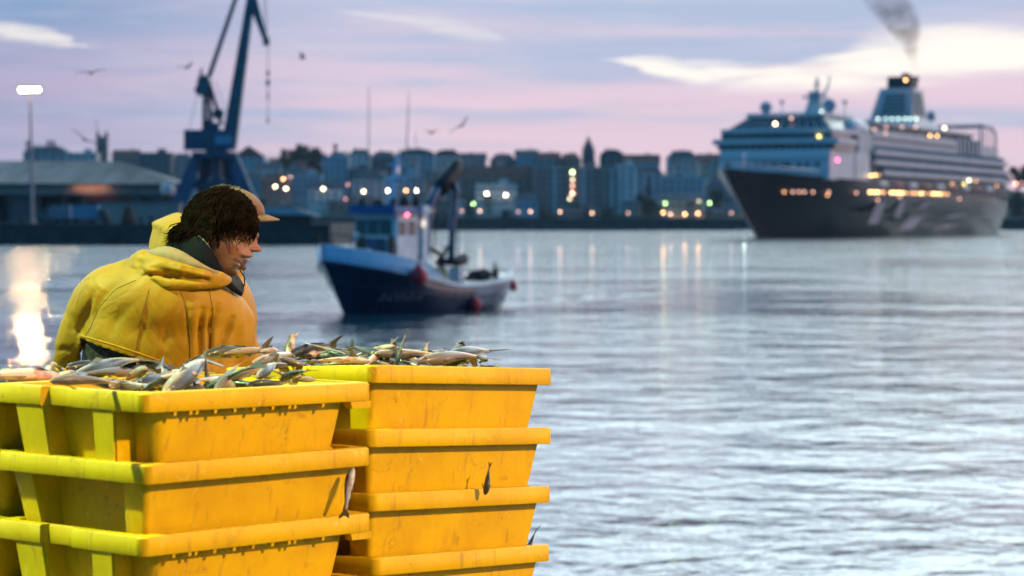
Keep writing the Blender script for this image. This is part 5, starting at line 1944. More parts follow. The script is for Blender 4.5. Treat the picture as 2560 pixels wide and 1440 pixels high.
for n_, (st, be, ga, sp, sd_, tp, td, ro, lb) in enumerate(FISH):
    if n_ < 7:
        b0, b1 = ((.64, .60), (.78, .84), (.62, .74), (.60, .58), (.74, .78), (.66, .62), (.80, .74))[n_]
        place_fish(st, be, ga, at_b(sp[0], sp[1] + 21, b0), at_b(tp[0], tp[1] + 21, b1), lb, ro)
        continue
    if n_ < 12:
        b0, b1 = ((.14, .10), (.30, .22), (.20, .30), (.16, .34), (.30, .22))[n_ - 7]
        place_fish(st, be, ga, at_b(sp[0], sp[1], b0), at_b(tp[0], tp[1], b1), lb, ro)
        continue
    place_fish(st, be, ga, W(sp[0], sp[1], sd_), W(tp[0], tp[1], td), lb, ro, 1.25 if 'squeezed' in lb else 1.0 if 'hanging' in lb or 'gaping' in lb or 'jaw' in lb else .74)
# the layer the heap lies on
for A_, ang, ztop, tilt, roll, which in ((LA, LANG, LA.z, LT, 0, 'front left'), (RA, RANG, RA.z, RT, RROLL, 'right'), (BA, BANG, BA.z, BT, -.012, 'back')):
    ux, uy = math.cos(ang), math.sin(ang)
    for k in range(14):
        a = .11 + (k % 7) * .09 + rr.uniform(-.01, .01)
        c = .19 + (k // 7) * .16
        z = ztop - .040 - tilt * a + roll * c + rr.uniform(-.008, .012)
        th = ang + R(90 + rr.uniform(-22, 22)) + (math.pi if k % 2 else 0)
        p = Vector((A_.x + ux * a - uy * c, A_.y + uy * a + ux * c, z))
        dv = Vector((math.cos(th), math.sin(th), rr.uniform(-.1, .1))) * .105
        place_fish(('grey', 'dark', 'pink', 'grey')[k % 4], 1 if k % 2 else -1, 0, p - dv, p + dv, 'fish packed low inside the top crate of the %s stack under the heap' % which, 80)

# small loose fish tumbled over the heaps
rq = random.Random(17)
for A_, ang, ztop, tilt, roll, n_, which in ((LA, LANG, LA.z, LT, 0, 14, 'front left'), (RA, RANG, RA.z, RT, RROLL, 34, 'right'), (BA, BANG, BA.z, BT, -.012, 22, 'back')):
    ux, uy = math.cos(ang), math.sin(ang)
    for k in range(n_):
        a = rq.uniform(.10, .66); c = rq.uniform(.10, .44)
        z = ztop - tilt * a + roll * c + (rq.uniform(-.035, .002) if which == 'back' else rq.uniform(-.012, .020 if which == 'front left' else .034))
        p = Vector((A_.x + ux * a - uy * c, A_.y + uy * a + ux * c, z))
        th = rq.uniform(0, 6.28)
        dv = Vector((math.cos(th), math.sin(th), rq.uniform(-.35, .45))) * rq.uniform(.07, .11)
        place_fish(rq.choice(('grey', 'dark', 'pink', 'olive', 'dark', 'pink')), rq.choice((1, -1)), 0, p - dv, p + dv, 'small fish tumbled loosely among the larger ones on the heap of the %s stack' % which, rq.uniform(20, 130))['group'] = 'small fish on the %s heap' % which

# ------------------------------------------------------------------ quay lamps that light the crates and the men (they stand outside the frame)



def quay_lamp(base, head_z, target, energy, col, label, size=.22):
    root = empty('quay_lamp', base, label=label, cat='lamp post')
    b = MB()
    b.lathe([(.11, 0), (.10, .3), (.07, .35), (.05, head_z - base[2] - .05)], seg=12)
    b.build('pole', m_pole, root, smooth=True)
    d = (Vector(target) - Vector((base[0], base[1], head_z))).normalized()
    M = d.to_track_quat('-Z', 'Y').to_matrix()
    h = MB()
    h.lathe([(.10, .22), (.20, .16), (.34, -.02), (.36, -.06), (.33, -.06), (.30, -.01), (.12, .10)], (0, 0, head_z - base[2]), 18, 0, M)
    h.build('lamp_head', m_pole, root, smooth=True)
    ld = bpy.data.lights.new('lamp_light', 'SPOT')
    ld.energy = energy
    ld.color = col
    ld.shadow_soft_size = size
    ld.spot_size = R(70)
    ld.spot_blend = .6
    lo = bpy.data.objects.new('lamp_light', ld)
    COL.objects.link(lo)
    lo.parent = root
    lo.location = Vector((0, 0, head_z - base[2])) + d * .08
    lo.rotation_euler = d.to_track_quat('-Z', 'Y').to_euler()


tgt = Vector((-.3, 6.2, 3.4))
quay_lamp((9.6, .2, QZ), 10.6, tgt, 10000, (1.0, .70, .25), 'tall quay lamp with a warm orange light to the right of the crates')
quay_lamp((-7.4, 4.4, QZ), 13.2, Vector((-.9, 6.0, 3.4)), 15500, (.60, 1.0, .34), 'tall quay lamp with a greenish light to the left of the crates')
# ================================================================== the two fishermen
def voxel_merge(mb, voxel, smooth=4, name='merged'):
    """one continuous surface out of overlapping volumes"""
    me = mb.mesh(name)
    bm = bmesh.new(); bm.from_mesh(me)
    bmesh.ops.recalc_face_normals(bm, faces=bm.faces)
    bm.to_mesh(me); bm.free()
    o = bpy.data.objects.new('tmp', me)
    COL.objects.link(o)
    m = o.modifiers.new('r', 'REMESH'); m.mode = 'VOXEL'; m.voxel_size = voxel
    if smooth:
        m = o.modifiers.new('s', 'SMOOTH'); m.iterations = smooth; m.factor = .5
    dg_ = bpy.context.evaluated_depsgraph_get()
    out = bpy.data.meshes.new_from_object(o.evaluated_get(dg_))
    bpy.data.objects.remove(o)
    out.name = name
    return out


def skin_material(name, beard):
    m = bpy.data.materials.new(name)
    m.use_nodes = True
    gg = G(m.node_tree)
    p = m.node_tree.nodes['Principled BSDF']
    t = gg.n.new('ShaderNodeTexCoord')
    nz = gg.noise(t.outputs['Object'], 30.0, 4, 0.6)
    c = gg.mix(gg.mr(nz, .35, .7), (.27, .118, .076, 1), (.21, .080, .050, 1))
    vc = gg.n.new('ShaderNodeVertexColor'); vc.layer_name = 'zone'
    sp = gg.n.new('ShaderNodeSeparateColor')
    gg.l.new(vc.outputs[0], sp.inputs[0])
    c = gg.mix(gg.m('MULTIPLY', sp.outputs[1], .55), c, (.36, .085, .055, 1))          # ruddy nose and cheeks
    fuzz = gg.noise(t.outputs['Object'], 210.0, 3, 0.6)
    c = gg.mix(gg.m('MULTIPLY', sp.outputs[0], gg.mr(fuzz, .30, .62, .35, 1.0)), c, (.045, .028, .02, 1))   # stubble, brows, lashes
    c = gg.mix(sp.outputs[2], c, (.24, .075, .06, 1))                                   # lips
    gg.l.new(c, p.inputs['Base Color'])
    p.inputs['Roughness'].default_value = .48
    p.inputs['Subsurface Weight'].default_value = .04
    p.inputs['Subsurface Radius'].default_value = (.012, .005, .003)
    b = gg.n.new('ShaderNodeBump'); b.inputs['Distance'].default_value = .0006
    gg.l.new(gg.noise(t.outputs['Object'], 160.0, 3, .6), b.inputs['Height'])
    gg.l.new(b.outputs[0], p.inputs['Normal'])
    return m


def oilskin(name, c1, c2):
    m = bpy.data.materials.new(name)
    m.use_nodes = True
    gg = G(m.node_tree)
    p = m.node_tree.nodes['Principled BSDF']
    t = gg.n.new('ShaderNodeTexCoord')
    n_ = gg.noise(t.outputs['Object'], 7.0, 4, .6)
    f_ = gg.noise(t.outputs['Object'], 90.0, 3, .6)
    c = gg.mix(gg.mr(n_, .35, .7), c1 + (1,), c2 + (1,))
    c = gg.mix(gg.m('MULTIPLY', gg.mr(f_, .64, .74), .35), c, (.22, .11, .03, 1))
    gg.l.new(c, p.inputs['Base Color'])
    p.inputs['Roughness'].default_value = .55
    p.inputs['Specular IOR Level'].default_value = .28
    b = gg.n.new('ShaderNodeBump'); b.inputs['Distance'].default_value = .0018
    w_ = gg.noise(t.outputs['Object'], 5.5, 2, .5, 1.6)
    w2 = gg.noise(t.outputs['Object'], 13.0, 2, .5, 1.2)
    rg_ = gg.m('ADD', gg.m('MINIMUM', gg.m('MULTIPLY', gg.m('ABSOLUTE', gg.m('SUBTRACT', w_, .5)), 6.0), 1.0), gg.m('MULTIPLY', gg.m('MINIMUM', gg.m('MULTIPLY', gg.m('ABSOLUTE', gg.m('SUBTRACT', w2, .5)), 5.0), 1.0), .35))
    gg.l.new(rg_, b.inputs['Height'])
    gg.l.new(b.outputs[0], p.inputs['Normal'])
    return m


m_skin = skin_material('weathered_skin', True)
m_jack = oilskin('yellow_oilskin', (.44, .205, .004), (.37, .165, .004))
m_hood = oilskin('yellow_hood_oilskin', (.45, .215, .005), (.39, .175, .005))
m_lining = mat('tan_hood_lining', (.34, .20, .11), .85, var=.15, scale=14, bump=.001)
m_collar = mat('navy_collar_cloth', (.003, .0045, .011), .8, var=.3, scale=18, bump=.002, col2=(.009, .007, .009), spec=.1)
m_trous = mat('black_speckled_oilskin', (.006, .006, .008), .65, spec=.2, var=.2, scale=60, bump=.001, col2=(.06, .05, .035))
m_hair = mat('dark_brown_hair', (.0040, .0022, .0016), .8, var=.3, scale=40, col2=(.018, .008, .0045), spec=.03)
m_hair2 = mat('brown_hair', (.05, .025, .015), .45, var=.3, scale=40)
m_eyew = mat('eye_white', (.20, .16, .14), .25, var=.05)
m_iris = mat('dark_iris', (.02, .015, .012), .1, var=0)
m_piping = mat('grey_piping', (.30, .27, .24), .7, var=.1)

Z_ = [.125, .120, .108, .09, .07, .05, .032, .018, .008, -.002, -.012, -.022, -.032, -.040, -.047, -.054, -.060, -.066, -.073, -.080, -.088, -.097, -.106, -.113, -.119, -.128, -.150, -.185, -.23, -.27]
F_ = [.012, .040, .064, .079, .088, .0935, .096, .0975, .094, .0865, .0865, .088, .0895, .091, .0925, .0945, .0965, .0915, .0945, .0905, .0875, .0905, .0885, .080, .060, .034, .028, .034, .05, .06]
B_ = [-.03, -.062, -.084, -.097, -.104, -.107, -.107, -.105, -.103, -.101, -.098, -.094, -.089, -.085, -.081, -.077, -.074, -.071, -.068, -.066, -.064, -.062, -.061, -.062, -.063, -.066, -.072, -.085, -.11, -.13]
W_ = [.014, .036, .054, .066, .073, .0765, .0775, .0775, .077, .0765, .0755, .0745, .073, .0715, .070, .068, .066, .064, .062, .0595, .057, .053, .048, .046, .047, .052, .056, .062, .075, .09]


def head_mesh(name, nose=1.0):
    """head and neck facing +x, centre between the ears"""
    fz = np.linspace(0, len(Z_) - 1, 88)
    n = 72
    z = np.interp(fz, range(len(Z_)), Z_); f = np.interp(fz, range(len(Z_)), F_); b = np.interp(fz, range(len(Z_)), B_); w = np.interp(fz, range(len(Z_)), W_)
    fs_ = np.convolve(np.pad(f, 9, mode='edge'), np.ones(19) / 19, 'valid')
    keep = np.clip((z + .030) / .02, 0, 1) + np.clip((-.112 - z) / .008, 0, 1)      # only mouth and chin are modelled locally
    fs_ = f * np.clip(keep, 0, 1) + fs_ * (1 - np.clip(keep, 0, 1))
    rings, cols = [], []
    sg = lambda v, c, s: math.exp(-((v - c) / s) ** 2)
    for zi, fi, bi, wi, ff in zip(z, fs_, b, w, f):
        ring = []
        cx, a = (fi + bi) / 2, (fi - bi) / 2
        for k in range(n):
            t = 2 * math.pi * k / n
            ct, st = math.cos(t), math.sin(t)
            e = 2.35
            r = 1 / (abs(ct) ** e + abs(st) ** e) ** (1 / e)
            x, y = cx + a * ct * r, wi * st * r
            fr = max(0, ct)
            if fr > 0:
                x += (ff - fi) * math.exp(-(y / .024) ** 2)
            # nose
            if fr > 0:
                ns = .0310 * sg(zi, -.033, .0135) + .017 * sg(zi, -.008, .018) + .006 * sg(zi, .010, .010)
                wd = .0105 + .0085 * sg(zi, -.037, .009)
                x += nose * ns * math.exp(-(y / wd) ** 2) * (1 if zi > -.043 else max(0, 1 - (-.043 - zi) / .006))
                x += .0065 * sg(zi, -.037, .007) * (math.exp(-((abs(y) - .0145) / .006) ** 2))
                # eye sockets, brows, cheek bones, lips, chin
                x -= .0105 * sg(zi, -.002, .0095) * math.exp(-((abs(y) - .033) / .015) ** 2)
                x += .0045 * sg(zi, .016, .007) * math.exp(-((abs(y) - .030) / .020) ** 2)
                x += .0050 * sg(zi, -.026, .013) * math.exp(-((abs(y) - .046) / .016) ** 2)
                x -= .0045 * sg(zi, -.060, .018) * math.exp(-((abs(y) - .043) / .013) ** 2)
                x += .0035 * sg(zi, -.100, .009) * math.exp(-(y / .018) ** 2)
                x -= .0040 * sg(zi, -.0672, .0026) * math.exp(-(y / .026) ** 2)
            ring.append((x, y, zi))
            jit = .010 * mnoise.noise(Vector((x * 60, y * 60, zi * 60)))
            st = lambda q_: max(0.0, min(1.0, q_))
            goat = st((-.046 - zi + jit) / .014) * st((fr - .15 + 8 * jit) / .45) * st((.052 - abs(y) + jit) / .02)
            cheek = .40 * st((-.030 - zi + jit * 1.5) / .045) * st((fr + .35) / .5)
            beard = max(goat, cheek) * (1 - .75 * math.exp(-((zi + .066) / .0065) ** 2 - (y / .022) ** 2)) * st((.150 + zi) / .025)
            brow = 1.0 * sg(zi, .0175, .0045) * math.exp(-((abs(y) - .031) / .019) ** 4) * (fr > .2)
            lash = .8 * sg(zi, .0015, .0028) * math.exp(-((abs(y) - .033) / .013) ** 4) * (fr > .2)
            red = math.exp(-(y / .02) ** 2) * sg(zi, -.03, .016) * (fr > .5) + .6 * sg(zi, -.03, .018) * math.exp(-((abs(y) - .045) / .02) ** 2) * (fr > .1)
            lip = sg(zi, -.0665, .0075) * math.exp(-(y / .023) ** 4) * (fr > .5)
            cols.append((min(1, max(beard * .95, brow, lash)), min(1, red), min(1, lip), 1))
        rings.append(ring)
    mb = MB()
    mb.loft(rings)
    nv = len(mb.v)
    for s in (-1, 1):                       # ears
        M = Matrix.Rotation(s * R(-18), 3, 'Z') @ Matrix.Rotation(R(-8), 3, 'Y')
        mb.ell((-.010, s * .079, -.010), (.019, .0075, .032), 12, 9, M)
        mb.ell((-.006, s * .0845, -.006), (.010, .004, .019), 10, 7, M)
        mb.ell((-.012, s * .081, -.036), (.010, .007, .011), 10, 7, M)
    me = mb.mesh(name)
    bm = bmesh.new(); bm.from_mesh(me)
    bmesh.ops.recalc_face_normals(bm, faces=bm.faces)
    bm.to_mesh(me); bm.free()
    ca = me.color_attributes.new('zone', 'FLOAT_COLOR', 'POINT')
    for i in range(len(me.vertices)):
        ca.data[i].color = cols[i] if i < len(cols) else (0, .35, 0, 1)
    return me


def scalp(th, ph, off=0.0):
    """point on the skull: th from the crown downwards, ph around (0 = forehead)"""
    c = Vector((-.006, 0, .018))
    rx = .103 if math.cos(ph) > 0 else .101
    d = Vector((math.sin(th) * math.cos(ph) * (rx + off), math.sin(th) * math.sin(ph) * (.080 + off), math.cos(th) * (.109 + off)))
    return c + d


def hair_mesh(seed, n, lmin, lmax, fringe=True, puff=.005):
    rnd = random.Random(seed)
    mb = MB()
    # the mass underneath
    rings = []
    for i in range(16):
        th = .06 + 1.98 * i / 15
        ring = []
        for k in range(44):
            ph = 2 * math.pi * k / 44
            fr = (math.cos(ph) + 1) / 2
            lim = 2.02 - .95 * fr ** 1.6
            t_ = min(th, lim)
            o_ = puff * (1 if th <= lim else -.2) + .007 * mnoise.noise(Vector((math.cos(ph) * 2.2, math.sin(ph) * 2.2, th * 2.4 + seed)))
            ring.append(scalp(t_, ph, o_ if th < lim else -.003))
        rings.append(ring)
    mb.loft(rings)
    for _ in range(n):
        ph = rnd.uniform(-math.pi, math.pi)
        fr = (math.cos(ph) + 1) / 2
        th0 = rnd.uniform(.02, 1.80 - .80 * fr)
        L = rnd.uniform(lmin, lmax)
        dph = rnd.gauss(0, .42)
        pts, rad = [], []
        m_ = 6
        for i in range(m_):
            f = i / (m_ - 1)
            th = th0 + L * 9.0 * f * (.8 if fr > .6 else 1)
            o_ = puff + .004 + abs(rnd.gauss(0, .0035)) + .010 * math.sin(f * 3.0) * rnd.random() - .004 * f
            p = scalp(min(th, 2.25 - .25 * fr), ph + dph * f * .8, o_ + (max(0, th - 1.5) * .004))
            p.x -= .004 * f
            pts.append(p)
            rad.append((.0026 * (1 - f) + .0005) * rnd.uniform(.6, 1.3))
        mb.tube(pts, rad, 5, flat=.6)
    return mb


def hand(mb, wrist, d, up):
    """a loosely curled hand: palm, four fingers of different lengths and a thumb"""
    d = d.normalized(); s = d.cross(up).normalized(); u = s.cross(d)
    M = Matrix((d, s, u)).transposed()
    mb.ell(wrist + d * .045, (.05, .042, .016), 12, 8, M)
    mb.tube([wrist - d * .06, wrist, wrist + d * .02], [.033, .028, .03], 10)
    for i, L in enumerate((.072, .082, .076, .060)):
        b0 = wrist + d * .085 + s * (.030 - .020 * i)
        mb.tube([b0 - d * .02, b0, b0 + d * L * .42 - u * .010, b0 + d * L * .68 - u * .034, b0 + d * L * .66 - u * .058], [.010, .0098, .009, .0082, .007], 8)
    t0 = wrist + d * .025 + s * .036
    mb.tube([t0 - s * .015, t0 + s * .010 + d * .018, t0 + s * .018 + d * .045 - u * .014, t0 + s * .012 + d * .068 - u * .028], [.013, .012, .0105, .008], 8)


Y1 = 7.02


def A(x, y, d=0.0):
    return W(x, y, Y1 + d)


def person_root(x, Yp, label):
    return empty('person', W(x, HZ, Yp) * 1 + Vector((0, 0, QZ - CZ)), label=label, cat='person')


def finish(name, me, m, root, smooth='all'):
    """link a mesh given in world space under its root"""
    me.transform(Matrix.Translation(-root.location))
    return link(name, me, m, root, smooth)


# ---------------------------------------------------------------- first man: back to us, head turned right
man = person_root(430, Y1, 'bare headed dark haired fisherman in a yellow oilskin jacket bending behind the crates')
px = Y1 / F                                   # metres per photograph pixel there
# body under the clothes (legs, trunk, arms, hands): one continuous surface with the head
bb = MB()
bb.ell(A(410, 840), (.17, .115, .17), 14, 10)
bb.ell(A(405, 990), (.165, .12, .16), 14, 10)
bb.tube([A(455, 690, .0), A(505, 670, .0), A(530, 650, .0)], [.075, .060, .056], 12)
for sx in (-1, 1):
    hip = A(405 + sx * 75, 1060)
    bb.tube([hip, Vector((hip.x + sx * .02, hip.y - .03, QZ + .48)), Vector((hip.x + sx * .03, hip.y + .02, QZ + .10))], [.085, .062, .045], 12)
    ft = Vector((hip.x + sx * .03, hip.y + .02, QZ + .045))
    bb.ell(ft + Vector((.02 * sx, .09, 0)), (.048, .135, .042), 12, 8)
lsh, rsh = A(262, 745, .02), A(566, 782, .03)
lel, rel = A(176, 880, .02), A(604, 925, .06)
lwr, rwr = A(196, 1010, .26), A(560, 1020, .30)
bb.tube([lsh, lel], [.042, .026], 10); bb.tube([lel, lwr], [.026, .026], 10)
bb.tube([rsh, rel], [.055, .045], 10); bb.tube([rel, rwr], [.043, .03], 10)
hand(bb, lwr, (lwr - lel), Vector((0, 0, 1))); hand(bb, rwr, (rwr - rel), Vector((0, 0, 1)))
body = voxel_merge(bb, .011, 2, 'body')
HM = Matrix.Translation(A(549, 584, .0)) @ Matrix.Rotation(R(-5), 4, 'Z') @ Matrix.Rotation(R(19), 4, 'Y') @ Matrix.Rotation(R(-4), 4, 'X') @ Matrix.Scale(.93, 4)
hd = head_mesh('head')
hd.transform(HM)
bm = bmesh.new(); bm.from_mesh(body)
lay = bm.verts.layers.float_color.new('zone')
bm.from_mesh(hd)
body2 = bpy.data.meshes.new('body')
bm.to_mesh(body2); bm.free()
bo = finish('body', body2, m_skin, man)
hm = hair_mesh(4, 2600, .05, .12).mesh('hair')
# long forelocks over the temple and brow, hair over the collar
fl = MB()
rnd = random.Random(21)
for _ in range(420):
    s = rnd.choice((-1, 1, -1))
    ph = s * rnd.uniform(.15, 1.15)
    p0 = scalp(rnd.uniform(.45, .85), ph, .012)
    drop = rnd.uniform(.03, .06) * (1.15 if abs(ph) > .95 else .30)
    q1 = scalp(1.10, ph, .013)
    q2 = q1 + Vector((.004 * math.cos(ph) - .006, .004 * s, -drop * .5)) + Vector((rnd.gauss(0, .004), rnd.gauss(0, .003), 0))
    q3 = q2 + Vector((-.010 + rnd.gauss(0, .006), rnd.gauss(0, .004), -drop * .5))
    fl.tube([p0, q1, q2, q3], [.0024, .0026, .0020, .0005], 5, flat=.6)
for _ in range(520):
    ph = rnd.choice((-1, 1)) * rnd.uniform(1.55, 3.14)
    p0 = scalp(1.35, ph, .016)
    q1 = scalp(1.75, ph, .018)
    q2 = q1 + Vector((-.012 + rnd.gauss(0, .008), rnd.gauss(0, .006), -rnd.uniform(.02, .065)))
    q3 = q2 + Vector((rnd.gauss(-.004, .010), rnd.gauss(0, .006), -rnd.uniform(.005, .03)))
    fl.tube([p0, q1, q2, q3], [.0026, .0027, .0021, .0005], 5, flat=.6)
fm_ = fl.mesh('locks')
bm = bmesh.new(); bm.from_mesh(hm); bm.from_mesh(fm_); bm.to_mesh(hm); bm.free()
hm.transform(HM)
finish('hair', hm, m_hair, man)
for s in (-1, 1):
    eb = MB()
    eb.ell((.0655, s * .0325, -.0025), (.0115, .0120, .0075), 14, 10)
    me = eb.mesh('eye'); me.transform(HM)
    eo = finish('eye', me, m_eyew, man)
    eb = MB()
    eb.ell((.0752, s * .0325, -.0030), (.0030, .0055, .0055), 12, 8)
    me = eb.mesh('iris'); me.transform(HM); me.transform(Matrix.Translation(-man.location))
    link('iris', me, m_iris, eo, 'all')

# jacket
jb = MB()
jb.ell(A(405, 960), (.228, .150, .25), 20, 14)
jb.ell(A(400, 850), (.232, .155, .19), 20, 14)
jb.ell(A(415, 765, -.02), (.205, .150, .145), 20, 14)
jb.ell(A(300, 752, .01), (.136, .115, .112), 18, 12)
jb.ell(A(556, 795, .03), (.088, .110, .085), 18, 12)
jb.ell(A(470, 715, .0), (.135, .105, .080), 18, 12)
jb.ell(A(345, 708, .0), (.100, .090, .080), 16, 10)
jb.tube([A(243, 745, .02), A(206, 800, .02), A(178, 868, .02), A(166, 905, .03)], [.076, .060, .052, .040], 14)
jb.tube([A(166, 900, .03), A(176, 960, .12), lwr], [.045, .052, .042], 14)
jb.tube([A(574, 790, .03), A(580, 850, .03), A(584, 925, .06)], [.076, .072, .070], 14)
jb.tube([A(584, 925, .06), A(575, 980, .18), rwr], [.066, .056, .044], 14)
jm = voxel_merge(jb, .0080, 40, 'jacket')
# folds and seams: grooves along lines on the cloth (photograph pixels), depth and width in metres
CR = [([(508, 775), (500, 830), (497, 900)], -.024, .0075), ([(528, 780), (526, 850), (524, 910)], -.020, .0055), ([(548, 765), (535, 800), (522, 830)], -.013, .007),
      ([(582, 795), (560, 850), (540, 910)], -.020, .0085), ([(610, 745), (622, 800), (626, 860)], -.006, .012),
      ([(230, 730), (218, 775), (206, 830)], -.014, .009), ([(205, 780), (200, 815), (193, 850)], -.010, .008), ([(180, 790), (192, 812), (198, 830)], -.009, .007),
      ([(166, 780), (176, 820), (190, 835)], -.010, .007), ([(380, 740), (362, 800), (346, 890)], -.0035, .006), ([(455, 720), (468, 790), (472, 890)], -.0045, .005),
      ([(300, 700), (255, 745), (232, 790)], -.006, .010), ([(330, 760), (290, 800), (268, 850)], -.006, .014), ([(420, 800), (410, 850), (418, 890)], -.005, .012),
      ([(205, 838), (205, 870), (200, 900)], -.010, .006), ([(138, 880), (160, 872), (180, 880)], -.008, .008),
      ([(487, 745), (484, 800), (486, 870)], .006, .016), ([(250, 790), (240, 830), (235, 870)], .006, .014), ([(590, 800), (572, 850), (562, 900)], .007, .012)]
vs = np.array([v.co for v in jm.vertices])
no = np.array([v.normal for v in jm.vertices])
xp = (vs[:, 0]) / vs[:, 1] * F + 1280
yp = HZ - (vs[:, 2] - CZ) / vs[:, 1] * F
facing = no[:, 1] < .35
disp = np.zeros(len(vs))
for pts, dep, wd in CR:
    best = np.full(len(vs), 1e9)
    fr_ = np.zeros(len(vs))
    for i in range(len(pts) - 1):
        ax, ay = pts[i]; bx, by = pts[i + 1]
        t = np.clip(((xp - ax) * (bx - ax) + (yp - ay) * (by - ay)) / ((bx - ax) ** 2 + (by - ay) ** 2), 0, 1)
        d = np.hypot(xp - ax - t * (bx - ax), yp - ay - t * (by - ay)) * px
        m_ = d < best
        best[m_] = d[m_]; fr_[m_] = (i + t[m_]) / (len(pts) - 1)
    disp += np.where(facing, dep * np.exp(-(best / wd) ** 2) * (.25 + .75 * np.sin(np.pi * np.clip(fr_, .06, .94))), 0)
for i, v in enumerate(jm.vertices):
    c = v.co
    disp[i] += .0035 * mnoise.noise(Vector((c.x * 9, c.y * 9, c.z * 5)))
vs = vs + no * disp[:, None]
jm.vertices.foreach_set('co', vs.ravel())
jm.update()
# the hem has ridden up on the left: cut along its slanting line
bm = bmesh.new(); bm.from_mesh(jm)
h0, h1 = A(190, 838), A(345, 884)
nrm = Vector((h0.z - h1.z, 0, h1.x - h0.x)).normalized()
if nrm.z < 0:
    nrm = -nrm
bmesh.ops.bisect_plane(bm, geom=bm.verts[:] + bm.edges[:] + bm.faces[:], plane_co=h0, plane_no=nrm, dist=1e-5)
kill = []
for f in bm.faces:
    c = f.calc_center_median()
    X = c.x / c.y * F + 1280
    if (c - h0).dot(nrm) < 0 and 201 < X < 545 and c.y < Y1 + .10:
        kill.append(f)
bmesh.ops.delete(bm, geom=kill, context='FACES')
bm.to_mesh(jm); bm.free()
jo = finish('jacket', jm, m_jack, man)
md = jo.modifiers.new('thick', 'SOLIDIFY'); md.thickness = .005; md.offset = -1
hb_ = MB()
hb_.tube([A(197, 838, -.142), A(240, 850, -.166), A(300, 868, -.174), A(345, 883, -.174), A(400, 902, -.172)], .0035, 6)
me = hb_.mesh('hem_seam')
me.transform(Matrix.Translation(-man.location))
link('hem_seam', me, m_jack, jo, 'all')
# trousers
tb_ = MB()
tb_.ell(A(400, 900, .01), (.230, .142, .22), 18, 12)
tb_.ell(A(405, 1020), (.20, .15, .16), 18, 12)
for sx in (-1, 1):
    hip = A(405 + sx * 75, 1060)
    tb_.tube([hip, Vector((hip.x + sx * .02, hip.y - .03, QZ + .48)), Vector((hip.x + sx * .03, hip.y + .02, QZ + .14))], [.115, .092, .085], 14)
finish('trousers', voxel_merge(tb_, .014, 3, 'trousers'), m_trous, man)
for sx in (-1, 1):
    hip = A(405 + sx * 75, 1060)
    b = MB()
    f0 = Vector((hip.x + sx * .03, hip.y + .02, QZ))
    b.tube([f0 + Vector((0, 0, .33)), f0 + Vector((0, 0, .12)), f0 + Vector((0, 0, .055))], [.075, .062, .058], 12)
    b.ell(f0 + Vector((.02 * sx, .08, .055)), (.058, .155, .055), 14, 8)
    finish('boot', voxel_merge(b, .012, 2, 'boot'), m_tyre, man)

# stiff standing collar of the inner jacket, open at the front
cup = [A(436, 596, .04), A(446, 582, .0), A(468, 579, -.045), (A(490, 586, -.078)), A(512, 604, -.098), A(530, 630, -.104), A(546, 660, -.098), A(562, 690, -.082), A(583, 716, -.052), A(606, 735, .0)]
clo = [A(418, 618, .04), A(420, 632, -.01), A(436, 645, -.07), A(462, 660, -.105), A(490, 672, -.122), A(516, 686, -.122), A(538, 700, -.112), A(558, 712, -.092), A(578, 726, -.058), A(603, 740, .0)]
rw = []
for f in (0, .25, .5, .75, 1.0):
    rw.append([a.lerp(c, f) + Vector((0, -.010, .004)) * math.sin(math.pi * f) for a, c in zip(cup, clo)])
b = MB()
b.loft(rw, cap=(False, False), closed=False)
co = finish('collar', b.mesh('collar'), m_collar, man)
md = co.modifiers.new('sub', 'SUBSURF'); md.levels = 2; md.render_levels = 2
md = co.modifiers.new('thick', 'SOLIDIFY'); md.thickness = .005
fup = [A(470, 590, .09), A(520, 606, .105), A(548, 628, .10), A(575, 664, .085), A(598, 698, .055), A(611, 718, .02)]
flo = [A(470, 640, .08), A(510, 660, .06), A(540, 682, .02), A(566, 708, -.02), A(585, 726, -.03), A(606, 738, -.004)]
b = MB()
b.loft([fup, [a.lerp(c, .5) for a, c in zip(fup, flo)], flo], cap=(False, False), closed=False)
me = b.mesh('collar_front'); me.transform(Matrix.Translation(-man.location))
c2_ = link('collar_front', me, m_trous, co, 'all')
md = c2_.modifiers.new('sub', 'SUBSURF'); md.levels = 2; md.render_levels = 2
md = c2_.modifiers.new('thick', 'SOLIDIFY'); md.thickness = .005
pb_ = MB()
sm_ = []
for i in range(len(cup) - 1):
    for f in (0, .25, .5, .75):
        p0_, p1_, p2_, p3_ = cup[max(0, i - 1)], cup[i], cup[i + 1], cup[min(len(cup) - 1, i + 2)]
        sm_.append(.5 * ((2 * p1_) + (p2_ - p0_) * f + (2 * p0_ - 5 * p1_ + 4 * p2_ - p3_) * f * f + (3 * p1_ - p0_ - 3 * p2_ + p3_) * f ** 3))
pb_.tube(sm_ + [cup[-1]], .0026, 6)
me = pb_.mesh('piping'); me.transform(Matrix.Translation(-man.location))
link('piping', me, m_piping, co, 'all')

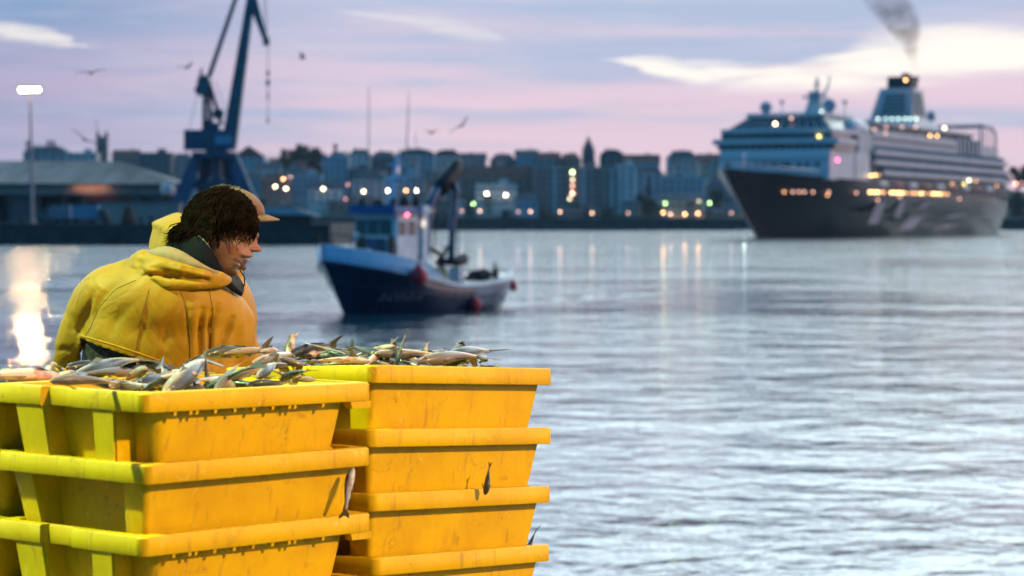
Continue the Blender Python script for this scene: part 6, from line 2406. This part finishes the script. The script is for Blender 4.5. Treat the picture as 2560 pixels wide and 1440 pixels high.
# hood lying on the back: rolled edge, flap and tan lining
hb_ = MB()
roll = [A(352, 648, -.02), A(372, 655, -.085), A(410, 664, -.125), A(455, 676, -.145), A(505, 687, -.135), A(548, 696, -.105), A(572, 702, -.06)]
hb_.tube(roll, [.020, .026, .024, .023, .024, .022, .014], 12)
roll2 = [A(338, 650, -.01), A(350, 672, -.07), A(385, 700, -.125), A(430, 712, -.148), A(490, 710, -.145), A(545, 706, -.110), A(570, 704, -.07)]
hb_.tube(roll2, [.022, .030, .026, .020, .018, .018, .012], 12)
hb_.ell(A(402, 690, -.118), (.062, .034, .040), 16, 10, Matrix.Rotation(R(18), 3, 'Y'))
hb_.ell(A(362, 652, -.045), (.040, .050, .034), 14, 9)
hb_.ell(A(470, 696, -.125), (.085, .028, .018), 14, 9, Matrix.Rotation(R(6), 3, 'Y'))
hoodm = voxel_merge(hb_, .0062, 3, 'hood')
vs = np.array([v.co for v in hoodm.vertices]); no = np.array([v.normal for v in hoodm.vertices])
xp = vs[:, 0] / vs[:, 1] * F + 1280; yp = HZ - (vs[:, 2] - CZ) / vs[:, 1] * F
disp = np.zeros(len(vs))
for pts, dep, wd in (([(362, 690), (390, 684), (440, 692), (520, 700)], -.016, .0055), ([(380, 668), (420, 678), (480, 688)], -.005, .004), ([(350, 672), (365, 690), (392, 716)], -.007, .006), ([(420, 660), (470, 672), (530, 684)], -.003, .003)):
    best = np.full(len(vs), 1e9)
    for i in range(len(pts) - 1):
        ax, ay = pts[i]; bx, by = pts[i + 1]
        t = np.clip(((xp - ax) * (bx - ax) + (yp - ay) * (by - ay)) / ((bx - ax) ** 2 + (by - ay) ** 2), 0, 1)
        best = np.minimum(best, np.hypot(xp - ax - t * (bx - ax), yp - ay - t * (by - ay)) * px)
    disp += dep * np.exp(-(best / wd) ** 2)
vs = vs + no * disp[:, None]
hoodm.vertices.foreach_set('co', vs.ravel()); hoodm.update()
ho = finish('hood', hoodm, m_hood, man)
up_ = [A(378, 634, -.03), A(396, 622, -.06), A(425, 618, -.080), A(458, 634, -.112), A(494, 658, -.126), A(530, 682, -.120), A(562, 700, -.088)]
lo_ = [A(350, 652, -.03), A(376, 658, -.085), A(414, 668, -.122), A(458, 680, -.142), A(508, 692, -.135), A(550, 700, -.105), A(572, 703, -.066)]
rw = []
for f in (0, .2, .45, .7, .9, 1.0):
    rw.append([a.lerp(c, f) + Vector((0, -.020, .012)) * math.sin(math.pi * f) + Vector((0, .003 * math.sin(i * 2.1 + f * 5), 0)) for i, (a, c) in enumerate(zip(up_, lo_))])
b = MB()
b.loft(rw, cap=(False, False), closed=False)
lm_ = b.mesh('hood_lining')
lm_.transform(Matrix.Translation(-man.location))
lo2 = link('hood_lining', lm_, m_lining, ho, 'all')
md = lo2.modifiers.new('sub', 'SUBSURF'); md.levels = 2; md.render_levels = 2
md = lo2.modifiers.new('thick', 'SOLIDIFY'); md.thickness = .006
# welded seams, laid on the cloth
from mathutils.bvhtree import BVHTree
bvh = BVHTree.FromPolygons([tuple(v.co + man.location) for v in jm.vertices], [tuple(p.vertices) for p in jm.polygons])
eye0 = Vector((0, 0, CZ))
for pts in ([(448, 716), (466, 770), (474, 830), (476, 900)], [(520, 712), (532, 770), (530, 830), (528, 905)], [(340, 700), (290, 722), (246, 770), (226, 820), (206, 850)], [(372, 724), (356, 790), (338, 886)]):
    path = []
    for i in range(len(pts) - 1):
        for f in np.linspace(0, 1, 10):
            X, Yp_ = pts[i][0] + (pts[i + 1][0] - pts[i][0]) * f, pts[i][1] + (pts[i + 1][1] - pts[i][1]) * f
            d = (W(X, Yp_, 5.0) - eye0).normalized()
            h_, n_, _i, _d = bvh.ray_cast(eye0, d)
            if h_ is not None and (not path or (h_ - path[-1]).length < .06):
                path.append(h_ - d * .0004)
    if len(path) > 4:
        b = MB()
        b.tube(path, .0014, 5)
        me = b.mesh('seam'); me.transform(Matrix.Translation(-man.location))
        link('seam', me, mat('seam_tape', (.26, .14, .005), .6, var=.1), jo, 'all')

# ---------------------------------------------------------------- second man: behind, in a cap
Y2 = 7.54
A2 = lambda x, y, d=0.0: W(x, y, Y2 + d)
man2 = person_root(520, Y2, 'fisherman in a tan peaked cap and yellow oilskin, mostly hidden behind the bare headed one')
bb = MB()
bb.ell(A2(505, 850), (.145, .11, .15), 14, 10)
bb.tube([A2(505, 850), A2(520, 720)], [.10, .06], 12)
bb.ell(A2(500, 970), (.16, .12, .16), 14, 10)
bb.tube([A2(520, 690), A2(540, 650)], [.065, .056], 12)
for sx in (-1, 1):
    hip = A2(500 + sx * 70, 1040)
    bb.tube([hip, Vector((hip.x, hip.y, QZ + .5)), Vector((hip.x, hip.y, QZ + .10))], [.085, .062, .045], 12)
    bb.ell(Vector((hip.x + .09, hip.y, QZ + .045)), (.135, .048, .042), 12, 8)
    s_, e_, w_ = A2(500 + sx * 30, 745, sx * .17 * -1), A2(530, 900, sx * -.19), A2(640, 960, sx * -.13)
    bb.tube([s_, e_], [.055, .045], 10); bb.tube([e_, w_], [.043, .03], 10)
    hand(bb, w_, w_ - e_, Vector((0, 0, 1)))
body = voxel_merge(bb, .012, 2, 'body')
HM2 = Matrix.Translation(A2(561, 577)) @ Matrix.Rotation(R(2), 4, 'Z') @ Matrix.Rotation(R(13), 4, 'Y')
hd = head_mesh('head', 1.12)
hd.transform(HM2)
bm = bmesh.new(); bm.from_mesh(body)
bm.verts.layers.float_color.new('zone')
bm.from_mesh(hd)
body2 = bpy.data.meshes.new('body')
bm.to_mesh(body2); bm.free()
finish('body', body2, m_skin, man2)
me = hair_mesh(9, 260, .03, .05, puff=.004).mesh('hair'); me.transform(HM2)
finish('hair', me, m_hair2, man2)
for s in (-1, 1):
    eb = MB()
    eb.ell((.0655, s * .0325, -.0025), (.0115, .0120, .0075), 14, 10)
    me = eb.mesh('eye'); me.transform(HM2)
    eo = finish('eye', me, m_eyew, man2)
m_cap = mat('tan_cap_cloth', (.20, .090, .050), .8, var=.2, scale=25, bump=.0015)
b = MB()
rings = []
for i in range(10):
    th = 1.70 - 1.66 * i / 9
    rings.append([Vector((.012, 0, .072)) + Vector((math.sin(th) * math.cos(p_) * .100, math.sin(th) * math.sin(p_) * .092, math.cos(th) * .068)) for p_ in [2 * math.pi * k / 36 for k in range(36)]])
b.loft(rings, cap=(False, True))
me = b.mesh('cap'); me.transform(HM2)
cap = finish('cap', me, m_cap, man2)
md = cap.modifiers.new('thick', 'SOLIDIFY'); md.thickness = .003
b = MB()
top_, bot_ = [], []
for j in range(7):
    g_ = j / 6
    rt, rb_ = [], []
    for k in range(17):
        t = R(-68 + 136 * k / 16)
        r0x, r0y = .108, .088
        ext = g_ * .052 * math.cos(t) ** .6
        x_ = math.cos(t) * r0x + ext
        y_ = math.sin(t) * r0y
        z_ = .080 - .006 * g_ ** 1.3 - .026 * (abs(y_) / .088) ** 2 * (.4 + .6 * g_)
        rt.append((x_, y_, z_)); rb_.append((x_, y_, z_ - .004))
    top_.append(rt); bot_.append(rb_)
b.loft(top_, cap=(False, False), closed=False); b.loft(bot_, cap=(False, False), closed=False)
b.loft([top_[-1], bot_[-1]], cap=(False, False), closed=False)
me = b.mesh('brim'); me.transform(HM2); me.transform(Matrix.Translation(-man2.location))
link('brim', me, m_cap, cap, 'all')
b = MB()
b.ell(HM2 @ Vector((.012, 0, .141)), (.006, .006, .004), 8, 6)
me = b.mesh('button'); me.transform(Matrix.Translation(-man2.location))
link('button', me, m_cap, cap, 'all')
jb = MB()
jb.ell(A2(500, 930), (.20, .165, .25), 18, 12)
jb.ell(A2(505, 800), (.175, .19, .20), 18, 12)
jb.ell(A2(515, 735), (.11, .16, .09), 16, 10)
jb.ell(A2(592, 712), (.026, .045, .045), 12, 8)
for sx in (-1, 1):
    s_, e_, w_ = A2(500 + sx * 20, 755, sx * .17 * -1), A2(520, 900, sx * -.19), A2(628, 956, sx * -.13)
    jb.tube([s_, e_, w_], [.078, .07, .05], 12)
finish('jacket', voxel_merge(jb, .014, 5, 'jacket'), m_jack, man2)
# raised collar tab with its dark draw cord at the chin
b = MB()
b.hexa([A2(578, 735, -.06), A2(604, 728, -.03), A2(604, 728, .03), A2(578, 735, .06)], [A2(580, 672, -.05), A2(607, 676, -.025), A2(607, 676, .025), A2(580, 672, .05)])
finish('collar', b.mesh('collar'), m_jack, man2)
b = MB()
b.tube([A2(600, 676, -.06), A2(610, 690, -.06), A2(612, 708, -.06), A2(606, 726, -.06)], .0022, 6)
finish('draw_cord', b.mesh('draw_cord'), m_collar, man2)
# hood hanging open behind the neck
b = MB()
hp = [[(446, 525, .02), (410, 543, .0), (374, 556, -.01), (384, 566, -.02), (376, 590, -.02), (370, 622, -.02)],
      [(470, 545, -.10), (430, 552, -.11), (398, 560, -.09), (404, 580, -.09), (392, 600, -.09), (378, 640, -.07)],
      [(490, 590, -.14), (450, 590, -.14), (425, 590, -.13), (425, 605, -.13), (415, 625, -.13), (400, 660, -.10)],
      [(500, 640, -.13), (470, 640, -.13), (445, 640, -.13), (440, 650, -.13), (435, 660, -.12), (430, 690, -.09)]]
b.loft([[A2(*q_) for q_ in r_] for r_ in hp], cap=(False, False), closed=False)
me = b.mesh('hood')
ho2 = finish('hood', me, m_hood, man2, False)
md = ho2.modifiers.new('sub', 'SUBSURF'); md.levels = 2; md.render_levels = 2
md = ho2.modifiers.new('thick', 'SOLIDIFY'); md.thickness = .006


# ---------------------------------------------------------------- crew on the blue boat, far off and small
def crewman(x, y, Yp, hgt, lean, coat, label, face):
    """y: row of the top of the head; hgt: visible standing height"""
    p = W(x, y, Yp)
    z0 = p.z - hgt
    root = empty('person', (p.x, Yp, z0), label=label, cat='person')
    k = hgt / 1.75
    d = Vector((math.cos(face), math.sin(face), 0))
    s = Vector((-d.y, d.x, 0))
    V_ = lambda f, l, z: (d * (f + lean * max(0, z - .9)) + s * l + Vector((0, 0, z))) * k
    b_ = MB()
    b_.ell(V_(0, 0, 1.64), (.10 * k, .085 * k, .12 * k), 12, 8)
    b_.tube([V_(0, 0, 1.5), V_(0, 0, 1.6)], .055 * k, 8)
    b_.ell(V_(0, 0, 1.2), (.15 * k, .21 * k, .30 * k), 12, 8, Matrix.Rotation(face, 3, 'Z'))
    b_.ell(V_(0, 0, .92), (.14 * k, .17 * k, .16 * k), 12, 8, Matrix.Rotation(face, 3, 'Z'))
    for q_ in (-1, 1):
        b_.tube([V_(0, q_ * .09, .9), V_(.03, q_ * .1, .48), V_(0, q_ * .1, .06)], [.085 * k, .06 * k, .05 * k], 8)
        b_.ell(V_(.07, q_ * .1, .05), (.12 * k, .05 * k, .05 * k), 8, 6, Matrix.Rotation(face, 3, 'Z'))
        b_.tube([V_(0, q_ * .21, 1.40), V_(.06, q_ * .25, 1.12), V_(.26, q_ * .18, 1.02)], [.055 * k, .045 * k, .035 * k], 8)
    link('body', voxel_merge(b_, .03, 1, 'body'), mat('crew_skin', (.36, .18, .12), .6), root, 'all')
    b_ = MB()
    b_.ell(V_(0, 0, 1.2), (.185 * k, .245 * k, .33 * k), 12, 8, Matrix.Rotation(face, 3, 'Z'))
    for q_ in (-1, 1):
        b_.tube([V_(0, q_ * .21, 1.40), V_(.06, q_ * .25, 1.12), V_(.22, q_ * .19, 1.03)], [.08 * k, .07 * k, .06 * k], 8)
    link('coat', voxel_merge(b_, .03, 2, 'coat'), coat, root, 'all')
    b_ = MB()
    b_.ell(V_(0, 0, .88), (.17 * k, .20 * k, .20 * k), 12, 8, Matrix.Rotation(face, 3, 'Z'))
    for q_ in (-1, 1):
        b_.tube([V_(0, q_ * .09, .9), V_(.03, q_ * .1, .48), V_(0, q_ * .1, .08)], [.11 * k, .085 * k, .08 * k], 8)
    link('trousers', voxel_merge(b_, .03, 1, 'trousers'), m_trous, root, 'all')
    b_ = MB()
    b_.ell(V_(-.01, 0, 1.70), (.112 * k, .098 * k, .085 * k), 12, 7)
    link('cap', b_.mesh('cap'), m_bdark, root, 'all')


crewman(1112, 664, 109.6, 1.45, .25, mat('olive_oilskin', (.36, .33, .04), .5, var=.2, scale=3), 'crewman in an olive yellow oilskin stooping on deck under the boat gantry', 2.4)
crewman(1241, 656, 114.2, 1.25, .15, mat('dark_green_oilskin', (.05, .055, .03), .5, var=.2, scale=3), 'dark clad crewman standing at the stern of the blue boat', 2.8)
# ================================================================== gulls
m_gull = mat('grey_gull_feather', (.06, .06, .07), .8, var=.15, scale=6)
m_gullw = mat('pale_gull_feather', (.16, .16, .17), .8, var=.15, scale=6)


def gull(x, y, Yp, span, bank, sweep, flap, yaw, label):
    Yp *= .72
    root = empty('gull', W(x, y, Yp), label=label, cat='gull', group='gulls in the evening sky')
    k = span / 1.3
    b = MB()
    rg = []
    for u, r_, z in ((-.20, .008, 0), (-.16, .03, .005), (-.08, .058, 0), (.03, .062, 0), (.12, .045, .01), (.18, .036, .02), (.23, .03, .025), (.265, .012, .02), (.30, .004, .012)):
        rg.append([(u * k, math.cos(t) * r_ * k, z * k + math.sin(t) * r_ * .9 * k) for t in [2 * math.pi * i / 10 for i in range(10)]])
    b.loft(rg)
    b.build('body', m_gullw, root, smooth='all')
    b = MB()
    b.hexa([(-.34 * k, -.06 * k, 0), (-.16 * k, -.03 * k, 0), (-.16 * k, .03 * k, 0), (-.34 * k, .06 * k, 0)], [(-.34 * k, -.06 * k, .008 * k), (-.16 * k, -.03 * k, .012 * k), (-.16 * k, .03 * k, .012 * k), (-.34 * k, .06 * k, .008 * k)])
    b.build('tail', m_gullw, root)
    for s in (-1, 1):
        b = MB()
        rg = []
        for f in (0, .2, .4, .6, .8, .93, 1.0):
            yv_ = s * (.03 + .62 * f) * k
            zv = (flap * math.sin(f * 2.2) * .30 - .10 * flap * f) * k
            xc = (.05 + .06 * math.sin(f * 2.6) - sweep * f * f * .30) * k
            ch = (.25 - .08 * f - .10 * f ** 4) * k * (1 if f < 1 else .25)
            th = (.03 - .02 * f) * k
            rg.append([(xc + ch * .45, yv_, zv), (xc + ch * .1, yv_, zv + th), (xc - ch * .55, yv_, zv), (xc + ch * .1, yv_, zv - th * .5)])
        b.loft(rg)
        b.build('wing', m_gull, root, smooth='all')
    root.rotation_euler = Euler((bank, 0, yaw), 'XYZ')
    return root


gull(228, 183, 62, .62, R(8), .5, .35, R(-70), 'largest gull, wings level, high between the lamp mast and the crane')
gull(467, 170, 95, .62, R(-10), .8, 1.0, R(60), 'gull with raised wings just left of the crane counterweight')
gull(755, 146, 110, .62, R(25), .9, 1.1, R(20), 'gull hovering right of the crane hook')
gull(1154, 315, 80, .62, R(-38), 1.2, .5, R(70), 'gull banking steeply above the boat crane, the lower right one')
gull(1078, 333, 105, .62, R(5), .9, .9, R(-50), 'gull with a shallow V of wings between the boat aerials and the banking gull')
gull(212, 349, 85, .90, R(-30), .4, .3, R(-75), 'gull gliding low against the dark church tower on the left')

# ================================================================== smoke over the funnel
def smoke_material():
    m = bpy.data.materials.new('funnel_smoke')
    m.use_nodes = True
    gg = G(m.node_tree)
    gg.n.remove(m.node_tree.nodes['Principled BSDF'])
    out = m.node_tree.nodes['Material Output']
    pv = gg.n.new('ShaderNodeVolumePrincipled')
    pv.inputs['Color'].default_value = (.26, .16, .10, 1)
    t = gg.n.new('ShaderNodeTexCoord')
    nz = gg.noise(t.outputs['Object'], .16, 4, .6, .6)
    sp = gg.n.new('ShaderNodeSeparateXYZ')
    gg.l.new(t.outputs['Object'], sp.inputs[0])
    thin = gg.mr(sp.outputs[2], 0, 34, .24, .007)
    gg.l.new(gg.m('MULTIPLY', gg.mr(nz, .36, .62), thin), pv.inputs['Density'])
    gg.l.new(pv.outputs[0], out.inputs['Volume'])
    return m


base = TS + US * 181 + Vector((0, 0, 49.0))
b = MB()
rg = []
Ys = base.y
for x, y, r_ in ((2286, 187, .9), (2285, 165, 1.1), (2281, 140, 1.7), (2273, 112, 3.0), (2262, 84, 4.6), (2248, 58, 6.0), (2236, 32, 7.0), (2222, 6, 7.6), (2200, -20, 7.8), (2180, -40, 3.0)):
    c = W(x, y, Ys) - base
    rg.append([c + Vector((math.cos(t) * r_ * (1 + .12 * math.sin(3 * t + y)), math.sin(t) * r_, math.sin(2 * t) * .4)) for t in [2 * math.pi * i / 14 for i in range(14)]])
b.loft(rg)
sm = b.build('smoke', smoke_material(), loc=base, smooth='all')
kind(sm, 'stuff')

# ================================================================== the evening air over the harbour
hz = MB()
hz.box((0, 1320, 58.5), (3100, 2760, 123))
hm_ = bpy.data.materials.new('evening_haze')
hm_.use_nodes = True
hm_.node_tree.nodes.remove(hm_.node_tree.nodes['Principled BSDF'])
pv = hm_.node_tree.nodes.new('ShaderNodeVolumePrincipled')
pv.inputs['Color'].default_value = (.62, .80, .92, 1)
pv.inputs['Density'].default_value = 5.0e-5
pv.inputs['Anisotropy'].default_value = 0.0
hm_.node_tree.links.new(pv.outputs[0], hm_.node_tree.nodes['Material Output'].inputs['Volume'])
kind(hz.build('haze', hm_), 'stuff')
